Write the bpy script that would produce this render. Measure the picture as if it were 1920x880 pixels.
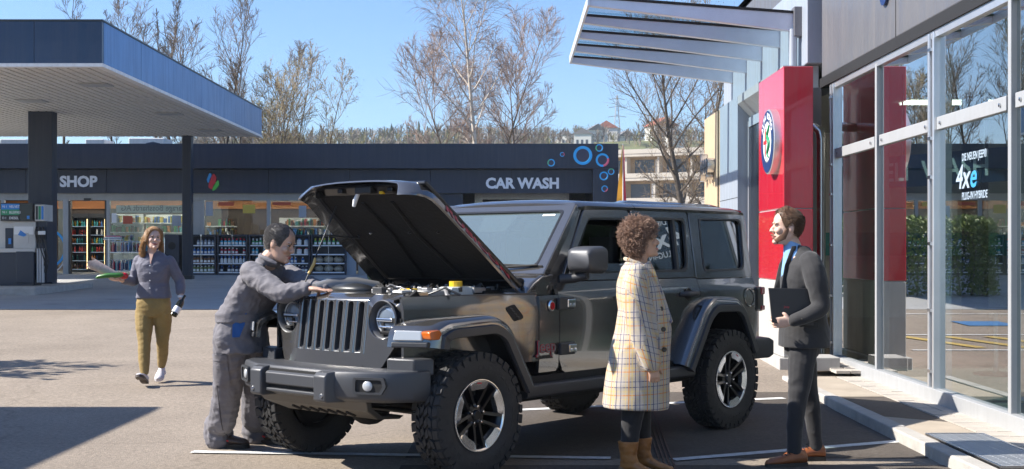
import bpy, bmesh, math, random
from math import sin, cos, pi, radians, sqrt, atan2, hypot
from mathutils import Vector, Matrix, noise
from mathutils.geometry import tessellate_polygon
for o in list(bpy.data.objects): bpy.data.objects.remove(o)
SC = bpy.context.scene
COL = SC.collection
V = Vector
# ---------------------------------------------------------------- camera
F, HZ, CAMZ = 2380.0, 466.5, 1.471          # focal length in photo pixels, horizon row, eye height
cd = bpy.data.cameras.new('camera'); cam = bpy.data.objects.new('camera', cd); COL.objects.link(cam)
cd.sensor_width = 36; cd.lens = F/1920*36; cd.shift_y = (HZ-440)/1920; cd.clip_start = .1; cd.clip_end = 3000
cam.location = (0, 0, CAMZ); cam.rotation_euler = (pi/2, 0, 0); SC.camera = cam
# ---------------------------------------------------------------- world and sun
SUN_EL, SUN_DIR = radians(40), V((1.0, .03))     # direction the shadows fall on the ground
W = bpy.data.worlds.new('World'); SC.world = W; W.use_nodes = True
wn = W.node_tree; wn.nodes.clear()
wo = wn.nodes.new('ShaderNodeOutputWorld'); wb = wn.nodes.new('ShaderNodeBackground'); ws = wn.nodes.new('ShaderNodeTexSky')
ws.sky_type = 'NISHITA'; ws.sun_disc = False; ws.sun_elevation = SUN_EL; ws.air_density = 1.0; ws.dust_density = .6; ws.ozone_density = 1.6
sd = SUN_DIR.normalized()
ws.sun_rotation = atan2(-sd.x, -sd.y)
wb.inputs['Strength'].default_value = .087
wt = wn.nodes.new('ShaderNodeMix'); wt.data_type = 'RGBA'; wt.blend_type = 'MULTIPLY'; wt.inputs[0].default_value = 1; wt.inputs[7].default_value = (.70, .90, 1.18, 1)   # clear deep blue air
wn.links.new(ws.outputs[0], wt.inputs[6]); wn.links.new(wt.outputs[2], wb.inputs[0]); wn.links.new(wb.outputs[0], wo.inputs[0])
sl = bpy.data.lights.new('sun', 'SUN'); sl.energy = 5.0; sl.angle = radians(.53); sl.color = (1, .94, .85)
so = bpy.data.objects.new('sun', sl); COL.objects.link(so)
so.rotation_euler = V((sd.x*cos(SUN_EL), sd.y*cos(SUN_EL), -sin(SUN_EL))).to_track_quat('-Z', 'Y').to_euler()
so.location = (-20, 20, 30)
SC.view_settings.view_transform = 'Standard'; SC.view_settings.look = 'None'; SC.view_settings.gamma = 1
SC.view_settings.exposure = 1.03
SC.render.engine = 'CYCLES'
SC.cycles.use_denoising = True; SC.cycles.max_bounces = 8; SC.cycles.transparent_max_bounces = 24
SC.cycles.glossy_bounces = 5; SC.cycles.transmission_bounces = 6; SC.cycles.caustics_reflective = False; SC.cycles.caustics_refractive = False
# ---------------------------------------------------------------- materials
MT = {}
def mat(name, col, rough=.6, metal=0, var=0, vscale=8, bump=0, bscale=60, coat=0, spec=.5, col2=None, emit=None, estr=0, trans=0, detail=6, sheen=0, sss=0, streak=0):
    if name in MT: return MT[name]
    m = bpy.data.materials.new(name); m.use_nodes = True; MT[name] = m
    nt = m.node_tree; b = nt.nodes['Principled BSDF']
    c = tuple(col)+(1,)
    b.inputs['Base Color'].default_value = c; b.inputs['Roughness'].default_value = rough; b.inputs['Metallic'].default_value = metal
    b.inputs['Specular IOR Level'].default_value = spec; b.inputs['Coat Weight'].default_value = coat; b.inputs['Coat Roughness'].default_value = .03
    if sheen: b.inputs['Sheen Weight'].default_value = sheen
    if trans: b.inputs['Transmission Weight'].default_value = trans
    if sss:
        b.inputs['Subsurface Weight'].default_value = sss; b.inputs['Subsurface Radius'].default_value = (.012, .005, .003); b.inputs['Subsurface Scale'].default_value = 1
    if emit: b.inputs['Emission Color'].default_value = tuple(emit)+(1,); b.inputs['Emission Strength'].default_value = estr
    tc = nt.nodes.new('ShaderNodeTexCoord')
    if var or col2:
        n = nt.nodes.new('ShaderNodeTexNoise'); n.inputs['Scale'].default_value = vscale; n.inputs['Detail'].default_value = detail; n.inputs['Roughness'].default_value = .62
        nt.links.new(tc.outputs['Object'], n.inputs['Vector'])
        r = nt.nodes.new('ShaderNodeValToRGB'); r.color_ramp.elements[0].position = .3; r.color_ramp.elements[1].position = .7
        a = col2 if col2 else [x*(1-var) for x in col]; bb = col if col2 else [min(1, x*(1+var)) for x in col]
        r.color_ramp.elements[0].color = tuple(a)+(1,); r.color_ramp.elements[1].color = tuple(bb)+(1,)
        nt.links.new(n.outputs['Fac'], r.inputs[0]); nt.links.new(r.outputs[0], b.inputs['Base Color'])
    if streak:      # rain streaks and dust: long stains down the panel, and a gloss that varies with them
        mp = nt.nodes.new('ShaderNodeMapping'); mp.inputs['Scale'].default_value = (5, 5, .35); nt.links.new(tc.outputs['Object'], mp.inputs['Vector'])
        n3 = nt.nodes.new('ShaderNodeTexNoise'); n3.inputs['Scale'].default_value = 1.6; n3.inputs['Detail'].default_value = 7; n3.inputs['Roughness'].default_value = .7; nt.links.new(mp.outputs[0], n3.inputs['Vector'])
        r3 = nt.nodes.new('ShaderNodeMapRange'); r3.inputs['From Min'].default_value = .42; r3.inputs['From Max'].default_value = .75; r3.inputs['To Max'].default_value = streak; nt.links.new(n3.outputs['Fac'], r3.inputs['Value'])
        mx = nt.nodes.new('ShaderNodeMix'); mx.data_type = 'RGBA'; nt.links.new(r3.outputs[0], mx.inputs[0]); mx.inputs[7].default_value = (.22, .20, .18, 1)
        if b.inputs['Base Color'].is_linked: nt.links.new(b.inputs['Base Color'].links[0].from_socket, mx.inputs[6])
        else: mx.inputs[6].default_value = c
        nt.links.new(mx.outputs[2], b.inputs['Base Color'])
        ad = nt.nodes.new('ShaderNodeMath'); ad.operation = 'ADD'; ad.inputs[1].default_value = rough; nt.links.new(r3.outputs[0], ad.inputs[0]); nt.links.new(ad.outputs[0], b.inputs['Roughness'])
    if bump:
        n2 = nt.nodes.new('ShaderNodeTexNoise'); n2.inputs['Scale'].default_value = bscale; n2.inputs['Detail'].default_value = 4
        nt.links.new(tc.outputs['Object'], n2.inputs['Vector'])
        bp = nt.nodes.new('ShaderNodeBump'); bp.inputs['Strength'].default_value = bump; bp.inputs['Distance'].default_value = .01
        nt.links.new(n2.outputs['Fac'], bp.inputs['Height']); nt.links.new(bp.outputs[0], b.inputs['Normal'])
    return m
def glass(name, tint=(.9, .95, .95), ior=1.5, refl=1.0, rough=0.0, sky_sheen=0, dcol=(.6, .7, .68)):
    """a pane: lets light straight through with a tint and mirrors by its fresnel"""
    m = bpy.data.materials.new(name); m.use_nodes = True; MT[name] = m; nt = m.node_tree; nt.nodes.clear()
    o = nt.nodes.new('ShaderNodeOutputMaterial'); t = nt.nodes.new('ShaderNodeBsdfTransparent'); g = nt.nodes.new('ShaderNodeBsdfGlossy')
    t.inputs[0].default_value = tuple(tint)+(1,); g.inputs['Roughness'].default_value = rough; g.inputs['Color'].default_value = (1, 1, 1, 1)
    fr = nt.nodes.new('ShaderNodeFresnel'); fr.inputs[0].default_value = ior
    mu = nt.nodes.new('ShaderNodeMath'); mu.operation = 'MULTIPLY'; mu.inputs[1].default_value = refl; mu.use_clamp = True
    mx = nt.nodes.new('ShaderNodeMixShader')
    ge = nt.nodes.new('ShaderNodeNewGeometry'); fb = nt.nodes.new('ShaderNodeMath'); fb.operation = 'SUBTRACT'; fb.inputs[0].default_value = 1; nt.links.new(ge.outputs['Backfacing'], fb.inputs[1])   # only the outer face mirrors
    fm = nt.nodes.new('ShaderNodeMath'); fm.operation = 'MULTIPLY'; nt.links.new(mu.outputs[0], fm.inputs[0]); nt.links.new(fb.outputs[0], fm.inputs[1])
    nt.links.new(fr.outputs[0], mu.inputs[0]); nt.links.new(fm.outputs[0], mx.inputs[0]); nt.links.new(t.outputs[0], mx.inputs[1]); nt.links.new(g.outputs[0], mx.inputs[2])
    out = mx.outputs[0]
    if sky_sheen:        # pale diffuse film standing in for the sky's reflection
        df = nt.nodes.new('ShaderNodeBsdfDiffuse'); df.inputs[0].default_value = tuple(dcol)+(1,); m2 = nt.nodes.new('ShaderNodeMixShader'); m2.inputs[0].default_value = sky_sheen; nt.links.new(out, m2.inputs[1]); nt.links.new(df.outputs[0], m2.inputs[2]); out = m2.outputs[0]
    nt.links.new(out, o.inputs[0])
    return m
# ---------------------------------------------------------------- mesh building
class MB:
    def __init__(s): s.v = []; s.f = []
    def add(s, vs, fs):
        k = len(s.v); s.v += [tuple(p) for p in vs]; s.f += [tuple(i+k for i in f) for f in fs]; return s
    def box(s, x0, x1, y0, y1, z0, z1, M=None):
        p = [V((x, y, z)) for z in (z0, z1) for y in (y0, y1) for x in (x0, x1)]
        if M is not None: p = [M @ q for q in p]
        return s.add(p, [(0, 2, 3, 1), (4, 5, 7, 6), (0, 1, 5, 4), (2, 6, 7, 3), (0, 4, 6, 2), (1, 3, 7, 5)])
    def cbox(s, c, d, M=None):
        return s.box(c[0]-d[0]/2, c[0]+d[0]/2, c[1]-d[1]/2, c[1]+d[1]/2, c[2]-d[2]/2, c[2]+d[2]/2, M)
    def loft(s, rings, cap=True, close=True):
        n = len(rings[0]); vs = [p for r in rings for p in r]; fs = []
        for i in range(len(rings)-1):
            for j in range(n if close else n-1):
                a = i*n+j; b = i*n+(j+1) % n; fs.append((a, b, b+n, a+n))
        if cap and close: fs.append(tuple(range(n))[::-1]); fs.append(tuple((len(rings)-1)*n+j for j in range(n)))
        return s.add(vs, fs)
    def tube(s, pts, rad, n=8, cap=True):
        pts = [V(p) for p in pts]; m = len(pts)
        if not hasattr(rad, '__len__'): rad = [rad]*m
        rings = []; up = None
        for i, p in enumerate(pts):
            t = (pts[min(i+1, m-1)]-pts[max(i-1, 0)])
            if t.length < 1e-9: t = V((0, 0, 1))
            t.normalize()
            if up is None: up = t.orthogonal().normalized()
            else:
                up = up - t*up.dot(t); up = up.normalized() if up.length > 1e-6 else t.orthogonal().normalized()
            w = t.cross(up); rings.append([p+(up*cos(2*pi*j/n)+w*sin(2*pi*j/n))*rad[i] for j in range(n)])
        return s.loft(rings, cap)
    def prism(s, poly, fn, a, b):
        """polygon (list of 2-tuples) extruded between a and b; fn(u, v, w) -> point"""
        n = len(poly); vs = [fn(p[0], p[1], a) for p in poly]+[fn(p[0], p[1], b) for p in poly]
        fs = [tuple(range(n))[::-1], tuple(range(n, 2*n))]+[(i, (i+1) % n, (i+1) % n+n, i+n) for i in range(n)]
        return s.add(vs, fs)
    def ring(s, outer, inner, fn, a, b):
        """frame between two loops of equal length, extruded between a and b"""
        n = len(outer); vs = [fn(p[0], p[1], w) for w in (a, b) for L in (outer, inner) for p in L]; fs = []
        for i in range(n):
            j = (i+1) % n
            fs += [(i, j, n+j, n+i), (2*n+i, 3*n+i, 3*n+j, 2*n+j), (i, 2*n+i, 2*n+j, j), (n+i, n+j, 3*n+j, 3*n+i)]
        return s.add(vs, fs)
    def ellipsoid(s, c, r, M=None, nu=12, nv=8):
        vs = []; fs = []
        for i in range(nv+1):
            th = pi*i/nv
            for j in range(nu):
                ph = 2*pi*j/nu; p = V((r[0]*sin(th)*cos(ph), r[1]*sin(th)*sin(ph), r[2]*cos(th)))
                if M is not None: p = M @ p
                vs.append(p+V(c))
        for i in range(nv):
            for j in range(nu):
                a = i*nu+j; b = i*nu+(j+1) % nu; fs.append((a, a+nu, b+nu, b))
        return s.add(vs, fs)
    def revolve(s, prof, c=(0, 0, 0), axis='z', n=24, a0=0, a1=2*pi):
        """profile of (radius, height) pairs turned about an axis"""
        full = abs(a1-a0-2*pi) < 1e-6; k = n if full else n+1; vs = []; fs = []
        for i in range(k):
            a = a0+(a1-a0)*i/n
            for r, h in prof:
                p = {'z': (r*cos(a), r*sin(a), h), 'y': (r*cos(a), h, r*sin(a)), 'x': (h, r*cos(a), r*sin(a))}[axis]
                vs.append(V(p)+V(c))
        m = len(prof)
        for i in range(n):
            i2 = (i+1) % k
            for j in range(m-1): fs.append((i*m+j, i2*m+j, i2*m+j+1, i*m+j+1))
        return s.add(vs, fs)
    def mesh(s, name, smooth=None):
        me = bpy.data.meshes.new(name); me.from_pydata([tuple(p) for p in s.v], [], s.f)
        bm = bmesh.new(); bm.from_mesh(me); bmesh.ops.recalc_face_normals(bm, faces=bm.faces); bm.to_mesh(me); bm.free()
        if smooth is not None:
            me.shade_smooth()
            if smooth < 180: me.set_sharp_from_angle(angle=radians(smooth))
        return me
    def build(s, name, m, parent=None, loc=None, rz=None, smooth=None, bevel=0, seg=2):
        return link(name, s.mesh(name, smooth), m, parent, loc, rz, bevel, seg)
def link(name, me, m, parent=None, loc=None, rz=None, bevel=0, seg=2):
    if m is not None:
        m = MT[m] if isinstance(m, str) else m
        if not me.materials: me.materials.append(m)
    o = bpy.data.objects.new(name, me); COL.objects.link(o)
    if parent is not None: o.parent = parent
    if loc is not None: o.location = loc
    if rz is not None: o.rotation_euler = (0, 0, rz)
    if bevel:
        b = o.modifiers.new('bevel', 'BEVEL'); b.width = bevel; b.segments = seg; b.limit_method = 'ANGLE'; b.angle_limit = radians(35)
        b.harden_normals = False
    return o
def empty(name, loc=(0, 0, 0), rz=0):
    o = bpy.data.objects.new(name, None); COL.objects.link(o); o.location = loc; o.rotation_euler = (0, 0, rz); o.empty_display_size = .1; return o
def tag(o, label=None, cat=None, group=None, kind=None):
    if label: o['label'] = label
    if cat: o['category'] = cat
    if group: o['group'] = group
    if kind: o['kind'] = kind
    return o
def copy_tree(o, parent=None):
    c = o.copy(); COL.objects.link(c); c.parent = parent
    for ch in o.children: copy_tree(ch, c)
    return c
def B(x0, x1, y0, y1, z0, z1): return MB().box(x0, x1, y0, y1, z0, z1)
def rrect(x0, x1, y0, y1, r, n=5):
    out = []
    for cx, cy, a in ((x1-r, y1-r, 0), (x0+r, y1-r, pi/2), (x0+r, y0+r, pi), (x1-r, y0+r, 1.5*pi)):
        for i in range(n+1): t = a+pi/2*i/n; out.append((cx+r*cos(t), cy+r*sin(t)))
    return out
def rpoly(pts, r, n=5):
    """rounded polygon; r a radius or a list"""
    out = []; m = len(pts)
    for i, p in enumerate(pts):
        p = V(p); a = V(pts[i-1])-p; b = V(pts[(i+1) % m])-p; rr = r[i] if hasattr(r, '__len__') else r
        ang = a.angle(b); d = min(rr/math.tan(ang/2), a.length*.48, b.length*.48); rr = d*math.tan(ang/2)
        A = p+a.normalized()*d; Bp = p+b.normalized()*d
        for k in range(n+1):
            t = k/n; q = A*(1-t)**2+p*2*t*(1-t)+Bp*t*t; out.append((q.x, q.y))
    return out
def text(name, body, m, size, loc, rot, parent=None, ext=.004, bold=0, align='LEFT', sx=1, shear=0, space=1):
    cu = bpy.data.curves.new(name, 'FONT'); cu.body = body; cu.size = size; cu.extrude = ext; cu.offset = bold; cu.align_x = align; cu.shear = shear; cu.space_character = space; cu.resolution_u = 3
    t = bpy.data.objects.new(name, cu); COL.objects.link(t)
    me = bpy.data.meshes.new_from_object(t.evaluated_get(bpy.context.evaluated_depsgraph_get())); bpy.data.objects.remove(t)
    me.name = name
    if sx != 1:
        for v in me.vertices: v.co.x *= sx
    o = bpy.data.objects.new(name, me); COL.objects.link(o); me.materials.clear(); me.materials.append(MT[m] if isinstance(m, str) else m)
    o.location = loc; o.rotation_euler = rot
    if parent is not None: o.parent = parent
    return o
GZ = [(-60, 0), (11.5, 0), (13.4, .05), (25, .33), (32.6, .45), (43, .59), (60, .66), (110, 1.0), (400, 1.2)]
def gz(y):
    for (a, za), (b, zb) in zip(GZ, GZ[1:]):
        if y <= b: return za+(zb-za)*max(0, y-a)/(b-a)
    return GZ[-1][1]
def at(px, py, d):      # the point at distance d that the photo shows in a pixel
    return V(((px-960)/F*d, d, CAMZ+(HZ-py)/F*d))
FACE = (pi/2, 0, 0)     # text that stands upright and faces the camera side (-Y)
FLEFT = (pi/2, 0, -pi/2)  # upright, facing -X
# ================================================================ materials of the setting
def asphalt(name, c1, c2, c3, speck=.5, crack=True):
    m = bpy.data.materials.new(name); m.use_nodes = True; MT[name] = m; nt = m.node_tree; b = nt.nodes['Principled BSDF']; L = nt.links.new
    b.inputs['Roughness'].default_value = .88; b.inputs['Specular IOR Level'].default_value = .3
    tc = nt.nodes.new('ShaderNodeTexCoord')
    def nz(s, d=6, r=.6):
        n = nt.nodes.new('ShaderNodeTexNoise'); n.inputs['Scale'].default_value = s; n.inputs['Detail'].default_value = d; n.inputs['Roughness'].default_value = r; L(tc.outputs['Object'], n.inputs['Vector']); return n.outputs['Fac']
    def ramp(f, p0, p1, a, c):
        r = nt.nodes.new('ShaderNodeValToRGB'); r.color_ramp.elements[0].position = p0; r.color_ramp.elements[1].position = p1; r.color_ramp.elements[0].color = tuple(a)+(1,); r.color_ramp.elements[1].color = tuple(c)+(1,); L(f, r.inputs[0]); return r.outputs[0]
    def mix(t, f, a, c):
        x = nt.nodes.new('ShaderNodeMix'); x.data_type = 'RGBA'; x.blend_type = t
        if hasattr(f, 'links') or hasattr(f, 'is_linked'): L(f, x.inputs[0])
        else: x.inputs[0].default_value = f
        L(a, x.inputs[6]); L(c, x.inputs[7]); return x.outputs[2]
    base = ramp(nz(.55, 8, .65), .35, .65, c1, c2)
    fine = ramp(nz(26, 5, .8), .34, .66, (1-speck,)*3, (1+speck*.5,)*3)
    col = mix('MULTIPLY', 1.0, base, fine)
    vo = nt.nodes.new('ShaderNodeTexVoronoi'); vo.inputs['Scale'].default_value = 95; L(tc.outputs['Object'], vo.inputs['Vector'])
    st = ramp(vo.outputs['Distance'], .0, .55, (1.22, 1.2, 1.16), (.86, .86, .86)); col = mix('MULTIPLY', .75, col, st)
    stain = ramp(nz(1.3, 6, .72), .60, .78, (1, 1, 1), (.76, .75, .74)); col = mix('MULTIPLY', 1.0, col, stain)
    sv = nt.nodes.new('ShaderNodeTexVoronoi'); sv.inputs['Scale'].default_value = .62; sn = nt.nodes.new('ShaderNodeTexNoise'); sn.inputs['Scale'].default_value = 5; sn.inputs['Detail'].default_value = 4; L(tc.outputs['Object'], sn.inputs['Vector']); sm_ = nt.nodes.new('ShaderNodeVectorMath'); sm_.operation = 'MULTIPLY_ADD'; sm_.inputs[1].default_value = (.16, .16, .16); L(sn.outputs['Color'], sm_.inputs[0]); L(tc.outputs['Object'], sm_.inputs[2]); L(sm_.outputs[0], sv.inputs['Vector'])
    oil = ramp(sv.outputs['Distance'], .05, .17, (.66, .64, .62), (1, 1, 1)); col = mix('MULTIPLY', .8, col, oil)      # old oil drips
    if crack:
        v2 = nt.nodes.new('ShaderNodeTexVoronoi'); v2.feature = 'DISTANCE_TO_EDGE'; v2.inputs['Scale'].default_value = .16
        wv = nt.nodes.new('ShaderNodeTexNoise'); wv.inputs['Scale'].default_value = 1.2; wv.inputs['Detail'].default_value = 5; L(tc.outputs['Object'], wv.inputs['Vector'])
        va = nt.nodes.new('ShaderNodeVectorMath'); va.operation = 'ADD'; L(tc.outputs['Object'], va.inputs[0])
        vs = nt.nodes.new('ShaderNodeVectorMath'); vs.operation = 'SCALE'; vs.inputs['Scale'].default_value = .9; L(wv.outputs['Color'], vs.inputs[0]); L(vs.outputs[0], va.inputs[1]); L(va.outputs[0], v2.inputs['Vector'])
        ck = ramp(v2.outputs['Distance'], .0012, .0035, (.55, .53, .5), (1, 1, 1)); col = mix('MULTIPLY', .4, col, ck)
    L(col, b.inputs['Base Color'])
    bp = nt.nodes.new('ShaderNodeBump'); bp.inputs['Strength'].default_value = .5; bp.inputs['Distance'].default_value = .006
    L(vo.outputs['Distance'], bp.inputs['Height']); L(bp.outputs[0], b.inputs['Normal'])
    return m
asphalt('asphalt_tan', (.270, .226, .182), (.345, .290, .235), None, .36)
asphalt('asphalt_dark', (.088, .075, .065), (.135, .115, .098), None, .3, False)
asphalt('forecourt', (.36, .36, .355), (.45, .45, .44), None, .14, True)
mat('kerb_stone', (.42, .40, .37), .85, var=.16, vscale=6, bump=.4, bscale=120)
mat('paver', (.44, .40, .35), .85, var=.14, vscale=3, bump=.4, bscale=110)
mat('road_paint', (.66, .66, .64), .7, var=.2, vscale=16, bump=.3, bscale=90)
mat('yellow_paint', (.50, .36, .10), .7, var=.2, vscale=14)
mat('blue_paint', (.06, .18, .38), .7, var=.15, vscale=14)
mat('grass', (.075, .13, .025), .9, col2=(.11, .12, .04), vscale=.06)
mat('navy_panel', (.014, .023, .045), .42, var=.12, vscale=1.2, coat=.0, streak=0.1)
mat('navy_gloss', (.006, .026, .075), .3, var=.10, vscale=.8, coat=.2, streak=0.1)
mat('canopy_side_skylit', (.07, .20, .43), .3, metal=.6, var=.1, vscale=.7, streak=0.22)  # sky reflection on the fascia side put into a lighter blue
mat('white_trim', (.74, .74, .74), .4, var=.05, vscale=3, streak=0.25)
mat('soffit', (.60, .575, .54), .5, var=.07, vscale=2.5, streak=0.35)
mat('alu', (.66, .67, .69), .32, metal=.75, var=.06, vscale=4)
mat('alu_white', (.38, .39, .40), .42, metal=.15, var=.04, vscale=4, streak=0.2)
mat('steel', (.55, .56, .58), .25, metal=1, var=.06, vscale=5)
mat('dark_metal', (.035, .037, .04), .4, metal=.3, var=.1, vscale=6)
mat('black_gap', (.012, .012, .013), .7)
mat('panel_grey', (.17, .168, .18), .36, metal=.35, var=.04, vscale=1.5, streak=0.3)
mat('panel_light', (.36, .405, .47), .38, metal=.2, var=.05, vscale=1.5, streak=0.25)
mat('fin_metal', (.70, .75, .83), .35, metal=.3, var=.06, vscale=3)
mat('bronze', (.34, .29, .21), .4, metal=.3, var=.06, vscale=4)
mat('wood_panel', (.50, .37, .24), .6, var=.08, vscale=5)
mat('red_panel', (.56, .008, .03), .16, coat=.6, var=.04, vscale=2, streak=0.16)
mat('grey_plinth', (.42, .41, .39), .55, var=.06, vscale=4, streak=0.35)
mat('door_dark', (.016, .018, .022), .15, var=.1, vscale=3)
mat('white', (.8, .8, .8), .5)
mat('letter_white', (.78, .80, .84), .45)
mat('ink_blue', (.01, .03, .12), .4)
mat('ink_green', (.0, .22, .09), .45)
mat('ink_red', (.6, .02, .02), .45)
mat('interior_white', (.80, .80, .78), .7, var=.04, vscale=2)
mat('interior_floor', (.42, .40, .36), .3, var=.1, vscale=2)
mat('teal', (.05, .36, .36), .4)
glass('shop_glass', (.82, .87, .87), 1.52, 2.4)
glass('pane_glass', (.62, .72, .715), 1.52, 3.0)
glass('roof_glass', (.80, .88, .90), 1.5, 1.0)
# ================================================================ ground, paths, markings
def sheet(name, m, x0, x1, ys, dz, nx=2, kind='structure'):
    mb = MB(); n = nx+1
    vs = [(x0+(x1-x0)*i/nx, y, gz(y)+dz) for y in ys for i in range(n)]
    mb.add(vs, [(r*n+i, r*n+i+1, (r+1)*n+i+1, (r+1)*n+i) for r in range(len(ys)-1) for i in range(nx)])
    o = mb.build(name, m); o['kind'] = kind; return o
ylist = [-40, 0, 6, 11.5, 13.4, 19, 25, 32.6, 43, 60, 80, 110, 400]
sheet('ground', 'asphalt_tan', -260, 260, ylist, 0, 8)
def ysub(a, b): return [a]+[y for y in ylist if a < y < b]+[b]
sheet('forecourt', 'forecourt', -34, 30, ysub(24.2, 60), .004, 4)
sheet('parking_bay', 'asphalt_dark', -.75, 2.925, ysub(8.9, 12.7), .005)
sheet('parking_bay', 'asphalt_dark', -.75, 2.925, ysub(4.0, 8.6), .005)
def line(name, a, b, w, m='road_paint', dz=.009, lab=None):
    a = V(a); b = V(b); t = (b-a).normalized(); nrm = V((-t.y, t.x))*w/2; k = 10
    mb = MB(); vs = []
    for i in range(k+1):
        p = a.lerp(b, i/k)
        for q in (p-nrm, p+nrm): vs.append((q.x, q.y, gz(q.y)+dz))
    mb.add(vs, [(2*i, 2*i+1, 2*i+3, 2*i+2) for i in range(k)])
    o = mb.build(name, m); o['kind'] = 'structure'; return o
def gp(px, py, z=0):
    d = (CAMZ-z)*F/(py-HZ); return ((px-960)/F*d, d)
line('bay_marking', gp(360, 849), gp(1145, 861), .10)
line('bay_marking', gp(1262, 864), gp(1690, 829), .10)
line('bay_marking', gp(930, 772), gp(1470, 750, .01), .10)
# yellow hatched bay and the blue disabled field behind the car (the showroom glass mirrors them)
for i in range(5): line('hatch_marking', (-1.1+i*.62, 17.0), (-.55+i*.62, 18.6), .18, 'yellow_paint', .010)
line('bay_marking', (-2.2, 16.7), (2.4, 16.7), .10); line('bay_marking', (-2.2, 18.9), (2.4, 18.9), .10); line('bay_marking', (-2.6, 23.0), (2.4, 23.0), .10)
o = line('disabled_bay', (-.5, 20.9), (.3, 20.9), .9, 'blue_paint', .010)
# reddish stripes beside the coat, built as made-up thin rails, no real drain
mat('stripe_brown', (.10, .062, .050), .8, metal=.3, var=.3, vscale=30)
a0, a1 = V(gp(1215, 770)), V(gp(1262, 905)); tt = (a1-a0).normalized(); nn = V((-tt.y, tt.x))
dr = empty('brown_stripes', (a0.x, a0.y, 0)); tag(dr, 'reddish brown stripes, added as thin rails on the asphalt by the tan boots', 'stripes')
for k in range(4):
    mb = MB(); q0 = nn*(k*.03-.045); q1 = q0+(a1-a0)
    mb.add([(q0.x-nn.x*.007, q0.y-nn.y*.007, .008), (q0.x+nn.x*.007, q0.y+nn.y*.007, .008), (q1.x+nn.x*.007, q1.y+nn.y*.007, .008), (q1.x-nn.x*.007, q1.y-nn.y*.007, .008)]*1, [(0, 1, 2, 3)])
    b2 = [(x, y, .013) for x, y, z in mb.v]; mb.add(b2, [(0, 1, 2, 3)]); mb.f += [(0, 1, 5, 4), (1, 2, 6, 5), (2, 3, 7, 6), (3, 0, 4, 7)]
    mb.build('rail', 'stripe_brown', dr)
# pavement in front of the showroom: raised bed, granite kerb stones, paver strip
FX = 3.83
o = B(3.06, FX+.3, 2.0, 13.75, -.1, .080).build('pavement', 'asphalt_dark'); o['kind'] = 'structure'  # dark base between the tan patches stands in for a cast shadow
mat('pave_sunlit', (.40, .34, .27), .9, var=.12, vscale=3, bump=.5, bscale=150)
o2 = MB().add([(3.06, 11.9, .084), (FX-.34, 11.9, .084), (FX-.34, 13.75, .084), (3.06, 13.75, .084)], [(0, 1, 2, 3)]).build('sunlit_patch', 'pave_sunlit', o)  # tan where sun falls: the lit ground is put into the colour
o2 = MB().add([(3.06, 9.15, .084), (FX-.34, 9.15, .084), (FX-.34, 10.15, .084), (3.06, 10.5, .084)], [(0, 1, 2, 3)]).build('sunlit_patch', 'pave_sunlit', o)
y = 2.0; rnd = random.Random(4); k = 0
kb = empty('kerb', (2.99, 2, 0)); tag(kb, 'granite kerb edging the raised pavement before the showroom', 'kerb')
while y < 13.7:
    l = .98; e = min(y+l, 13.75)
    MB().cbox((0, (y+e)/2-2, .03+rnd.uniform(-.003, .003)), (.13+rnd.uniform(-.004, .004), e-y-.008, .13)).build('stone', 'kerb_stone', kb, bevel=.012); y = e
pv = empty('paver_strip', (FX-.17, 2, .08)); tag(pv, 'strip of pale square pavers along the foot of the showroom glass', 'pavers')
pm = MB().cbox((0, 0, 0), (.15, .235, .03)).mesh('paver')
y = 8.0
while y < 15:
    for s in (-1, 1):
        q = link('paver', pm, 'paver', pv, (s*.08, y-2, (gz(y) if y > 13.75 else 0)-.004+rnd.uniform(-.002, .003))); 
    y += .243
mat('galvanised', (.52, .54, .56), .5, metal=.2, var=.1, vscale=20)
gr = empty('entrance_grating', (3.06, 8.0, .085)); tag(gr, 'galvanised steel walk-off grating let into the pavement', 'grating')
B(.02, FX-3.06-.34, 0, 1.42, 0, .004).build('tray', 'black_gap', gr)
MB().ring([(.01, -.01), (FX-3.06-.33, -.01), (FX-3.06-.33, 1.43), (.01, 1.43)], [(.03, .01), (FX-3.06-.35, .01), (FX-3.06-.35, 1.41), (.03, 1.41)], lambda u, v, w: (u, v, w), .001, .018).build('frame', 'steel', gr)
bar = B(.03, FX-3.06-.35, -.007, .007, .004, .016).mesh('bar')
for i in range(30): link('bar', bar, 'galvanised', gr, (0, .03+i*.0467, 0))
cr = B(-.003, .003, .01, 1.41, .004, .012).mesh('cross_bar')
for i in range(6): link('cross_bar', cr, 'galvanised', gr, (.05+i*.07, 0, 0))
# ================================================================ showroom with glass front
sh = empty('showroom', (FX, 8, 0)); tag(sh, 'glass-fronted car showroom with grey sign band and aluminium mullions', 'building')
def S(mb, name, m, **k): 
    o = mb.build(name, m, sh, **k); o.matrix_parent_inverse = Matrix.Translation((-FX, -8, 0)); return o
S(B(FX+.12, 15, 1, 22.3, -.1, .088), 'floor', 'interior_floor')
S(B(FX+.31, 15, 1, 22.29, 3.50, 3.62), 'ceiling', 'interior_white')
S(B(15, 15.2, 1, 22.3, 0, 5.6), 'wall', 'interior_white')
S(B(FX+.02, 15.2, 22.3, 22.5, 0, 5.6), 'wall', 'interior_white')
S(B(FX+.02, 15.2, 1, 22.5, 5.45, 5.6), 'roof', 'dark_metal')
S(B(FX-.02, FX+.3, 1, 15.62, 3.56, 5.6), 'sign_band', 'panel_grey', bevel=.02)
for yy in (6.2, 9.4, 12.6): S(B(FX-.024, FX-.02, yy-.006, yy+.006, 3.57, 5.59), 'joint', 'black_gap')
S(B(FX-.05, FX+.25, 1, 15.6, 3.44, 3.555), 'head_strip', 'black_gap')
S(B(FX-.03, FX+.09, 1, 15.15, 3.37, 3.438), 'head_rail', 'alu')
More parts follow.
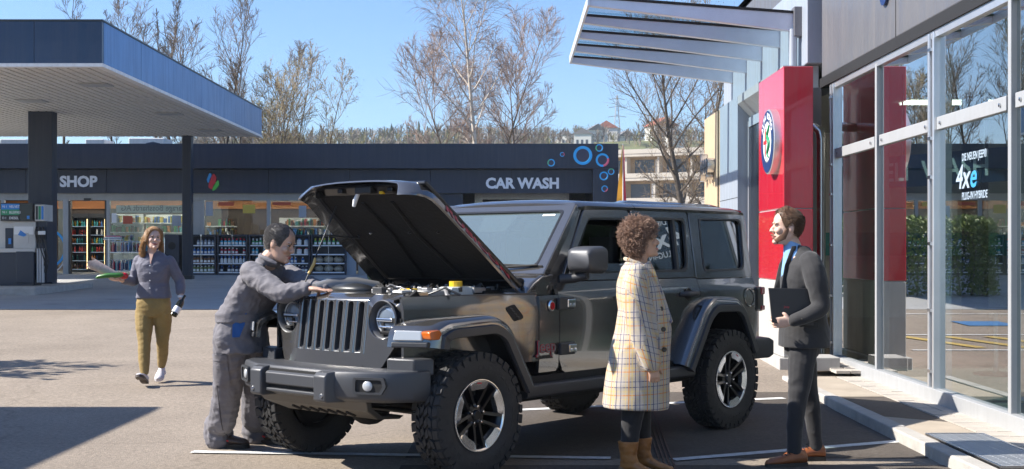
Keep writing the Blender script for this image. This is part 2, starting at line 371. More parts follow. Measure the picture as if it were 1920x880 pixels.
S(B(FX-.06, FX+.10, 1, 15.15, .082, .215), 'sill_rail', 'alu_white', bevel=.006)
bays = [6.13, 7.91, 9.69, 11.47, 13.25, 15.03]
for i, y in enumerate(bays):
    thick = i in (3, 5, 1)
    if thick:
        S(B(FX+.0, FX+.10, y-.085, y+.085, .19, 3.41), 'mullion_core', 'alu')
        for dy in (-.062, 0, .062): S(B(FX-.05 if dy else FX-.03, FX+.12, y+dy-.022, y+dy+.022, .19, 3.42), 'mullion', 'alu', bevel=.006)
        for zz in (.35, .9, 1.5, 2.1, 2.45, 3.25):
            S(B(FX-.065, FX-.045, y-.04, y+.04, zz, zz+.03), 'bracket', 'steel')
    else:
        S(B(FX-.035, FX+.10, y-.03, y+.03, .21, 3.40), 'mullion', 'alu_white', bevel=.006)
for a, b in zip(bays, bays[1:]):
    S(B(FX-.025, FX+.08, a+.09, b-.09, 2.535, 2.65), 'transom', 'alu_white', bevel=.005)
    S(B(FX+.005, FX+.017, a+.05, b-.05, .21, 2.54), 'pane', 'pane_glass')
    S(B(FX+.005, FX+.017, a+.05, b-.05, 2.655, 3.375), 'pane', 'pane_glass')
    for t in (a+.2, b-.2): S(MB().revolve([(0, 0), (.016, 0), (.016, -.012), (0, -.014)], (FX-.026, t, 2.59), 'x', 10), 'bolt', 'steel')
mat('panel_lamp', (1, 1, 1), .5, emit=(1, .92, .78), estr=4)
for x_, y_ in ((6.0, 17.5), (8.2, 14.5), (9.8, 20), (8.5, 9)): S(B(x_-.6, x_+.6, y_-.18, y_+.18, 3.47, 3.499), 'ceiling_fill_lamp', 'panel_lamp')  # one panel stands for a lit lamp, the rest are added fill light
# interior things behind the glass
for x, y in ((6.2, 11.6), (6.2, 17.0), (9.5, 14)):
    S(MB().revolve([(.17, .088), (.17, 3.5)], (x, y, 0), 'z', 20), 'column', 'panel_grey', smooth=40)
HA_, HB_ = V((4.35, 14.9)), V((5.17, 13.3)); hl_ = (HB_-HA_).length
hs_ = empty('hanging_sign', (HA_.x, HA_.y, 2.18), atan2(HB_.y-HA_.y, HB_.x-HA_.x)); tag(hs_, 'dark blue hanging sign with pale capitals inside the showroom', 'sign')
B(-.06, hl_+.1, 0, .04, 0, .36).build('panel', 'navy_gloss', hs_)
text('lettering', 'ELI  WASH', 'letter_white', .30, (.02, -.006, .075), FACE, hs_, .003, .004, sx=1.12)
for x_ in (.3, hl_-.3): MB().tube([(x_, .02, .36), (x_, .02, 1.3)], .008, 6).build('rod', 'steel', hs_)
S(B(5.2, 12, 22.1, 22.28, 1.35, 1.75), 'wall_band', 'teal')
rt = empty('round_table', (5.3, 13.9, .088)); tag(rt, 'small round side table with a spiral rim behind the showroom glass', 'table')
MB().revolve([(0, .70), (.34, .70), (.35, .715), (.34, .73), (0, .73)], n=28).build('top', 'dark_metal', rt, smooth=40)
MB().revolve([(.03, .03), (.03, .7)], n=12).build('stem', 'steel', rt, smooth=40); MB().revolve([(0, 0), (.24, 0), (.24, .02), (.03, .035)], n=24).build('foot', 'dark_metal', rt, smooth=40)
ch = empty('lounge_chair', (5.35, 12.6, .088), .5); tag(ch, 'black lounge chair standing inside behind the showroom glass', 'chair')
MB().cbox((0, 0, .42), (.55, .55, .12)).build('seat', 'dark_metal', ch, bevel=.03); MB().cbox((.26, 0, .72), (.09, .52, .62)).build('backrest', 'dark_metal', ch, bevel=.03)
for s in (-1, 1):
    for q in (-1, 1): MB().tube([(s*.22, q*.22, 0), (s*.18, q*.18, .38)], .014).build('leg', 'steel', ch)
dk = empty('reception_desk', (8.2, 17.6, .088)); tag(dk, 'white reception desk at the back of the showroom', 'desk')
B(-.9, .9, -.35, .35, 0, 1.05).build('body', 'interior_white', dk, bevel=.01); B(-1, 1, -.42, .4, 1.052, 1.09).build('worktop', 'dark_metal', dk)
# lettering on the pane and the marks of the sign band
py_ = lambda px: FX*F/(px-960)
def glass_text(body, size, px, z, m, sx=.85, bold=0, shear=0):
    return text('window_lettering', body, m, size, (FX-.002, py_(px), z), FLEFT, None, .001, bold, sx=sx, shear=shear)
mat('mark_blue', (.05, .32, .62), .4); mat('letter_ice', (.36, .44, .52), .5) 
wl = []
wl.append(glass_text('DIE NEUEN JEEP®', .090, 1804, 2.215, 'letter_ice', .8, .001))
wl.append(glass_text('4x', .285, 1792, 1.985, 'letter_ice', 1.15, .004, .2))
wl.append(glass_text('PLUG-IN HYBRIDE', .090, 1804, 1.885, 'letter_ice', .8, .001))
e2 = text('window_lettering', 'e', 'mark_blue', .285, (FX-.002, py_(1792)-.335, 1.985), FLEFT, None, .001, .004, sx=1.15, shear=.2); wl.append(e2)
we = empty('window_sticker', (FX, py_(1800), 2)); tag(we, 'white and blue 4xe lettering stuck on the showroom pane', 'lettering')
for q in wl: q.parent = we; q.matrix_parent_inverse = Matrix.Translation(-we.location); q.name = 'lettering'
bd = MB().revolve([(0, 0), (.13, 0), (.13, -.03), (0, -.03)], (FX-.021, py_(1665), 3.44+.64), 'x', 28).build('round_badge', 'ink_blue', smooth=40)
tag(bd, 'dark blue round mark on the grey sign band above the glass', 'badge')
# drain pipe at the end of the front
dp = MB().tube([(FX-.35, 15.5, 2.95), (FX-.16, 15.42, 2.95), (FX-.10, 15.40, 2.9), (FX-.08, 15.40, 2.8), (FX-.08, 15.40, .12)], .055, 14).build('drain_pipe', 'steel', smooth=50)
tag(dp, 'bent steel drain pipe running down beside the red pylon', 'pipe')
# steel box and bollard at its foot
bxx = B(3.30, 3.62, 14.0, 14.45, .12, .27).build('steel_box', 'grey_plinth', bevel=.01); tag(bxx, 'low grey steel box on the ground at the foot of the pylon', 'box')
# ================================================================ red pylon with round emblem
TX0, TX1, TY0, TY1 = 3.13, 3.47, 14.62, 16.1
py = empty('red_pylon', ((TX0+TX1)/2, (TY0+TY1)/2, gz(15))); tag(py, 'tall glossy red pylon with a round car emblem on its side', 'pylon')
def T(mb, name, m, parent=py, **k):
    o = mb.build(name, m, parent, **k); o.matrix_parent_inverse = Matrix.Translation(-py.location); return o
T(B(TX0, TX1, TY0, TY1, 1.94, 3.57), 'panel', 'red_panel', bevel=.006)
T(B(TX0, TX1, TY0, TY1, 1.10, 1.928), 'panel', 'red_panel', bevel=.006)
T(B(TX0+.01, TX1-.01, TY0+.01, TY1-.01, 1.08, 3.5), 'core', 'grey_plinth')
T(B(TX0, TX1, TY0, TY1, .22, 1.085), 'panel', 'grey_plinth', bevel=.006)
T(B(TX0-.06, TX1+.06, TY0-.05, TY1+.05, .02, .215), 'plinth', 'grey_plinth', bevel=.01)
by, bz, br = 15.10, 2.74, .385
def bdisc(name, prof, m, par=py, n=56, **k):
    return T(MB().revolve(prof, (TX0, by, bz), 'x', n), name, m, par, smooth=40, **k)
em = bdisc('emblem', [(0, 0), (br, 0), (br, -.085), (br-.012, -.092), (0, -.092)], 'alu')
def ering(name, r0, r1, x, m): return T(MB().revolve([(r0, x), (r1, x), (r1, x-.004), (r0, x-.004), (r0, x)], (TX0, by, bz), 'x', 56), name, m, py)
ering('emblem_ring', br-.14, br-.018, -.0925, 'ink_blue')
T(MB().revolve([(0, -.0925), (br-.155, -.0925), (br-.155, -.096), (0, -.096)], (TX0, by, bz), 'x', 48), 'emblem_field', 'white')
ering('emblem_rim', br-.156, br-.139, -.0925, 'alu')
# cross on one half, serpent on the other (y decreases to the viewer's right)
T(B(TX0-.100, TX0-.096, by+.07, by+.115, bz-.17, bz+.17), 'emblem_cross', 'ink_red'); T(B(TX0-.1001, TX0-.096, by+.02, by+.20, bz-.022, bz+.022), 'emblem_cross', 'ink_red')
sp = [(-.10+.055*sin(i*.62)*(1 if i < 16 else .6), -.19+.021*i) for i in range(19)]
T(MB().tube([(TX0-.10, by+p[0], bz+p[1]) for p in sp], [.012+.014*sin(pi*i/18) for i in range(19)], 8), 'emblem_serpent', 'ink_green', smooth=60)
for ch_i, c in enumerate('ALFA ROMEO'):
    if c == ' ': continue
    a = radians(150-ch_i*13.3); rr = br-.112
    q = text('emblem_letter', c, 'letter_white', .10, (0, 0, 0), (0, 0, 0), None, .001, .003, 'CENTER')
    # letters stand round the ring, upright towards the outside
    yv = V((0, -cos(a), sin(a))); q.matrix_world = Matrix(((0, 0, -1, TX0-.0975), (-sin(a), yv.y, 0, by+rr*yv.y), (-cos(a)*1, yv.z, 0, bz+rr*yv.z), (0, 0, 0, 1)))
    q.parent = py; q.matrix_parent_inverse = Matrix.Translation(-py.location)
# ================================================================ entrance wing beyond the pylon
ew = empty('entrance_wing', (3.5, 19, gz(19))); tag(ew, 'grey clad entrance wing with dark door and timber end panel', 'building')
def EW(mb, name, m, **k):
    o = mb.build(name, m, ew, **k); o.matrix_parent_inverse = Matrix.Translation(-ew.location); return o
PX = 3.45
EW(B(PX, 3.8, 21.05, 22.75, 0, 3.78), 'timber_panel', 'wood_panel')
EW(B(PX-.004, 3.8, 19.4, 21.04, 0, 3.80), 'cladding', 'panel_light', bevel=.005)
EW(B(PX-.007, PX-.004, 19.4, 21.04, 2.25, 2.258), 'joint', 'black_gap'); EW(B(PX-.007, PX-.004, 19.4, 21.04, 1.1, 1.108), 'joint', 'black_gap')
EW(B(3.64, 3.9, 16.0, 19.39, 0, 3.5), 'wall', 'panel_grey')
EW(B(3.60, 3.635, 16.6, 19.2, .15, 3.3), 'door', 'door_dark'); EW(B(3.585, 3.64, 16.5, 16.58, .1, 3.4), 'door_post', 'alu'); EW(B(3.585, 3.64, 19.22, 19.3, .1, 3.4), 'door_post', 'alu'); EW(B(3.585, 3.64, 17.85, 17.93, .15, 3.3), 'door_post', 'dark_metal')
EW(B(3.585, 3.64, 16.58, 19.22, 3.31, 3.45), 'door_head', 'panel_light')
EW(MB().prism([(PX, 3.80), (PX, 3.68), (3.66, 3.46), (3.9, 3.46), (3.9, 3.80)], lambda u, v, w: (u, w, v), 16.15, 19.39), 'soffit', 'alu_white')
EW(B(3.72, 6, 16.0, 22.3, 3.81, 4.9), 'upper_wall', 'panel_light', bevel=.01)
EW(B(3.85, 6, 15.65, 22.3, 4.91, 5.6), 'upper_band', 'panel_grey', bevel=.01)
js = text('lettering', 'Jeep', 'steel', .50, (PX-.07, 22.45, 2.78), FLEFT, None, .06, .014, sx=1.1); js.name = 'sign_lettering'
jr = empty('wall_sign', (PX, 22, 2.8)); js.parent = jr; js.matrix_parent_inverse = Matrix.Translation(-jr.location); js.name = 'lettering'; tag(jr, 'raised steel Jeep letters on the timber panel', 'sign')
for i in range(4): 
    q = B(PX-.02, PX-.001, 22.32-i*.26, 22.28-i*.26, 2.6, 2.66).build('bracket', 'steel', jr); q.matrix_parent_inverse = Matrix.Translation(-jr.location)
cb = MB().tube([(PX-.02, 21.12, 3.78), (PX-.02, 21.12, 2.3), (PX-.02, 21.1, .6)], .012, 6).build('cable', 'dark_metal', ew); cb.matrix_parent_inverse = Matrix.Translation(-ew.location)
# ---- glass canopy on tapering fins over the entrance
gc = empty('entrance_canopy', (3.8, 19, 4.2)); tag(gc, 'glass entrance canopy carried on tapering grey steel fins', 'canopy')
def GC(mb, name, m, **k):
    o = mb.build(name, m, gc, **k); o.matrix_parent_inverse = Matrix.Translation(-gc.location); return o
for i, y in enumerate((16.4, 17.66, 18.92, 20.18, 21.44)):
    GC(MB().prism([(3.80, 4.25), (3.80, 4.49), (1.0, 4.70), (1.0, 4.60)], lambda u, v, w: (u, w, v), y-.05, y+.05), 'fin', 'fin_metal', bevel=.006)
    GC(MB().prism([(3.78, 4.492), (3.78, 4.52), (1.0, 4.73), (1.0, 4.702)], lambda u, v, w: (u, w, v), y-.075, y+.075), 'glazing_bar', 'black_gap')
GC(B(3.80, 3.96, 16.2, 21.6, 4.22, 4.28), 'beam_flange', 'bronze'); GC(B(3.82, 3.96, 16.2, 21.6, 4.28, 4.56), 'beam', 'alu_white')
GC(B(3.62, 3.8, 16.28, 16.45, 4.20, 4.58), 'bracket', 'panel_grey', bevel=.01)
GC(MB().prism([(1.0, 4.60), (1.0, 4.73), (.97, 4.73), (.97, 4.60)], lambda u, v, w: (u, w, v), 16.3, 21.5), 'edge_beam', 'fin_metal')
for a in (16.48, 17.74, 19.0, 20.26):
    GC(MB().prism([(3.7, 4.525), (3.7, 4.537), (1.0, 4.745), (1.0, 4.733)], lambda u, v, w: (u, w, v), a, a+1.1), 'pane', 'roof_glass')
GC(MB().revolve([(.055, 3.57), (.055, 4.3)], (3.62, 16.36, 0), 'z', 16), 'post', 'panel_light', smooth=40)
tb = empty('shade_block', (-30, 42, gz(42))); tag(tb, 'tall pale unseen block added left of the filling station to shade the shopfront', 'building')  # unseen block added to keep the strip before the shop shaded
for nm, q, m_ in (('wall', B(-42, -21, 38.6, 46, 0, 21), 'interior_white'), ('roof', B(-42.2, -20.8, 38.4, 46.2, 21, 21.4), 'dark_metal')):
    q.build(nm, m_, tb).matrix_parent_inverse = Matrix.Translation(-tb.location)
for fl_ in range(6):
    for k in range(6): B(-41+k*3.4, -39+k*3.4, 38.52, 38.6, 1.2+fl_*3.3, 3+fl_*3.3).build('window', 'door_dark', tb).matrix_parent_inverse = Matrix.Translation(-tb.location)
# off-frame neighbour whose corner shades the lot at lower left
nb = empty('neighbour_building', (-9, 12, 0)); tag(nb, 'plain pale flat-roofed building left of the lot', 'building')
hN = 4.2; dN = hN/math.tan(SUN_EL); cx_, cy_ = -3.23-sd.x*dN, 11.75-sd.y*dN
for nm, q, m_ in (('wall', B(cx_-9, cx_-.15, cy_-9, cy_-.15, 0, hN-.25), 'interior_white'), ('roof', B(cx_-9.2, cx_, cy_-9.2, cy_, hN-.25, hN), 'dark_metal')):
    q.build(nm, m_, nb).matrix_parent_inverse = Matrix.Translation(-nb.location)
for i in range(3):
    B(cx_-8+i*3, cx_-6.4+i*3, cy_-.15, cy_-.10, 1, 2.6).build('window', 'door_dark', nb).matrix_parent_inverse = Matrix.Translation(-nb.location)
# ================================================================ filling station canopy
CX, CY0, CY1, CZ0, CZ1 = -7.73, 23.94, 39.2, 4.90, 5.76
fc = empty('station_canopy', (-17, 33, gz(33))); tag(fc, 'flat navy filling station canopy with pale slatted underside', 'canopy')
def FC(mb, name, m, **k):
    o = mb.build(name, m, fc, **k); o.matrix_parent_inverse = Matrix.Translation(-fc.location); return o
XL = -18
FC(B(XL, CX-.12, CY0+.12, CY1-.12, CZ0+.10, CZ1-.1), 'roof', 'dark_metal')
for i in range(8):
    a = XL+i*(CX-XL)/8; FC(B(a+.004, a+(CX-XL)/8-.004, CY0, CY0+.10, CZ0+.07, CZ1), 'fascia_panel', 'navy_gloss')
n = 6
for i in range(n):
    a = CY0+i*(CY1-CY0)/n; FC(B(CX-.10, CX, a+(.004 if i else .102), a+(CY1-CY0)/n-.004, CZ0+.07, CZ1), 'fascia_panel', 'canopy_side_skylit')
FC(B(XL, CX+.02, CY0-.02, CY0+.14, CZ0, CZ0+.065), 'edge_strip', 'white_trim'); FC(B(CX-.14, CX+.02, CY0+.145, CY1, CZ0, CZ0+.065), 'edge_strip', 'white_trim')
FC(B(XL, CX+.015, CY0-.015, CY0+.09, CZ1+.001, CZ1+.035), 'coping', 'dark_metal'); FC(B(CX-.09, CX+.015, CY0+.095, CY1, CZ1+.001, CZ1+.035), 'coping', 'dark_metal')
sm = MB().prism([(0, .045), (.01, 0), (.155, 0), (.165, .045)], lambda u, v, w: (u, w, v), CY0+.16, CY1-.1).mesh('slat')
x = CX-.35
while x > -17.9: link('slat', sm, 'soffit', fc, (x, 0, CZ0+.02)).matrix_parent_inverse = Matrix.Translation(-fc.location); x -= .2
FC(B(XL, CX-.14, CY0+.14, CY1-.1, CZ0+.07, CZ0+.09), 'soffit_backing', 'dark_metal')
for px_, py_2 in ((180, 160), (318, 214), (393, 245), (60, 190)):
    d = (CZ0-CAMZ)*F/(HZ-py_2); p = at(px_, py_2, d); FC(MB().box(p.x-.3, p.x+.3, d-.25, d+.25, CZ0-.01, CZ0+.03), 'downlight', 'alu_white')
def column(px0, px1, d, w, top=CZ0, lab=''):
    a, b = at(px0, 400, d), at(px1, 400, d); c = empty('canopy_column', ((a.x+b.x)/2, d, gz(d))); c['category'] = 'column'; c['label'] = lab; c['group'] = 'columns of the filling station'
    B(-(b.x-a.x)/2, (b.x-a.x)/2, 0, w, 0, top-gz(d)).build('shaft', 'navy_panel', c, bevel=.02)
    B(-(b.x-a.x)/2-.03, (b.x-a.x)/2+.03, -.03, w+.03, 0, .12).build('base', 'dark_metal', c, bevel=.01)
    for i in range(5): B((b.x-a.x)/2-.2, (b.x-a.x)/2-.12, -.004, 0, 1.4+i*.16, 1.44+i*.16).build('cable_clip', 'dark_metal', c)
    return c
column(52, 98, 31.9, .36, CZ0+.03, 'broad navy canopy column behind the fuel pump')
column(341, 358, 38.7, .30, CZ0+.03, 'slim navy column in front of the shop window')
# ================================================================ pump island and pump
isl = B(-16, -10.95, 29.2, 33.2, gz(31)-.3, gz(31)+.16).build('pump_island', 'kerb_stone', bevel=.04); isl['kind'] = 'structure'
IZ = gz(31)+.16; PD = 30.4
mat('pump_grey', (.55, .54, .52), .4, var=.05, vscale=4); mat('pump_navy', (.012, .022, .045), .35); mat('hose', (.02, .02, .022), .5); mat('hose_grey', (.42, .43, .45), .4, metal=.3)
mat('lab_blue', (.03, .22, .62), .4); mat('lab_green', (.02, .26, .12), .4); mat('lab_black', (.015, .015, .018), .3)
sc_ = F/PD; p0 = at(-30, 400, PD); pu = empty('fuel_pump', (at(48, 0, PD).x, PD, IZ)); tag(pu, 'grey and navy fuel pump with price head and nozzles', 'fuel pump')
def X_(px): return at(px, 0, PD).x-pu.location.x
def Z_(py): return at(0, py, PD).z-IZ
def PU(mb, name, m, par=pu, **k): return mb.build(name, m, par, **k)
PU(B(X_(-60), X_(64), 0, .5, 0, Z_(474)), 'cabinet', 'pump_navy', bevel=.015); PU(B(X_(31), X_(65), -.05, -.002, .06, Z_(472)), 'cabinet_door', 'pump_navy', bevel=.015)
PU(B(X_(-60), X_(66), -.02, .5, Z_(474)+.003, Z_(466)), 'shelf', 'pump_grey', bevel=.01)
PU(B(X_(24), X_(66), .03, .48, Z_(466), Z_(415)), 'body', 'pump_grey', bevel=.012); PU(B(X_(-60), X_(66), .08, .5, Z_(466), Z_(392)), 'back_panel', 'pump_grey')
PU(B(X_(8), X_(23), .05, .3, Z_(466), Z_(428)), 'card_terminal', 'pump_navy', bevel=.01); PU(B(X_(15), X_(20), .02, .06, Z_(458), Z_(447)), 'terminal_screen', 'lab_blue')
hd = PU(B(X_(3), X_(64), -.08, .5, Z_(415), Z_(381)), 'price_head', 'lab_black', bevel=.01)
for i, (m_, t_) in enumerate((('lab_blue', 'VELVET'), ('lab_green', 'BLEIFREI'), ('lab_black', 'DIESEL'))):
    za, zb = Z_(393.2+i*10.6), Z_(382.6+i*10.6); PU(B(X_(5), X_(39), -.092, -.083, za, zb), 'price_label', m_, hd)
    text('price_lettering', t_, 'letter_white', .085, (X_(20), -.094, (za+zb)/2-.03), FACE, hd, .001, .001, sx=.9)
    text('price_lettering', ('95 I', '98 I', 'D I')[i], 'letter_white', .075, (X_(7), -.094, (za+zb)/2-.025), FACE, hd, .001)
PU(B(X_(41), X_(62), -.086, -.082, Z_(413), Z_(384)), 'display', 'door_dark', hd); PU(B(X_(53), X_(58), -.09, -.083, Z_(411), Z_(405)), 'display_mark', 'lab_blue', hd)
PU(B(X_(26), X_(62), .022, .028, Z_(440), Z_(425)), 'notice', 'white'); PU(B(X_(35), X_(53), .018, .024, Z_(456), Z_(437)), 'notice', 'pump_grey'); 
PU(MB().prism([(X_(33), Z_(441)), (X_(38), Z_(432)), (X_(50), Z_(441)), (X_(44), Z_(444))], lambda u, v, w: (u, w, v), .012, .018), 'notice_mark', 'lab_blue')
PU(B(X_(66.5), X_(85), -.05, .5, Z_(415), Z_(384)), 'nozzle_head', 'pump_grey', bevel=.008); PU(B(X_(66.5), X_(85), .1, .5, Z_(530), Z_(415)), 'nozzle_board', 'pump_navy')
for i, m_ in enumerate(('lab_black', 'lab_green', 'lab_blue')):
    PU(B(X_(68.5+i*5.3), X_(72.5+i*5.3), -.056, -.05, Z_(412), Z_(387)), 'nozzle_label', m_)
    PU(MB().tube([(X_(70.5+i*5), .02, Z_(466)), (X_(70.5+i*5), .02, Z_(530))], .032, 10), 'hose_sleeve', 'hose_grey', smooth=50)
    nz = PU(MB().tube([(X_(70+i*6.5), 0, Z_(455)), (X_(70+i*6.5), -.06, Z_(442)), (X_(71+i*7), -.1, Z_(434)), (X_(69+i*6), -.02, Z_(426))], [.02, .035, .04, .02], 8), 'nozzle', ('hose', 'hose', 'hose')[i], smooth=50)
    PU(MB().cbox((X_(72+i*6.5), -.12, Z_(437)), (.09, .05, .09)), 'nozzle_grip', ('lab_black', 'white', 'white')[i], nz, bevel=.015)
    PU(MB().tube([(X_(72+i*6.5), -.06, Z_(448)), (X_(78+i*5), -.03, Z_(470)), (X_(84+i*3.5), 0, Z_(490)), (X_(80+i*3), .02, Z_(512)), (X_(72+i*5), .04, Z_(466))], .014, 6), 'hose', 'hose', smooth=60)
# ================================================================ shop and car wash
SD = 43.3; SF = F/SD; sg = gz(SD)
def sx(px): return (px-960)/SF
def sz(py): return CAMZ+(HZ-py)/SF
sp_ = empty('station_shop', (sx(300), SD, sg)); tag(sp_, 'long low navy station building with shop windows and car wash', 'building')
def SP(mb, name, m, par=sp_, **k):
    o = mb.build(name, m, par, **k)
    if par is sp_: o.matrix_parent_inverse = Matrix.Translation(-sp_.location)
    return o
XR = sx(1157); XW = sx(1110); XA = -22
SP(B(XA, XR, SD-.55, SD-.25, sz(318), sz(272)), 'roof_band', 'navy_panel', bevel=.01)
SP(B(XW, XR, SD-.55, SD-.25, sg, sz(318)-.004), 'end_pier', 'navy_panel', bevel=.01)
SP(B(XA, XR, SD-.25, SD+14, sz(282), sz(275)), 'roof', 'dark_metal')
SP(B(XR-.3, XR, SD-.2, SD+14, sg, sz(283)), 'end_wall', 'navy_panel'); SP(B(XA, XA+.3, SD-.2, SD+13.7, sg, sz(283)), 'end_wall', 'navy_panel'); SP(B(XA, XR, SD+13.7, SD+14, sg, sz(283)), 'back_wall', 'interior_white')
for i in range(9):
    a, b = XA+i*(XW-XA)/9, XA+(i+1)*(XW-XA)/9
    SP(B(a+.006, b-.006, SD-.22, SD-.05, sz(363), sz(319)), 'sign_panel', 'navy_panel')
SP(B(XA, XW-.01, SD-.12, SD-.04, sz(362.5), sz(318.6)), 'sign_backing', 'black_gap')
t = text('lettering', 'SHOP', 'letter_white', .50, (sx(117), SD-.225, sz(350.5)), FACE, None, .03, .020, sx=1.0); t.parent = sp_; t.matrix_parent_inverse = Matrix.Translation(-sp_.location)
t = text('lettering', 'CAR WASH', 'letter_white', .485, (sx(911), SD-.225, sz(353.5)), FACE, None, .03, .020, sx=1.0); t.parent = sp_; t.matrix_parent_inverse = Matrix.Translation(-sp_.location)
# the leaf-like mark in blue, red and green
mat('mark_lightblue', (.05, .35, .75), .4); mat('mark_red', (.62, .03, .05), .4); mat('mark_green', (.10, .55, .08), .4)
def leaf(pts, m): SP(MB().prism([(sx(a), sz(b)) for a, b in pts], lambda u, v, w: (u, w, v), SD-.26, SD-.225), 'brand_mark', m)
leaf(rpoly([(391, 338), (396, 325), (400, 327), (398, 340), (393, 345)], 3, 4), 'mark_lightblue'); leaf(rpoly([(394, 352), (396, 338), (404, 325), (409, 334), (407, 346), (400, 357)], 3, 4), 'mark_red'); leaf(rpoly([(401, 360), (403, 349), (413, 337), (414, 348), (408, 356)], 3, 4), 'mark_green')
# soap bubbles on the right end
mat('bub_blue', (.03, .38, .80), .4); mat('bub_red', (.55, .10, .18), .4); mat('bub_green', (.10, .45, .25), .4); mat('bub_in', (.05, .05, .085), .4)
def bubble(px_, py2, r, m2, ang):
    c = (sx(px_), SD-.551, sz(py2)); R = r/SF
    SP(MB().revolve([(0, -.004), (R*.74, -.004), (R*.74, 0)], c, 'y', 28), 'bubble_inside', 'bub_in')
    SP(MB().revolve([(R*.70, -.0045), (R*.74, -.010), (R, -.010), (R, 0)], c, 'y', 32, 0 if not m2 else ang, 2*pi if not m2 else ang+1.45*pi), 'bubble', 'bub_blue')
    if m2: SP(MB().revolve([(R*.70, -.0045), (R*.74, -.010), (R, -.010), (R, 0)], c, 'y', 14, ang+1.45*pi, ang+2*pi), 'bubble', m2)
for a in ((1091, 294, 17.5, None, 0), (1127.5, 302.5, 12.5, 'bub_red', .3), (1121.5, 280, 7, 'bub_green', -2.2), (1053, 292, 4.3, 'bub_red', 1), (1032.5, 307.5, 7, 'bub_green', -2.5), (1130, 332, 8.2, None, 0), (1143.5, 324, 6, 'bub_green', 2.4), (1131.5, 355.5, 6, 'bub_red', .1)): bubble(*a)
# shop front: pale frame, posts, panes, door
fr = lambda a, b, c, d, nm='frame', m='alu_white', y0=SD, y1=SD+.12: SP(B(sx(a), sx(b), y0, y1, sz(d), sz(c)), nm, m)
fr(-80, 343, 360, 375.5); fr(358, 672, 360, 375.5)
for a, b in ((118, 128), (199.5, 205.5), (376, 383), (500, 507), (620, 626), (2, 8)): fr(a, b, 375.6, 514)
fr(343, 358, 319, 515, 'post', 'navy_panel', SD-.02, SD+.3); fr(358.1, 375.9, 375.6, 514, 'side_panel', 'alu_white', SD+.05, SD+.1)
for a, b in ((108, 118), (205.6, 342.8), (383.1, 499.9), (507.1, 619.9), (626.1, 672), (-60, 2)): SP(B(sx(a), sx(b), SD+.05, SD+.06, sz(514), sz(375.7)), 'pane', 'shop_glass')
fr(128.2, 132, 377, 514, 'door_frame', 'dark_metal', SD+.02, SD+.2); fr(196, 199.4, 377, 514, 'door_frame', 'dark_metal', SD+.02, SD+.2); fr(158, 171, 372, 377, 'door_sensor', 'lab_black', SD-.05, SD-.002)
fr(-80, 672, 514.1, 517, 'sill', 'kerb_stone', SD-.1, SD+.3)
SP(B(XA, XW-4, SD+.3, SD+13, sg, sg+.03), 'floor', 'interior_floor'); SP(B(XA, sx(672), SD+.3, SD+13, 3.45, 3.5), 'ceiling', 'interior_white')
SP(B(sx(672), sx(690), SD-.1, SD+13, sg, 3.5), 'partition', 'alu_white'); SP(B(sx(690), sx(868), SD-.05, SD+.2, sg, sz(363.4)), 'wall', 'navy_panel')
mat('warm_band', (.45, .16, .03), .5); mat('wood_dark', (.07, .045, .03), .5)
SP(B(XA, sx(672), SD+5.4, SD+5.6, 3.0, 3.3), 'cornice', 'warm_band'); SP(B(XA, sx(672), SD+5.6, SD+5.7, sg, 3.45), 'inner_wall', 'wood_dark')
mat('ceiling_fill_lamp', (1, 1, 1), .5, emit=(1, .93, .8), estr=10)  # added fill light, hidden under the shop ceiling to brighten the interior
for i in range(6):
    for k in range(2): SP(B(sx(40+i*110)-.6, sx(40+i*110)+.6, SD+1.6+k*2.2, SD+1.75+k*2.2, 3.36, 3.40), 'ceiling_fill_lamp', 'ceiling_fill_lamp')
# lit lamps inside the shop (the photograph shows them on the coolers)
mat('lamp_tube', (1, .9, .6), .5, emit=(1, .72, .3), estr=1.3)
# coolers behind the door
rr_ = random.Random(7)
prodm = [mat('product_%s' % n_, c_, .4) for n_, c_ in (('red', (.45, .04, .03)), ('orange', (.55, .2, .03)), ('green', (.06, .26, .08)), ('yellow', (.6, .45, .05)), ('white', (.6, .6, .6)), ('blue', (.05, .16, .45)), ('brown', (.16, .08, .04)), ('teal', (.05, .3, .32)))]
def cooler(px0, px1, d, lab):
    k = SD/d; f2 = F/d; x0, x1 = (px0-960)/f2, (px1-960)/f2; g = gz(SD); c = empty('drinks_cooler', ((x0+x1)/2, d, g)); tag(c, lab, 'cooler', 'coolers inside the shop')
    w = (x1-x0)/2; h = 2.0
    B(-w, w, .5, .6, .1, h).build('back', 'dark_metal', c); B(-w, w, 0, .6, 0, .1).build('base', 'dark_metal', c); B(-w, w, 0, .6, h, h+.15).build('top', 'dark_metal', c)
    for s in (-1, 1): B(s*w-.03, s*w+.03, 0, .6, .1, h).build('side', 'dark_metal', c)
    B(w-.07, w-.045, .02, .04, .15, h-.05).build('lamp', 'lamp_tube', c)
    for i in range(6):
        z = .12+i*.31; B(-w+.04, w-.08, .05, .5, z, z+.02).build('shelf', 'steel', c)
        for mi in range(4):
            mb = MB(); n_ = 0
            for j in range(int(2*w/.09)):
                if rr_.random() < .3:
                    x = -w+.08+j*.085; mb.revolve([(0, z+.02), (.032, z+.02), (.032, z+.15), (.013, z+.2), (.013, z+.23), (0, z+.23)], (x, .12, 0), 'z', 6); n_ += 1
            if n_: q = mb.build('bottles', prodm[(mi*2+i) % 8], c); q['kind'] = 'stuff'
cooler(130, 166, SD+2.6, 'left drinks cooler seen through the open shop door'); cooler(167, 199, SD+2.6, 'right drinks cooler seen through the open shop door')
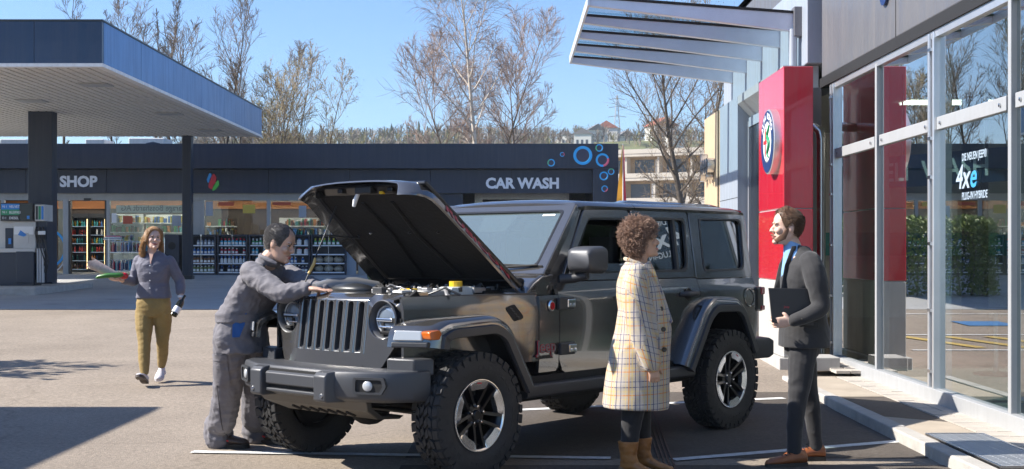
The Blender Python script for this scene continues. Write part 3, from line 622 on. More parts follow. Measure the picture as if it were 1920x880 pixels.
def gondola(px0, px1, d, z0, nsh, lab, m='interior_white', dz=.34):
    f2 = F/d; x0, x1 = (px0-960)/f2, (px1-960)/f2; c = empty('display_shelf', ((x0+x1)/2, d, sg)); tag(c, lab, 'shelf', 'display shelves inside the shop'); w = (x1-x0)/2
    B(-w, w, .4, .45, .1, z0+nsh*dz).build('back', m, c)
    for i in range(nsh):
        z = z0+i*dz; B(-w, w, 0, .4, z, z+.04).build('shelf', 'white_trim', c)
        for mi in range(5):
            mb = MB(); n_ = 0; x = -w+.05
            while x < w-.05:
                ww = rr_.uniform(.05, .10)
                if rr_.random() < .22: mb.box(x, x+ww*.9, .04, .25, z+.04, z+.04+rr_.uniform(.12, dz-.08)); n_ += 1
                x += ww
            if n_: q = mb.build('goods', prodm[(mi+i*3) % 8], c); q['kind'] = 'stuff'
gondola(206, 262, SD+1.6, .75, 4, 'goods shelf inside the shop right of the door'); gondola(268, 342, SD+2.2, .75, 4, 'goods shelf inside the shop behind the walking woman')
gondola(385, 440, SD+3.4, 1.0, 3, 'dark goods shelf inside behind the bottle racks', 'wood_dark'); gondola(520, 615, SD+3.2, 1.0, 3, 'goods shelf inside behind the leaning man', 'interior_white')
SP(B(sx(206), sx(342), SD+.7, SD+.72, sz(398), sz(384)), 'fascia_lettering_band', 'interior_white')
for a_, b_, c_, d_, m_ in ((385, 399, 378, 405, 'panel_light'), (410, 438, 379, 386, 'flag_red_'), (455, 478, 384, 400, 'reflection_yellow'), (512, 545, 379, 385, 'flag_red_'), (560, 574, 386, 408, 'panel_light'), (586, 612, 379, 387, 'reflection_yellow'), (322, 339, 404, 424, 'panel_light'), (230, 248, 405, 420, 'flag_red_')):
    SP(B(sx(a_), sx(b_), SD+.030, SD+.036, sz(d_), sz(c_)), 'poster_or_reflection', mat(m_, (.5, .09, .04) if 'red' in m_ else (.62, .46, .08), .5))  # coloured panels imitating red and orange reflections in the panes
# reversed words mirrored in the pane
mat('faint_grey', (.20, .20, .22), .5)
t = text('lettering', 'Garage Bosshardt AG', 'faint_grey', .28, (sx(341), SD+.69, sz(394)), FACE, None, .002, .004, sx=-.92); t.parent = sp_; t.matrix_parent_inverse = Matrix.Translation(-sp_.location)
SP(B(sx(209), sx(218), SD+.02, SD+.03, sz(418), sz(400)), 'poster_or_reflection', 'white')
# blue ring graphic left of the door
SP(MB().revolve([(.62, -.004), (.70, -.004), (.70, .004), (.62, .004), (.62, -.004)], (sx(85), SD+.02, sz(466)), 'y', 40), 'ring_graphic', 'bub_blue'); SP(MB().revolve([(.78, -.004), (.82, -.004), (.82, .004), (.78, .004), (.78, -.004)], (sx(80), SD+.022, sz(472)), 'y', 40), 'ring_graphic', 'white')
# car wash bay: dark opening with gantry and brushes
SP(B(sx(868), XW, SD+8, SD+8.2, sg, sz(366)), 'bay_back', 'dark_metal')
cw = empty('wash_gantry', (sx(980), SD+4, sg)); tag(cw, 'car wash gantry standing in the dark wash bay', 'machine')
for s in (-1.6, 1.6): B(s-.15, s+.15, -.3, .3, 0, 2.7).build('post', 'steel', cw)
B(-1.75, 1.75, -.3, .3, 2.7, 3.0).build('beam', 'steel', cw)
for s in (-1.1, 1.1): MB().revolve([(.32, .2), (.35, 1.4), (.32, 2.6)], (s, 0, 0), 'z', 16).build('brush', 'lab_blue', cw)
# ---------------- bottle racks in front of the windows
def rprof(kind):
    return {'bottle': [(0, 0), (.034, 0), (.036, .01), (.036, .13), (.016, .17), (.016, .20), (0, .20)], 'can': [(0, 0), (.04, 0), (.042, .16), (.02, .175), (.02, .2), (0, .2)], 'spray': [(0, 0), (.038, 0), (.04, .12), (.018, .16), (.02, .22), (0, .22)]}[kind]
bm_cache = {}
def bottle_mesh(kind, m_body, m_cap):
    key = (kind, m_body.name, m_cap.name)
    if key not in bm_cache:
        prof = rprof(kind); bm_cache[key] = (MB().revolve(prof[:5], n=8).mesh('bottle', 40), MB().revolve([(prof[-3][0]+.003, prof[-3][1]-.005), (prof[-2][0]+.003, prof[-2][1]), (0, prof[-1][1])], n=8).mesh('cap', 40), MB().revolve([(prof[2][0]+.002, .035), (prof[2][0]+.002, .10)], n=8, a0=-2.6, a1=-.5).mesh('label'))
        for me, m_ in zip(bm_cache[key], (m_body, m_cap, MT['white'])): me.materials.append(m_)
    return bm_cache[key]
mat('b_navy', (.015, .03, .10), .3); mat('b_blue', (.03, .16, .50), .3); mat('b_cyan', (.05, .42, .60), .3); mat('b_red', (.50, .015, .05), .3); mat('b_pink', (.55, .08, .2), .3); mat('b_brown', (.20, .09, .04), .4); mat('b_olive', (.18, .22, .08), .4); mat('b_grey', (.25, .3, .4), .35); mat('b_white', (.7, .72, .75), .35); mat('b_green', (.05, .35, .12), .35); mat('b_yellow', (.6, .5, .05), .35)
racks = [(349, 405, 'first'), (407, 464, 'second'), (466, 523, 'third'), (525, 581, 'fourth'), (583, 649, 'fifth')]
rows = {0: [('b_grey', 'b_navy', 'bottle', 'steel grey'), ('b_blue', 'b_grey', 'bottle', 'blue'), ('b_brown', 'b_navy', 'can', 'brown'), ('b_olive', 'b_white', 'can', 'olive')],
        1: [('b_cyan', 'b_red', 'spray', 'cyan'), ('b_red', 'b_white', 'bottle', 'red'), ('b_white', 'b_blue', 'spray', 'white'), ('b_navy', 'b_blue', 'can', 'navy')],
        2: [('b_green', 'b_white', 'spray', 'green'), ('b_cyan', 'b_white', 'bottle', 'cyan'), ('b_white', 'b_cyan', 'can', 'white'), ('b_grey', 'b_navy', 'can', 'grey')],
        3: [('b_white', 'b_blue', 'can', 'white'), ('b_white', 'b_red', 'can', 'white and red'), ('b_blue', 'b_white', 'bottle', 'blue'), ('b_navy', 'b_white', 'can', 'navy')],
        4: [('b_green', 'b_yellow', 'spray', 'green'), ('b_white', 'b_olive', 'can', 'pale'), ('b_olive', 'b_white', 'can', 'olive'), ('b_white', 'b_grey', 'can', 'pale grey')]}
RD = SD-.75; ORD = ('first', 'second', 'third', 'fourth', 'fifth', 'sixth', 'seventh', 'eighth')
for ri, (a, b, word) in enumerate(racks):
    f2 = F/RD; x0, x1 = (a-960)/f2, (b-960)/f2; w = (x1-x0)/2; hh = CAMZ+(HZ-440)/f2-gz(RD)
    c = empty('bottle_rack', ((x0+x1)/2, RD, gz(RD))); tag(c, 'dark metal bottle rack outside the shop, %s from the slim column' % word, 'rack', 'racks outside the shop')
    for s in (-1, 1): B(s*(w-.03)-.025, s*(w-.03)+.025, 0, .42, 0, hh).build('side', 'navy_panel', c)
    B(-w+.06, w-.06, .38, .42, .05, hh).build('back', 'navy_panel', c); B(-w+.06, w-.06, 0, .42, hh-.06, hh).build('top', 'navy_panel', c); B(-w+.06, w-.06, 0, .42, 0, .07).build('plinth', 'navy_panel', c)
    B(-.03, .03, -.01, .0, hh-.06, hh).build('lock', 'steel', c); B(-.008, .008, -.012, -.002, .08, hh-.06).build('post', 'steel', c)
    for si in range(4):
        z = .09+(3-si)*(hh-.16)/4
        B(-w+.06, w-.06, .02, .37, z-.012, z).build('shelf', 'steel', c); B(-w+.06, w-.06, -.002, .018, z-.022, z+.018).build('price_rail', 'letter_white', c)
        mbn, mcn, kd, wd = rows[ri][si]
        if ri == 4 and si > 0:      # sacks of firewood and charcoal
            if si == 1: continue
            for j in range(3):
                o = MB().ellipsoid((0, 0, .13), (.15, .13, .13), None, 12, 8).build('sack', mat('sack', (.42, .38, .31), .8, var=.3, vscale=12, bump=.8, bscale=25), None, ((x0+x1)/2-w+.24+j*.33, RD+.2, gz(RD)+z+.005), smooth=60)
                for v_ in o.data.vertices:
                    v_.co.z = max(v_.co.z, .0)*(.85+.1*(j % 2)); nn_ = noise.noise(v_.co*14+V((j*3.1, si*2.2, 0))); v_.co.x *= 1.08+.16*nn_; v_.co.z *= 1+.25*nn_
                tag(o, 'pale filled sack, %s from left on the %s shelf of the fifth rack' % (ORD[j], ('third', 'lowest')[si-2]), 'sack', 'sacks on rack five shelf %d' % si)
            continue
        n_ = 7; a_m, c_m, l_m = bottle_mesh(kd, MT[mbn], MT[mcn])
        k_ = 2 if ri == 3 and si < 2 else 1
        for j in range(n_ if k_ == 1 else 4):
            if rr_.random() < .09: continue
            x = (x0+x1)/2-w+.13+(2*w-.26)*j/((n_ if k_ == 1 else 4)-1); sc = (hh-.16)/4*.86/.22
            o = link('bottle', a_m, None, None, (x, RD+.12+rr_.uniform(-.01, .01), gz(RD)+z+.002)); o.scale = (1.35*(1.5 if k_ == 2 else 1), 1.3, sc*rr_.uniform(.88, 1.04)); o.rotation_euler = (0, 0, rr_.uniform(-.5, .5))
            tag(o, '%s bottle, %s from left on %s shelf of the %s rack' % (wd, ORD[j], ('top', 'second', 'third', 'lowest')[si], word), 'bottle', 'bottles on the %s rack shelf %d' % (word, si+1))
            link('cap', c_m, None, o); link('label', l_m, None, o)
# wire basket rack and bin right of the door
wr = empty('wire_rack', (sx(268), SD-.7, gz(SD-.7))); tag(wr, 'wire basket rack full of bottles in front of the shop pane', 'rack')
ww = (342-200)/2/SF*.72
for i in range(2):
    z = .15+i*.62
    for k in range(15): x = -ww+k*2*ww/14; MB().tube([(x, -.02, z), (x, -.02, z+.36)], .006, 4).build('wire', 'steel', wr)
    for zz in (z, z+.36): MB().tube([(-ww, -.02, zz), (ww, -.02, zz)], .009, 5).build('rail', 'steel', wr)
    B(-ww, ww, 0, .4, z-.03, z).build('shelf', 'steel', wr)
    for mi, m_ in enumerate(('b_blue', 'b_cyan', 'b_red', 'b_grey', 'b_navy')):
        mb = MB()
        for k in range(26):
            if rr_.random() < .3: mb.revolve([(0, z), (.04, z), (.04, z+.2), (.016, z+.26), (.016, z+.31), (0, z+.31)], (-ww+.05+k*(2*ww-.1)/25, rr_.uniform(.05, .3), rr_.uniform(0, .05)), 'z', 7)
        if mb.v: q = mb.build('bottles', m_, wr, smooth=40); q['kind'] = 'stuff'
for s in (-1, 1): MB().tube([(s*ww, -.02, 0), (s*ww, -.02, 1.25)], .014, 6).build('post', 'steel', wr)
nwp = empty('magazine_bundle', (sx(222), SD-.6, gz(SD-.6)+1.18), .1); tag(nwp, 'stack of magazines lying on top of the wire rack', 'magazines')
for i in range(4): B(-.3+i*.02, .3-i*.015, -.12, .15, i*.035, i*.035+.03).build('magazine', ('white', 'b_grey', 'white', 'b_pink')[i], nwp)
bn = empty('waste_bin', (sx(332), SD-.65, gz(SD-.65))); tag(bn, 'tall navy waste bin with round opening by the slim column', 'bin')
B(-.26, .24, 0, .42, 0, 1.36).build('body', 'navy_panel', bn, bevel=.02); MB().revolve([(0, -.004), (.13, -.004), (.13, 0)], (0, 0, .98), 'y', 20).build('opening', 'black_gap', bn)
pb = B(sx(652), sx(671), SD-.5, SD-.42, gz(SD), sz(440)).build('price_board', 'panel_light'); tag(pb, 'pale blank board standing right of the bottle racks', 'board')
# things on the roof
for a, b, c, m_, lab in ((160, 195, 261, 'white_trim', 'white ventilation box on the shop roof left of centre'), (241, 308, 259, 'white_trim', 'long white cooling unit on the shop roof'), (0, 50, 261, 'white_trim', 'white unit on the shop roof behind the canopy column')):
    f3 = F/(SD+5); q = B((a-960)/f3, (b-960)/f3, SD+5, SD+6.2, sz(276), CAMZ+(HZ-c)/f3).build('roof_unit', m_, bevel=.03); tag(q, lab, 'roof unit', 'units on the shop roof')
q = MB().revolve([(0, .0), (.36, 0), (.36, .2), (.25, .36), (0, .42)], (at(287, 0, SD+3).x, SD+3, sz(275)), 'z', 20).build('roof_ventilator', 'dark_metal', smooth=50); tag(q, 'round dark ventilator dome on the shop roof', 'ventilator')
q = MB().tube([(at(937, 0, SD+4).x, SD+4, sz(276)), (at(937, 0, SD+4).x, SD+4, sz(262))], .05, 8).build('roof_pipe', 'white_trim'); tag(q, 'short white vent pipe on the car wash roof', 'pipe')
# beach flag
fd = 42.0; fl = empty('beach_flag', (at(1168, 0, fd).x, fd, gz(fd))); tag(fl, 'tall slim orange and red beach flag beside the car wash', 'flag')
mat('flag_orange', (.70, .32, .02), .6); mat('flag_red', (.55, .03, .05), .6)
zt = CAMZ+(HZ-270)/F*fd-gz(fd)
MB().tube([(0, 0, 0), (0, 0, zt*.6), (.0, 0, zt)], [.02, .018, .008], 8).build('pole', 'white_trim', fl)
for nm, m_, s, w0 in (('cloth', 'flag_orange', -1, .20), ('cloth', 'flag_red', 1, .10)):
    rg = []
    for i in range(15):
        t_ = i/14; z = .5+(zt-.55)*t_; ww_ = w0*min(1, (1-t_)*1.9+.02)*min(1, .6+t_*2); rg.append([(s*.012, -.004, z), (s*(.02+ww_), .03*sin(i*.9), z), (s*(.02+ww_), .03*sin(i*.9)+.006, z), (s*.012, .004, z)])
    MB().loft(rg).build(nm, m_, fl)
# ================================================================ bare trees
mat('bark_dark', (.095, .076, .06), .9, var=.25, vscale=9); mat('bark_brown', (.165, .125, .092), .9, var=.25, vscale=9); mat('bark_birch', (.62, .56, .48), .8, col2=(.42, .35, .28), vscale=5)
mat('twig_red', (.27, .20, .165), .9, var=.2, vscale=3); mat('twig_tan', (.30, .235, .15), .9, var=.2, vscale=3); mat('bud_yellow', (.30, .26, .07), .8, var=.3, vscale=2); mat('leaf_dark', (.05, .095, .018), .7, var=.35, vscale=6); mat('leaf_hedge', (.16, .21, .03), .55, col2=(.06, .11, .02), vscale=7)
mat('leaf_brown', (.20, .14, .05), .8, var=.3, vscale=2)
def grow(seed, H, W, limbs=16, h0=.30, a0=62, a1=24, r0=.14, nb=10, nt=8, droop=0, stems=1, rmin=.006, lean=(0, 0), peak=.38, up=.5, base=.0):
    """wood, twigs and twig tips of one bare tree: trunk, limbs set round it, side branches along each limb, twigs along those"""
    R = random.Random(seed); wood, tw, tips = MB(), MB(), []
    def bend(p, d, L, n, lift, wob):
        pts = [p]; d = d.normalized()
        for i in range(n):
            d = (d+V((R.gauss(0, wob), R.gauss(0, wob), lift/n+R.gauss(0, wob*.6)))).normalized(); p = p+d*L/n; pts.append(p)
        return pts
    def side(d, ang, az):
        e1 = d.orthogonal().normalized(); e2 = d.cross(e1); return d*cos(ang)+(e1*cos(az)+e2*sin(az))*sin(ang)
    for st in range(stems):
        sa = 2*pi*st/stems+R.random(); tilt = V((lean[0], lean[1], 1)) if stems == 1 else V((lean[0]+.20*cos(sa), lean[1]+.20*sin(sa), 1))
        h = H*(1 if st == 0 else R.uniform(.78, .95)); tr = bend(V((.2*cos(sa), .2*sin(sa), 0)) if stems > 1 else V((0, 0, 0)), tilt, h, 14, .25 if stems > 1 else .1, .035); k = h/max(q.z for q in tr); tr = [V((q.x, q.y, q.z*k)) for q in tr]
        rad = [max(rmin, r0*(1 if stems == 1 else .72)*(1-.93*i/14)) for i in range(15)]; wood.tube(tr, rad, 7, cap=False)
        nl = limbs if stems == 1 else max(5, int(limbs*1.5/stems))
        for i in range(nl):
            t = h0+(.97-h0)*((i+R.uniform(.2, .8))/nl); f = t*14; j = min(13, int(f)); p = tr[j].lerp(tr[j+1], f-j); u = (t-h0)/(1-h0); prof = (u/peak)**.5 if u < peak else max(.12, cos((u-peak)/(1-peak)*pi/2))**.8
            ang = radians(a0+(a1-a0)*u)*R.uniform(.85, 1.15); L = W*(.25+.75*prof)*R.uniform(.8, 1.12)/max(.45, sin(ang)); az = 2.39996*i+R.uniform(-.4, .4)+st
            d = V((cos(az)*sin(ang), sin(az)*sin(ang), cos(ang))); n = 7; lp = bend(p, d, L, n, up, .07); r_ = max(rmin*1.6, rad[j]*.52)
            wood.tube(lp, [max(rmin, r_*(1-.85*q/n)) for q in range(n+1)], 5, cap=False); tips.append(lp[-1])
            for m in range(nb):
                s_ = .18+.82*(m+R.random()*.7)/nb; g = s_*n; jj = min(n-1, int(g)); bp = lp[jj].lerp(lp[jj+1], g-jj); bd = (lp[jj+1]-lp[jj]).normalized(); l2 = L*(.40*(1-s_)+.17)*R.uniform(.7, 1.25); d2 = side(bd, radians(R.uniform(28, 58)), R.uniform(0, 2*pi))+V((0, 0, .18))
                br = bend(bp, d2, l2, 4, up*.5-droop*.55, .12); tw.tube(br, [max(rmin, r_*.30*(1-.7*q/4)) for q in range(5)], 3, cap=False); tips.append(br[-1])
                for w in range(nt):
                    x = R.uniform(.2, 1)*4; q = min(3, int(x)); tp = br[q].lerp(br[q+1], x-q); l3 = l2*R.uniform(.25, .60); d3 = side((br[q+1]-br[q]).normalized(), radians(R.uniform(20, 60)), R.uniform(0, 2*pi)); tg = bend(tp, d3+V((0, 0, .1)), l3, 3, up*.3-droop*1.3, .16)
                    tw.tube(tg, [rmin*.9, rmin*.8, rmin*.7, rmin*.5], 3, cap=False); tips.append(tg[-1])
    return wood, tw, tips
def buds(tips, seed, s, per=2, jit=.12):
    R = random.Random(seed); mb = MB()
    for t in tips:
        for _ in range(per):
            c = t+V((R.gauss(0, jit), R.gauss(0, jit), R.gauss(0, jit))); a = V((R.gauss(0, 1), R.gauss(0, 1), R.gauss(0, 1))).normalized(); b = a.orthogonal().normalized(); w = s*R.uniform(.5, 1.3)
            mb.add([c-a*w, c+b*w*.6, c+a*w, c-b*w*.6], [(0, 1, 2, 3)])
    return mb
def tree(name, px, d, topy, W, wood_m, twig_m, label, group=None, bud=None, buds_s=.05, per=2, base=None, fine=.00015, **kw):
    base = gz(d) if base is None else base; H = CAMZ+(HZ-topy)/F*d-base; w, t, tips = grow(H=H, W=W, rmin=max(.0045, d*fine), **kw)
    e = empty(name, (at(px, 0, d).x, d, base)); tag(e, label, 'tree', group)
    w.build('trunk', wood_m, e, smooth=70); t.build('crown', twig_m, e)
    if bud: buds(tips, kw['seed']+5, buds_s, per).build('buds', bud, e)
    return e
GT = 'bare trees behind the filling station'
tree('birch_tree', 912, 62, -70, 2.75, 'bark_birch', 'twig_red', 'tall pale birch with drooping fine twigs behind the car wash', GT, seed=11, limbs=24, h0=.34, a0=52, a1=20, r0=.17, nb=17, nt=12, droop=.6, fine=.00012, peak=.3)
tree('bare_tree', 893, 67, 74, 3.0, 'bark_brown', 'twig_red', 'broad rounded bare tree left of the birch', GT, seed=23, limbs=26, h0=.30, a0=72, a1=26, r0=.15, nb=15, nt=11, stems=2, fine=.00014)
tree('bare_tree', 972, 67, 130, 1.7, 'bark_brown', 'twig_red', 'lower bare tree right of the birch', GT, seed=31, limbs=18, h0=.30, a0=66, a1=26, r0=.13, nb=12, nt=8)
tree('poplar_tree', 258, 60, -12, .85, 'bark_dark', 'bark_dark', 'slim dark poplar above the canopy corner', GT, seed=41, limbs=24, h0=.36, a0=26, a1=12, r0=.14, nb=9, nt=6, stems=2, up=.7)
tree('poplar_tree', 325, 60, 14, .5, 'bark_dark', 'bark_dark', 'narrow bare poplar between two broader ones above the canopy', GT, seed=47, limbs=16, h0=.4, a0=24, a1=12, r0=.13, nb=9, nt=6, up=.7)
tree('bare_tree', 388, 58, 2, 1.5, 'bark_dark', 'bark_brown', 'tallest dark bare tree rising over the canopy edge', GT, seed=53, limbs=26, h0=.30, a0=40, a1=16, r0=.15, nb=12, nt=8, stems=3, up=.7)
tree('bare_tree', 455, 60, 108, 1.7, 'bark_dark', 'bark_brown', 'bare dark tree beside the canopy edge with ascending limbs', GT, seed=59, limbs=24, h0=.26, a0=52, a1=22, r0=.13, nb=12, nt=8, stems=3)
tree('budding_tree', 520, 57, 118, 1.7, 'bark_brown', 'twig_tan', 'spreading tree with yellow buds beyond the canopy end', GT, 'bud_yellow', .030, 1, seed=61, limbs=24, h0=.25, a0=60, a1=24, r0=.11, nb=11, nt=7, stems=3)
tree('budding_tree', 556, 56, 150, 1.3, 'bark_brown', 'twig_tan', 'rightmost yellow budding shrub tree beyond the canopy end', GT, 'bud_yellow', .030, 1, seed=67, limbs=24, h0=.22, a0=62, a1=24, r0=.10, nb=11, nt=7, stems=3)
tree('birch_tree', 118, 62, -14, 1.0, 'bark_dark', 'bark_dark', 'bare treetop showing over the canopy roof at far left', GT, seed=71, limbs=15, h0=.4, a0=50, a1=24, r0=.12, nb=9, nt=6)
tree('hornbeam_tree', 1292, 36, 112, 2.0, 'bark_dark', 'bark_brown', 'dark leaning tree with tan buds beside the timber panel', None, 'leaf_brown', .022, 1, seed=84, limbs=22, h0=.22, a0=62, a1=22, r0=.14, nb=14, nt=10, lean=(-.08, 0), fine=.00014, peak=.45)
tree('hornbeam_tree', 1330, 40, 118, 1.6, 'bark_dark', 'bark_brown', 'second dark tree half hidden by the timber panel', None, 'leaf_brown', .022, 1, seed=89, limbs=18, h0=.25, a0=50, a1=20, r0=.13, nb=12, nt=9, fine=.00014)
# off-frame shrub on the left that throws the feathery shadow
tree('bare_tree', -690, 14.7, 200, 1.15, 'bark_dark', 'leaf_dark', 'leafy shrub tree just left of the lot', None, 'leaf_dark', .085, 3, seed=97, limbs=12, h0=.3, a0=60, a1=25, r0=.07, nb=7, nt=4)
# ================================================================ hedge behind the car
def hedge(name, x0, x1, y0, y1, h, label, seed):
    R = random.Random(seed); e = empty(name, ((x0+x1)/2, (y0+y1)/2, gz(y0))); tag(e, label, 'hedge'); w, dp_ = (x1-x0)/2, (y1-y0)/2
    st = MB()
    for i in range(int((x1-x0)/.25)):
        x = -w+.12+i*.25; st.tube([(x, 0, 0), (x+R.gauss(0, .1), R.gauss(0, .1), h*.6), (x+R.gauss(0, .15), R.gauss(0, .15), h*.95)], [.02, .014, .006], 4)
    st.build('stems', 'bark_dark', e)
    mb = MB()
    for i in range(int(15000*(x1-x0)/4)):
        f = R.random(); x = R.uniform(-w, w); y = R.uniform(-dp_, dp_); z = R.uniform(.05, h)
        if f < .75:
            k = R.choice((0, 1, 2)); 
            if k == 0: y = R.choice((-1, 1))*dp_*R.uniform(.75, 1.05)
            elif k == 1: z = h*R.uniform(.85, 1.04)
            else: x = R.choice((-1, 1))*w*R.uniform(.9, 1.02)
        bmp = 1+.10*noise.noise(V((x*1.6, z*1.6, seed))); c = V((x, y*bmp, z*(1+.06*noise.noise(V((x*2.2, y, seed+3)))))); a = V((R.gauss(0, 1), R.gauss(0, 1), R.gauss(0, .7))).normalized(); b = a.cross(V((R.gauss(0, 1), R.gauss(0, 1), R.gauss(0, 1)))).normalized(); s = R.uniform(.028, .055)
        mb.add([c-a*s, c+b*s*.55, c+a*s, c-b*s*.55], [(0, 1, 2, 3)])
    o = mb.build('foliage', 'leaf_hedge', e); o['kind'] = 'stuff'
hedge('hedge', -3.2, 2.6, 28.4, 29.6, 1.75, 'clipped green hedge across the lot behind the car', 5)
# ================================================================ hill, forest, houses
def hill_z(x, y):
    t = max(0, min(1, (y-150)/330)); s = t*t*(3-2*t); base = 1.0+s*(37+4*noise.noise(V((x*.006, y*.006, 1)))+3.0*noise.noise(V((x*.02, y*.02, 4))))
    return base-max(0, (x-60))*.012*t*2-s*6*math.exp(-((x+20)/60)**2)*0
mb = MB(); nx_, ny_ = 70, 40
for j in range(ny_+1):
    for i in range(nx_+1):
        y = 110+j*(620-110)/ny_; x = (-420+i*840/nx_); mb.v.append((x, y, hill_z(x, y)))
mb.f = [(j*(nx_+1)+i, j*(nx_+1)+i+1, (j+1)*(nx_+1)+i+1, (j+1)*(nx_+1)+i) for j in range(ny_) for i in range(nx_)]
mat('hill_ground', (.15, .13, .06), .95, col2=(.12, .17, .05), vscale=.02)
o = mb.build('hill', 'hill_ground', smooth=180); o['kind'] = 'structure'
mat('conifer', (.03, .055, .022), .9, var=.3, vscale=.08); mat('wood_brown', (.20, .165, .13), .95, var=.35, vscale=.05); mat('wood_olive', (.22, .20, .08), .95, var=.35, vscale=.05)
def forest(name, m, label, spots, kind, seed):
    R = random.Random(seed); mb = MB()
    for x, y, h in spots:
        z = hill_z(x, y)-.4
        if kind == 'con':
            for k in range(4):
                r = h*.22*(1-k*.22); zz = z+h*(.12+k*.21); n_ = 7; ph = R.random()*6
                vs = [(x+r*R.uniform(.7, 1.2)*cos(ph+2*pi*i/n_), y+r*R.uniform(.7, 1.2)*sin(ph+2*pi*i/n_), zz+R.uniform(-.5, .3)) for i in range(n_)]+[(x, y, zz+h*.36)]
                mb.add(vs, [(i, (i+1) % n_, n_) for i in range(n_)])
        else:
            mb.tube([(x, y, z), (x, y, z+h*.5)], [.25, .1], 3, cap=False)
            for k in range(22):
                a = R.uniform(0, 2*pi); el = R.uniform(.1, 1.45); r = h*.32*R.uniform(.6, 1); b0 = V((x, y, z+h*R.uniform(.25, .55))); tip = b0+V((cos(a)*cos(el)*r*1.5, sin(a)*cos(el)*r*1.5, sin(el)*h*.34)); s_ = V((-sin(a), cos(a), 0))*.14*R.uniform(.5, 1.3)
                mb.add([b0-s_*.6, b0+s_*.6, tip+s_, tip-s_], [(0, 1, 2, 3)])
                for q in range(3):
                    e2 = b0.lerp(tip, R.uniform(.4, 1)); t2 = e2+V((R.gauss(0, 1), R.gauss(0, 1), R.uniform(0, 1.4)))*h*.09; mb.add([e2-s_*.5, e2+s_*.5, t2], [(0, 1, 2)])
    o = mb.build(name, m); tag(o, label, 'forest', None, 'stuff'); return o
R = random.Random(77)
def scatter(n_, y0, y1, h0, h1, keep=lambda x, y: True):
    out = []
    while len(out) < n_:
        y = R.uniform(y0, y1); u = R.uniform(-620, 480)/F; x = u*y
        if keep(x, y): out.append((x, y, R.uniform(h0, h1)))
    return out
open_field = lambda x, y: not (x/y*F+960 > 1040 and y < 400 and R.random() < .93)
forest('hill_conifers', 'conifer', 'dark conifers along the top of the wooded hill', scatter(90, 430, 520, 3, 7, lambda x, y: x/y*F < 60 and noise.noise(V((x*.03, y*.03, 2))) > -.1), 'con', 1)
forest('hill_bare_wood', 'wood_brown', 'leafless brown woodland covering the hillside', scatter(1700, 190, 540, 3, 9, open_field), 'dec', 2)
forest('hill_olive_wood', 'wood_olive', 'olive green budding woodland low on the hillside', scatter(420, 150, 420, 4, 8, open_field), 'dec', 3)
mat('house_white', (.62, .60, .56), .8); mat('roof_red', (.32, .10, .06), .8, var=.2, vscale=1); mat('roof_grey', (.16, .15, .15), .8); mat('window_far', (.05, .06, .08), .2); mat('slab_pale', (.56, .50, .42), .8, var=.08, vscale=.3); mat('balcony_brown', (.42, .31, .20), .8, var=.2, vscale=.6)
def house(px, py, d, w, h, roof, rz, label):
    p = at(px, py, d); zb = hill_z(p.x, d)-.3; w, h = w*.62, h*.8; e = empty('house', (p.x, d, zb), rz); tag(e, label, 'house', 'houses on the hillside')
    B(-w/2, w/2, -w*.4, w*.4, 0, h).build('wall', 'house_white', e)
    MB().prism([(-w*.56, h), (w*.56, h), (0, h+w*.34)], lambda u, v, q: (u, q, v), -w*.45, w*.45).build('roof', roof, e)
    for i in range(3):
        for k in range(max(1, int(h/2.6))): B(-w*.36+i*w*.27, -w*.36+i*w*.27+w*.13, -w*.4-.05, -w*.4+.02, .9+k*2.6, 2.2+k*2.6).build('window', 'window_far', e)
hs = [(1095, 268, 400, 9, 5), (1118, 262, 420, 10, 5), (1140, 258, 430, 12, 6), (1172, 250, 450, 10, 5), (1205, 285, 330, 11, 5), (1128, 285, 330, 9, 5), (1180, 300, 260, 10, 5), (1240, 262, 420, 14, 6), (1275, 290, 320, 10, 5), (1060, 262, 440, 8, 5), (1222, 305, 250, 8, 4.5), (1262, 268, 400, 9, 5)]
nm = ['small white house low at the left of the hillside group', 'white house left of the electricity pylon', 'wide white house under the electricity pylon', 'white house right of the pylon near the ridge', 'white house on the green slope behind the leaning tree', 'white house below the pylon', 'red roofed house above the terrace block', 'large pale house near the ridge behind the leaning tree', 'white house seen through branches by the timber panel', 'leftmost small house on the wooded hill', 'small house just above the terrace block', 'small ridge house behind the leaning tree']
for i, (a, b, d, w, h) in enumerate(hs): house(a, b, d, w, h, 'roof_red' if i in (6, 7, 2, 8) else 'roof_grey', R.uniform(-.6, .6), nm[i])
# terraced apartment block
ad = 150; ax0 = at(1150, 0, ad).x; ab = empty('terrace_block', (ax0, ad+6, gz(ad)), -.42); tag(ab, 'pale terraced apartment block with long balconies beyond the lot', 'building')
for i in range(4):
    z = 2.6+i*3.1; off = i*1.6
    B(-8, 30, off, 14, z-2.7, z).build('wall', 'balcony_brown', ab)
    B(-9, 31, off-1.8, 14, z+.003, z+.35).build('slab', 'slab_pale', ab); B(-9, 31, off-1.85, off-1.7, z+.353, z+.9).build('parapet', 'slab_pale', ab)
    for j in range(9):
        x = -7.4+j*4.2; B(x-.12, x+.12, off-1.5, off-.02, z-2.7, z).build('pier', 'slab_pale', ab)
        B(x+.7, x+3.2, off-.06, off-.003, z-2.4, z-.35).build('window', 'window_far', ab); B(x+3.4, x+3.95, off-.08, off-.003, z-2.4, z-.3).build('blind', ('flag_orange', 'white', 'house_white')[(i+j) % 3], ab)
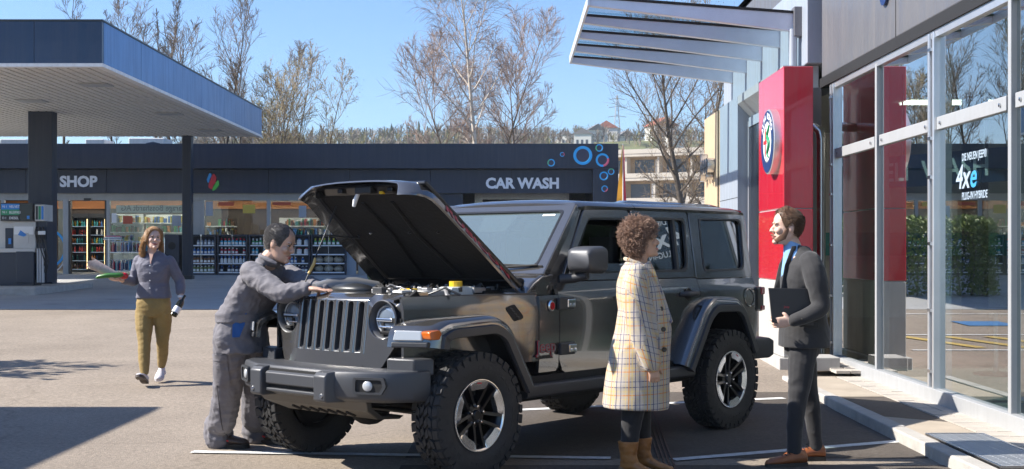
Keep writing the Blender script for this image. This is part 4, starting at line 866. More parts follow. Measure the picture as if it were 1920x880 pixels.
# lattice electricity pylon
pd_ = 470; pz = hill_z(at(1157, 0, pd_).x, pd_); pe = empty('electricity_pylon', (at(1157, 0, pd_).x, pd_, pz)); tag(pe, 'grey lattice electricity pylon on the ridge', 'pylon'); ph_ = CAMZ+(HZ-178)/F*pd_-pz
mat('pylon_steel', (.25, .27, .3), .6)
mb = MB()
wz = lambda t: 1.7*(1-t)**1.3+.25
for i in range(10):
    t0, t1 = i/10, (i+1)/10
    for sx_, sy_ in ((-1, -1), (1, -1), (1, 1), (-1, 1)):
        mb.tube([(sx_*wz(t0), sy_*wz(t0), t0*ph_), (sx_*wz(t1), sy_*wz(t1), t1*ph_)], .13, 3, False); mb.tube([(sx_*wz(t0), sy_*wz(t0), t0*ph_), (-sy_*wz(t1), sx_*wz(t1), t1*ph_)], .08, 3, False)
mb.build('mast', 'pylon_steel', pe)
for t_ in (.62, .78, .92):
    MB().tube([(-3.6*(1.25-t_*.5), 0, t_*ph_), (0, 0, t_*ph_+.5), (3.6*(1.25-t_*.5), 0, t_*ph_)], .14, 3, False).build('arm', 'pylon_steel', pe)
# ================================================================ the car (x forward, y to its left, z up)
mat('car_paint', (.165, .158, .152), .15, metal=.75, coat=1.0); mat('plastic_dark', (.035, .037, .042), .48, bump=.15, bscale=400); mat('bumper_grey', (.062, .065, .073), .42, metal=.2, bump=.1, bscale=500)
mat('rubber', (.026, .026, .027), .75, bump=.25, bscale=90, var=.2, vscale=25); mat('gloss_black', (.005, .005, .006), .28, coat=.15); mat('black_matt', (.008, .008, .009), .75); mat('liner', (.010, .010, .011), .8)
mat('machined', (.78, .79, .81), .22, metal=.95, var=.03, vscale=30); mat('chrome', (.8, .8, .82), .08, metal=1); mat('amber', (.55, .12, .01), .12, coat=.6); mat('lens_red', (.35, .01, .015), .12, coat=.6); mat('seat_black', (.013, .013, .014), .6)
mat('yellow_plastic', (.75, .48, .02), .4); mat('hood_pad', (.013, .012, .012), .85, bump=.5, bscale=35); mat('engine_grey', (.30, .30, .31), .45, metal=.5); mat('engine_light', (.42, .42, .41), .45); mat('red_decal', (.5, .03, .05), .4); mat('decal_dark', (.02, .02, .02), .4)
mat('lens_clear', (.52, .54, .56), .22, metal=.15, coat=.6); mat('lens_blue', (.22, .27, .34), .08, metal=.4, coat=1)
glass('car_glass', (.13, .155, .16), 1.5, 2.6); glass('door_glass', (.20, .235, .25), 1.5, 3.0); glass('clear_glass', (.72, .80, .80), 1.5, 3.2, sky_sheen=.09, dcol=(.60, .74, .72))
CAR = empty('car', (.119, 9.829, 0), radians(228.43)); tag(CAR, 'dark grey boxy off-road car with its bonnet propped open', 'car')
def C(mb, name, m, par=CAR, **k): return mb.build(name, m, par, **k)
def interp(T, z):
    for (a, ya), (b, yb_) in zip(T, T[1:]):
        if z <= b: return ya+(yb_-ya)*max(0, (z-a))/(b-a)
    return T[-1][1]
YB = [(.45, .765), (.55, .785), (.65, .797), (.85, .808), (1.02, .808), (1.10, .803), (1.16, .792), (1.195, .775), (1.235, .757)]
yb = lambda z: interp(YB, z)
yw = lambda z: .757-(z-1.235)*.165
def grid_solid(fn, nu, nv, off):
    """fn(u, v) -> point on the outer skin; off is added for the inner skin"""
    mb = MB(); n = nv+1; o = V(off)
    A = [V(fn(i/nu, j/nv)) for i in range(nu+1) for j in range(n)]; mb.v = [tuple(p) for p in A]+[tuple(p+o) for p in A]; k = len(A)
    for i in range(nu):
        for j in range(nv): a = i*n+j; mb.f += [(a, a+1, a+n+1, a+n), (k+a, k+a+n, k+a+n+1, k+a+1)]
    for i in range(nu): a = i*n; mb.f += [(a, a+n, k+a+n, k+a)]; a = i*n+nv; mb.f += [(a, k+a, k+a+n, a+n)]
    for j in range(nv): mb.f += [(j, k+j, k+j+1, j+1)]; a = nu*n+j; mb.f += [(a, a+1, k+a+1, k+a)]
    return mb
VT = [0, .12, .25, .38, .5, .62, .74, .82, .88, .92, .96, 1]
def side_panel(s, x0, x1, bot, top, nu=24):
    def fn(u, v):
        x = x0+(x1-x0)*u; vv = VT[int(round(v*11))]; b, t = bot(x), top(x); z = b+(t-b)*vv; return (x, s*yb(z), z)
    return grid_solid(fn, nu, 11, (0, -s*.03, 0))
def rc(x, x0, x1, r):       # lift of a rounded lower corner
    d = min(abs(x-x0), abs(x-x1)); return 0 if d > r else r-sqrt(max(0, r*r-(r-d)**2))
def arch(x, xc, R, zc=.42): return zc+sqrt(max(0, R*R-(x-xc)**2)) if abs(x-xc) < R else 0
BELT = 1.235
# ---- tub, floor, firewall
C(B(-2.02, .62, -.755, .755, .42, .60), 'floor_pan', 'black_matt'); C(B(-2.02, -1.98, -.75, .75, .5, 1.22), 'rear_panel', 'car_paint')
C(B(.56, .74, -.70, .70, .5, 1.2), 'firewall', 'black_matt')
for s in (-1, 1):
    C(MB().prism([(.6, .6), (.6, 1.16), (-1.0, 1.16), (-1.0, .6)], lambda u, v, w: (u, s*w, v), .66, .70), 'inner_trim', 'black_matt')
    C(MB().prism([(-1.0, .95), (-1.0, 1.19), (-2.0, 1.19), (-2.0, .95)], lambda u, v, w: (u, s*w, v), .66, .72), 'inner_trim', 'black_matt')
# ---- sides
for s in (-1, 1):
    C(side_panel(s, .80, .592, lambda x: .62+rc(x, .592, 5, .03), lambda x: 1.147, 8), 'cowl_side', 'car_paint', smooth=50)
    fd_ = C(side_panel(s, .584, -.405, lambda x: .600+rc(x, .584, -.405, .10), lambda x: BELT), 'front_door', 'car_paint', smooth=50)
    rd_ = C(side_panel(s, -.413, -1.195, lambda x: max(.600+rc(x, -.413, -3, .10), arch(x, -1.50, .62)), lambda x: BELT, 36), 'rear_door', 'car_paint', smooth=50)
    qp = C(side_panel(s, -1.203, -2.06, lambda x: max(.70, arch(x, -1.50, .56)), lambda x: BELT-.012, 36), 'quarter_panel', 'car_paint', smooth=50)
    FO = lambda u, v, w: (u, s*(yw(v)-w), v)
    # window frames and glass
    fo = rpoly([(.505, 1.24), (-.398, 1.24), (-.398, 1.768), (.150, 1.758)], [.03, .02, .04, .05]); fi = rpoly([(.425, 1.298), (-.345, 1.300), (-.345, 1.700), (.100, 1.694)], [.04, .05, .06, .06])
    C(MB().ring(fo, fi, FO, -.002, .045), 'window_frame', 'car_paint', fd_, smooth=40, bevel=.006)
    C(MB().ring(rpoly([(.43, 1.290), (-.350, 1.292), (-.350, 1.706), (.098, 1.700)], [.04, .05, .06, .06]), rpoly([(.395, 1.306), (-.335, 1.308), (-.335, 1.690), (.11, 1.684)], [.04, .05, .06, .06]), FO, -.006, .01), 'window_seal', 'gloss_black', fd_)
    ro = rpoly([(-.416, 1.24), (-1.190, 1.24), (-1.20, 1.772), (-.416, 1.768)], [.02, .02, .05, .04]); ri = rpoly([(-.50, 1.296), (-1.095, 1.296), (-1.14, 1.712), (-.475, 1.706)], [.06, .09, .05, .06])
    C(MB().ring(ro, ri, FO, -.002, .045), 'window_frame', 'car_paint', rd_, smooth=40, bevel=.006)
    C(MB().ring(rpoly([(-.494, 1.288), (-1.098, 1.288), (-1.146, 1.718), (-.468, 1.712)], [.06, .09, .05, .06]), rpoly([(-.512, 1.306), (-1.082, 1.306), (-1.128, 1.700), (-.488, 1.694)], [.06, .09, .05, .06]), FO, -.007, .01), 'window_seal', 'chrome' if 0 else 'plastic_dark', rd_)
    C(MB().prism([(-.945, 1.30), (-.975, 1.30), (-1.0, 1.71), (-.970, 1.71)], FO, -.004, .02), 'window_divider', 'plastic_dark', rd_)
    qo = rpoly([(-1.207, 1.228), (-2.055, 1.228), (-2.085, 1.778), (-1.215, 1.774)], [.02, .02, .06, .02]); qi = rpoly([(-1.33, 1.292), (-1.945, 1.296), (-2.0, 1.718), (-1.355, 1.714)], [.05, .09, .06, .05])
    C(MB().ring(qo, qi, FO, -.002, .045), 'window_frame', 'car_paint', qp, smooth=40, bevel=.006)
    C(MB().ring(rpoly([(-1.324, 1.284), (-1.952, 1.288), (-2.008, 1.726), (-1.347, 1.722)], [.05, .09, .06, .05]), rpoly([(-1.338, 1.300), (-1.938, 1.304), (-1.992, 1.712), (-1.363, 1.708)], [.05, .09, .06, .05]), FO, -.007, .01), 'window_seal', 'bumper_grey', qp)
    C(MB().prism([(.42, 1.30), (-.345, 1.30), (-.345, 1.70), (.10, 1.69)], FO, .020, .024), 'window', 'door_glass', fd_) if s < 0 else None
    C(MB().prism([(.34, 1.30), (-.345, 1.30), (-.345, 1.36), (.30, 1.36)], FO, .020, .024), 'window', 'door_glass', fd_) if s > 0 else None
    C(MB().prism([(-.49, 1.292), (-1.10, 1.292), (-1.145, 1.714), (-.470, 1.708)], FO, .020, .024), 'window', 'door_glass', rd_)
    C(MB().prism([(-1.33, 1.29), (-1.95, 1.29), (-2.0, 1.72), (-1.35, 1.715)], FO, .020, .024), 'window', 'door_glass', qp)
    # hinges, handles, mirror
    for x, z in ((.525, 1.088), (.512, .772)):
        hg = C(MB().cbox((x+.015, s*.822, z), (.16, .03, .085)), 'hinge', 'plastic_dark', fd_, bevel=.008); C(MB().cbox((x-.03, s*.836, z), (.085, .018, .06)), 'hinge_cover', 'chrome', hg, bevel=.006)
        for q in (-.012, .03): C(MB().revolve([(0, s*.848), (.011, s*.848), (.011, s*.84)], (x-.045+q, 0, z-.01), 'y', 8), 'bolt', 'machined', hg)
    hg = C(MB().cbox((-.46, s*.818, .772), (.13, .028, .08)), 'hinge', 'plastic_dark', rd_, bevel=.008); hg = C(MB().cbox((-.46, s*.818, 1.088), (.13, .028, .08)), 'hinge', 'plastic_dark', rd_, bevel=.008)
    for x, pr_ in ((-.20, fd_), (-1.02, rd_)):
        hn = C(MB().tube([(x+.10, s*.80, 1.112), (x+.085, s*.842, 1.114), (x-.02, s*.852, 1.114), (x-.085, s*.842, 1.114), (x-.10, s*.80, 1.112)], [.018, .02, .022, .02, .018], 10), 'door_handle', 'plastic_dark', pr_, smooth=60)
        C(MB().revolve([(0, s*.808), (.045, s*.811), (.05, s*.806)], (x, 0, 1.11), 'y', 16), 'handle_recess', 'gloss_black', pr_)
    mi = C(MB().loft([[(x_, s*y_, z_) for y_, z_ in rrect(.795+i_, 1.035-i_*.5, 1.30+i_, 1.485-i_, .045-i_*.3, 4)] for x_, i_ in ((.33, .004), (.36, -.004), (.44, 0), (.50, .012), (.525, .04))]), 'mirror', 'bumper_grey', CAR, smooth=45)
    C(MB().prism(rrect(.815, 1.015, 1.32, 1.465, .03, 4), lambda u, v, w: (w, s*u, v), .322, .331), 'mirror_glass', 'chrome', mi)
    C(MB().tube([(.50, s*.74, 1.255), (.45, s*.82, 1.262), (.43, s*.93, 1.285)], [.035, .034, .03], 10), 'mirror_arm', 'plastic_dark', mi, smooth=60)
    # a-pillar
    C(MB().loft([[(x_, s*y_, z_) for x_, y_ in ((a_, c_), (b_, c_-.02), (b_, c_-.10), (a_, c_-.07))] for z_, a_, b_, c_ in ((1.215, .500, .74, .752), (1.30, .455, .665, .742), (1.50, .325, .49, .710), (1.79, .135, .225, .664))]), 'a_pillar', 'car_paint', CAR, smooth=30, bevel=.02, seg=3)
    # rock rail and inner sills
    C(B(-.98, 1.02, s*.74 if s > 0 else -.80, s*.80 if s > 0 else -.74, .50, .60), 'sill', 'black_matt')
    C(MB().loft([[(x_, s*y_, z_) for y_, z_ in rrect(.80, .885, .465, .555, .02, 3)] for x_ in (1.02, .9, -.9, -1.0)]), 'rock_rail', 'plastic_dark', CAR, smooth=50)
    # tail lamp
    tl = C(MB().cbox((-2.10, s*.755, 1.04), (.13, .13, .21)), 'tail_lamp', 'gloss_black', CAR, bevel=.02); C(MB().cbox((-2.135, s*.772, 1.11), (.07, .11, .065)), 'lens', 'lens_red', tl, bevel=.012); C(MB().cbox((-2.135, s*.772, .965), (.07, .11, .045)), 'lens', 'lens_red', tl, bevel=.012)
    # ---- front inner wing: tapers from the cowl to the grille
    wy = lambda x: interp([(.6, .80), (.82, .795), (1.2, .735), (1.6, .675), (1.93, .635)], x)
    C(grid_solid(lambda u, v: (.802+u*1.12, s*(wy(.802+u*1.12)-(.0 if v < .8 else (v-.8)*.10)), .70+v*(interp([(.6, 1.147), (1.2, 1.160), (1.93, 1.165)], .802+u*1.12)-.70)), 24, 10, (0, -s*.02, 0)), 'front_wing', 'car_paint', smooth=60)
    C(grid_solid(lambda u, v: (.802+u*1.12, s*(wy(.802+u*1.12)-.02-v*.10), 1.150+(.018 if v < .5 else .01)), 20, 3, (0, 0, -.015)), 'wing_ledge', 'plastic_dark', smooth=60)
    vt = C(MB().prism(rpoly([(1.02, .98), (1.10, 1.075), (1.02, 1.095), (.93, 1.00)], .02), lambda u, v, w: (u, s*(wy(u)+w), v), -.005, .006), 'vent', 'black_matt')
    for i in range(5): C(MB().prism([(1.04-i*.018, 1.07-i*.019), (1.065-i*.018, 1.078-i*.019), (1.06-i*.018, 1.07-i*.019), (1.035-i*.018, 1.062-i*.019)], lambda u, v, w: (u, s*(wy(u)+w), v), .006, .009), 'vent_slat', 'plastic_dark', vt)
def flare(s, path, front, m_top='car_paint', yin=.655):
    P = [V(p) for p in path]; rings, rings2, rings3 = [], [], []
    cen = V((sum(p.x for p in P)/len(P), .45))
    for i, p in enumerate(P):
        t = (P[min(i+1, len(P)-1)]-P[max(i-1, 0)]).normalized(); n = V((-t.y, t.x)); 
        if n.dot(p-cen) < 0: n = -n
        def pt(y, o):
            q = p+n*o; dx = -(max(0, y-.66))*.52*max(0, min(1, (p.x-1.70)/.3)) if front else 0
            return (q.x+dx, s*y, q.y)
        rings.append([pt(yin, -.004), pt(.80, .004), pt(.872, 0), pt(.905, -.012), pt(.926, -.04), pt(.930, -.058), pt(.91, -.06), pt(.86, -.04), pt(yin, -.035)])
        rings2.append([pt(.928, -.060), pt(.945, -.066), pt(.945, -.115), pt(.925, -.122), pt(.88, -.10), pt(.88, -.062)])
        rings3.append([pt(.88, -.09), pt(.88, -.10), pt(.45, -.085), pt(.45, -.07)])
    fl_ = C(MB().loft(rings), 'fender_flare', m_top, CAR, smooth=42); C(MB().loft(rings2), 'flare_lip', 'plastic_dark', fl_, smooth=42); C(MB().loft(rings3[6:] if front else rings3), 'wheel_liner', 'liner', fl_, smooth=60)
    return fl_
def smooth_path(p, r=.08, n=4):
    out = [p[0]]; 
    for i in range(1, len(p)-1):
        a, b, c = V(p[i-1]), V(p[i]), V(p[i+1]); d = min(r, (a-b).length*.45, (c-b).length*.45); A = b+(a-b).normalized()*d; D = b+(c-b).normalized()*d
        for k in range(n+1): t = k/n; q = A*(1-t)**2+b*2*t*(1-t)+D*t*t; out.append((q.x, q.y))
    return out+[p[-1]]
for s in (-1, 1):
    ff = flare(s, smooth_path([(2.085, .865), (2.065, .985), (1.90, 1.03), (1.36, 1.045), (1.21, .975), (.965, .575)], .09), True)
    # marker and daytime lamps on the slanting front of the flare
    def fp(y, z, w): return (2.084-(y-.66)*.52-(z-.9)*.10+w, s*y, z)
    dl = C(MB().prism([(.70, .905), (.868, .905), (.862, .966), (.71, .968)], fp, .002, .016), 'running_lamp', 'lens_clear', ff, bevel=.006)
    C(MB().prism([(.69, .862), (.90, .862), (.90, .897), (.69, .897)], fp, -.03, .012), 'flare_chin', 'plastic_dark', ff, bevel=.008)
    C(MB().prism(rpoly([(1.98, .915), (1.99, .962), (1.905, .972), (1.885, .95), (1.905, .912)], .012, 3), lambda u, v, w: (u, s*w, v), .86, .938), 'marker_lamp', 'amber', ff, bevel=.01, smooth=40)
    flare(s, smooth_path([(-.80, .575), (-1.075, .99), (-1.22, 1.085), (-1.60, 1.075), (-1.72, 1.0), (-1.92, .66)], .09), False)
    C(B(-2.0, -1.0, (.50 if s > 0 else -.66), (.66 if s > 0 else -.50), .98, 1.0), 'wheel_house', 'liner'); C(B(1.0, 1.93, .46 if s > 0 else -.62, .62 if s > 0 else -.46, 1.0, 1.03), 'wheel_house', 'liner'); C(B(1.0, 1.93, s*.45-.01, s*.45+.01, .5, 1.0), 'wheel_house', 'liner')
    C(B(-2.0, -1.0, s*.50-.01, s*.50+.01, .5, 1.0), 'wheel_house', 'liner')
# ---- cowl, windscreen frame, roof
C(MB().prism([(.875, 1.12), (.865, 1.175), (.80, 1.235), (.70, 1.285), (.56, 1.30), (.56, 1.12)], lambda u, v, w: (u, w, v), -.738, .738), 'cowl', 'car_paint', smooth=35, bevel=.022, seg=3)
wb_, wt_ = V((.672, 0, 1.285)), V((.205, 0, 1.805)); wd_ = wt_-wb_; wn_ = V((wd_.z, 0, -wd_.x)).normalized()
WS = lambda u, v, w: tuple(wb_+wd_*v+V((0, u, 0))+wn_*w)
so_ = rpoly([(-.735, 0), (.735, 0), (.662, 1), (-.662, 1)], [.03, .03, .05, .05], 8); si_ = rpoly([(-.632, .085), (.632, .085), (.586, .875), (-.586, .875)], [.09, .09, .05, .05], 8)
wf = C(MB().ring(so_, si_, WS, -.05, .012), 'windscreen_frame', 'car_paint', smooth=40, bevel=.008)
C(MB().ring(rpoly([(-.640, .076), (.640, .076), (.593, .885), (-.593, .885)], [.09, .09, .05, .05], 8), rpoly([(-.620, .10), (.620, .10), (.575, .862), (-.575, .862)], [.09, .09, .05, .05], 8), WS, .006, .015), 'windscreen_seal', 'gloss_black', wf)
C(MB().prism(rpoly([(-.63, .086), (.63, .086), (.585, .874), (-.585, .874)], .06, 6), WS, -.004, .002), 'windscreen', 'clear_glass', wf)
C(MB().prism([(-.17, .62), (.10, .62), (.14, .86), (-.21, .86)], WS, -.03, -.012), 'sensor_cover', 'black_matt', wf); C(MB().prism([(.40, .815), (.52, .815), (.517, .84), (.40, .84)], WS, .003, .004), 'sticker', 'letter_white', wf)
for y0 in (-.35, .25):   # wipers
    wp = C(MB().tube([WS(y0, -.01, .03), WS(y0+.05, .05, .035), WS(y0+.40, .10, .03)], [.012, .01, .006], 6), 'wiper', 'black_matt', CAR)
    C(MB().tube([WS(y0+.02, .115, .018), WS(y0+.44, .10, .018)], .007, 5), 'blade', 'black_matt', wp)
nzl = C(MB().cbox((.79, .46, 1.27), (.09, .13, .035)), 'washer_nozzle', 'gloss_black', bevel=.012)
# hood catches on the cowl
for s in (-1, 1): C(MB().revolve([(0, s*.812), (.018, s*.81), (.018, s*.80)], (.705, 0, 1.20), 'y', 12), 'cap_screw', 'black_matt')
def roof_sec(x, a=1.0, dz=0):
    e = .672*a; return [(x, y, z+dz) for y, z in ((-e, 1.762), (-e-.004, 1.785), (-e+.02, 1.808), (-.58*a, 1.824), (-.3, 1.838), (0, 1.842), (.3, 1.838), (.58*a, 1.824), (e-.02, 1.808), (e+.004, 1.785), (e, 1.762), (.5, 1.755), (-.5, 1.755))]
C(MB().loft([roof_sec(.235, .975, -.030), roof_sec(.20, .99, -.010), roof_sec(.12), roof_sec(-.472)]), 'roof_panel', 'car_paint', smooth=38)
C(MB().loft([roof_sec(-.482), roof_sec(-1.3), roof_sec(-1.95, 1, -.004), roof_sec(-2.05, 1, -.012), roof_sec(-2.085, .985, -.035)]), 'hard_top', 'car_paint', smooth=38)
for y in (-.45, -.15, .15, .45): C(MB().loft([[(x, y-.07, 1.825), (x, y-.05, z_), (x, y+.05, z_), (x, y+.07, 1.825)] for x, z_ in ((-.55, 1.826), (-.65, 1.85), (-1.8, 1.848), (-1.95, 1.822))]), 'roof_rib', 'car_paint', smooth=40)
C(B(-2.09, -2.04, -.68, .68, 1.22, 1.27), 'tailgate_rail', 'car_paint'); C(B(-2.085, -2.075, -.6, .6, 1.27, 1.75), 'rear_window', 'door_glass')
for s in (-1, 1): C(MB().loft([[(x_, s*y_, z_) for x_, y_ in ((a_, b_), (a_-.03, b_-.01), (a_-.03, b_-.09), (a_, b_-.09))] for z_, a_, b_ in ((1.23, -2.05, .757), (1.77, -2.06, .668))]), 'rear_pillar', 'car_paint')
# ---- interior
C(MB().prism([(.60, .95), (.60, 1.24), (.42, 1.27), (.22, 1.20), (.18, 1.02), (.24, .85)], lambda u, v, w: (u, w, v), -.66, .66), 'dashboard', 'seat_black', bevel=.02)
C(MB().prism([(.24, .55), (.24, .95), (.1, .95), (-.7, .90), (-.7, .55)], lambda u, v, w: (u, w, v), -.13, .13), 'console', 'seat_black', bevel=.02)
sw = C(MB().tube([V((.13, .37, 1.13))+V((cos(a)*.07, sin(a)*.185, cos(a+0)*0+sin(a+pi/2)*.17)) for a in [2*pi*i/28 for i in range(29)]], .016, 8), 'steering_wheel', 'seat_black', smooth=60)
C(MB().tube([(.13, .19, 1.13), (.12, .37, 1.12), (.13, .55, 1.13)], [.014, .045, .014], 8), 'spoke', 'seat_black', sw, smooth=60)
def seat(x, y, w):
    st_ = C(MB().loft([[(x+a, y+b, z) for a, b in rrect(-.26, .26, -w, w, .06, 3)] for z in (.70, .85)]), 'seat', 'seat_black', bevel=.02)
    C(MB().loft([[(x+dx+a, y+b, z) for a, b in rrect(-.07, .07, -w*k, w*k, .04, 3)] for z, dx, k in ((.82, -.20, 1), (1.1, -.27, 1.0), (1.30, -.33, .85), (1.36, -.34, .7))]), 'backrest', 'seat_black', st_, smooth=50)
    for hy in ((0,) if w < .4 else (-.38, .38)): C(MB().loft([[(x-.35+a, y+hy+b, z) for a, b in rrect(-.05, .05, -.12, .12, .03, 3)] for z in (1.37, 1.40, 1.54, 1.56)]), 'headrest', 'seat_black', st_, smooth=50)
seat(-.15, .36, .25); seat(-.15, -.36, .25); seat(-1.1, 0, .62)
for s in (-1, 1):
    C(MB().tube([(.25, s*.58, 1.72), (-.4, s*.60, 1.735), (-1.0, s*.6, 1.735), (-1.9, s*.58, 1.70)], .03, 8), 'roll_bar', 'black_matt', smooth=60); C(MB().tube([(-.40, s*.60, 1.73), (-.42, s*.66, 1.25), (-.42, s*.67, .7)], .032, 8), 'roll_bar', 'black_matt', smooth=60); C(MB().tube([(-1.25, s*.6, 1.73), (-1.26, s*.66, 1.25)], .032, 8), 'roll_bar', 'black_matt', smooth=60)
C(B(.12, -.47+0, -.6, .6, 1.735, 1.75) if 0 else B(-2.0, .15, -.6, .6, 1.738, 1.75), 'headliner', 'black_matt')
C(MB().cbox((.16, 0, 1.64), (.03, .20, .06)), 'rear_mirror', 'black_matt', bevel=.01)
# ---- grille with seven slots and round lamps
def xg(y, z): return 2.02-.22*y*y-(z-.77)*.13-(.05*max(0, (z-1.13)/.045)**2 if z > 1.13 else 0)
GF = lambda u, v, w: (xg(u, v)+w, u, v)
gri = empty('grille', (0, 0, 0)); gri.parent = CAR
def strip(z0, z1, y0, y1, n_=30, m_=4, th=.05): return grid_solid(lambda u, v: GF(y0+(y1-y0)*u, z0+(z1-z0)*v, 0), n_, m_, (-th, 0, 0))
C(strip(1.133, 1.178, -.335, .335, 30, 8), 'top_bar', 'car_paint', gri, smooth=50); C(strip(.700, .803, -.335, .335), 'lower_bar', 'car_paint', gri, smooth=50)
C(grid_solid(lambda u, v: (xg(-.6+1.2*u, 1.178)-v*.16, -.6+1.2*u, 1.178+.014*sin(v*pi/2)), 30, 5, (0, 0, -.03)), 'radiator_deck', 'car_paint', gri, smooth=50)
pitch, sw2 = .094, .029
for i in range(8):
    yc = -.329+i*pitch; hw = pitch/2-sw2
    C(MB().loft([[(xg(yc, z)-.055, yc-hw-.004, z), (xg(yc, z)-.008, yc-hw, z), (xg(yc, z)+.001, yc-hw*.55, z), (xg(yc, z)+.001, yc+hw*.55, z), (xg(yc, z)-.008, yc+hw, z), (xg(yc, z)-.055, yc+hw+.004, z)] for z in (.80, .83, .9, 1.0, 1.07, 1.11, 1.137)]), 'bar', 'car_paint', gri, smooth=50)
for i in range(7):
    yc = -.282+i*pitch; o_ = rpoly([(yc-sw2-.002, .795), (yc+sw2+.002, .795), (yc+sw2+.002, 1.138), (yc-sw2-.002, 1.138)], .022, 4); i_ = rpoly([(yc-sw2+.006, .812), (yc+sw2-.006, .812), (yc+sw2-.006, 1.128), (yc-sw2+.006, 1.128)], .018, 4)
    tr = C(MB().ring(o_, i_, GF, -.05, -.004), 'slot_trim', 'bumper_grey', gri, smooth=40); 
    C(MB().prism([(.803, -.05), (.803, .0), (.836, -.05)], lambda u, v, w: (xg(yc, u)+v, w, u), yc-sw2+.005, yc+sw2-.005), 'slot_sill', 'machined', tr)
rad_ = C(B(1.86, 1.885, -.42, .42, .78, 1.14), 'radiator', 'black_matt', gri)
for i in range(15): C(MB().cbox((1.895, 0, .80+i*.0235), (.012, .80, .004)), 'radiator_fin', 'dark_metal', rad_)
for s in (-1, 1):
    hc = (s*.470, 1.018); hr = .118; poly = [(s*.333, .700), (s*.480, .700), (s*.575, .86), (s*.613, 1.0), (s*.607, 1.12), (s*.57, 1.178), (s*.333, 1.178)]
    outl, inn = [], []
    for k in range(72):
        a = 2*pi*k/72; dx_, dz_ = cos(a), sin(a); best = 9
        for p, q in zip(poly, poly[1:]+poly[:1]):
            ex, ez = q[0]-p[0], q[1]-p[1]; den = dx_*ez-dz_*ex
            if abs(den) < 1e-9: continue
            t_ = ((p[0]-hc[0])*ez-(p[1]-hc[1])*ex)/den; u_ = ((p[0]-hc[0])*dz_-(p[1]-hc[1])*dx_)/den
            if t_ > 0 and -1e-6 <= u_ <= 1+1e-6: best = min(best, t_)
        outl.append((hc[0]+dx_*best, hc[1]+dz_*best)); inn.append((hc[0]+dx_*hr, hc[1]+dz_*hr))
    C(MB().ring(outl, inn, GF, -.05, 0), 'lamp_panel', 'car_paint', gri, smooth=40, bevel=.003)
    hx = xg(s*.47, 1.018)
    hl = C(MB().revolve([(hr+.010, .006), (hr+.004, .012), (hr-.004, .008), (hr-.016, -.03), (hr-.020, -.075)], (hx, hc[0], hc[1]), 'x', 48), 'headlamp', 'bumper_grey', gri, smooth=60)
    C(MB().revolve([(hr-.019, -.06), (hr-.03, -.035), (hr-.045, -.027), (.04, -.018), (0, -.016)], (hx, hc[0], hc[1]), 'x', 40), 'lens', 'lens_blue', hl, smooth=60)
    C(MB().cbox((hx-.012, hc[0], hc[1]), (.02, .15, .020)), 'lens_bar', 'chrome', hl, bevel=.004); C(MB().cbox((hx-.018, hc[0], hc[1]-.045), (.02, .12, .012)), 'lens_bar', 'chrome', hl, bevel=.004)
    C(MB().revolve([(hr-.018, -.04), (hr-.03, -.020), (hr-.036, -.028)], (hx, hc[0], hc[1]), 'x', 40), 'lamp_ring', 'lens_clear', hl, smooth=60)
    C(MB().prism([(1.84, .70), (1.84, 1.13), (1.72, 1.13), (1.72, .70)], lambda u, v, w: (u, s*w, v), .36, .58), 'lamp_box', 'black_matt')
# ---- front bumper
hp = [(2.285, 0), (2.285, .40), (2.235, .52), (2.15, .70), (2.0, .80), (1.86, .825), (1.86, .58), (1.90, .50), (1.90, 0)]
plan = hp[:6]+hp[6:8]; plan = [(x, y) for x, y in plan]+[(x, -y) for x, y in plan[::-1] if y > 0]
plan = [p for i, p in enumerate(plan) if p not in plan[:i]]
bu = C(MB().loft([[(x*(1-k)+2.0*k if x > 2.0 else x, y*(1-k*.12), z) for x, y in plan] for z, k in ((.520, .22), (.545, .03), (.60, 0), (.66, 0), (.690, .02), (.714, .06))]), 'front_bumper', 'bumper_grey', smooth=35, bevel=.012, seg=3)
for s in (-1, 1):
    up = C(MB().loft([[(x_, s*y_, z_) for x_, y_ in ((2.20, .255), (a_, .265), (a_, .375), (2.20, .42))] for z_, a_ in ((.515, 2.325), (.53, 2.345), (.68, 2.345), (.702, 2.32), (.712, 2.24))]), 'upright', 'bumper_grey', bu, smooth=30, bevel=.008)
    C(MB().revolve([(0, .008), (.012, .008), (.014, 0)], (2.345, s*.345, .56), 'x', 12), 'bolt', 'machined', up)
    # fog lamp in its recess on the slanting face
    M_ = Matrix.Translation((2.196, s*.618, .628)) @ Matrix.Rotation(s*radians(25), 4, 'Z')
    fo_, fi_ = rpoly([(-.105, -.052), (.085, -.052), (.115, 0), (.10, .052), (-.105, .052)], .018, 4), rpoly([(-.088, -.038), (.07, -.038), (.092, 0), (.082, .038), (-.088, .038)], .014, 4)
    fg = C(MB().ring(fo_, fi_, lambda u, v, w: M_ @ V((w, s*u, v)), -.02, .012), 'fog_surround', 'plastic_dark', bu, smooth=40)
    C(MB().prism(fi_, lambda u, v, w: M_ @ V((w, s*u, v)), .0015, .003), 'fog_recess', 'black_matt', fg)
    C(MB().add([M_ @ V(p) for p in MB().revolve([(0, .014), (.022, .013), (.030, .009), (.033, .003)], (0, -s*.01, 0), 'x', 24).v], MB().revolve([(0, .014), (.022, .013), (.030, .009), (.033, .003)], (0, 0, 0), 'x', 24).f), 'fog_lens', 'lens_clear', fg, smooth=60)
    C(MB().loft([[(x_, s*y_, z_) for x_, y_ in ((2.0, .56), (1.95, .76), (1.84, .83), (1.80, .62))] for z_ in (.68, .765, .785)]), 'bumper_wing', 'bumper_grey', bu, smooth=30, bevel=.012)
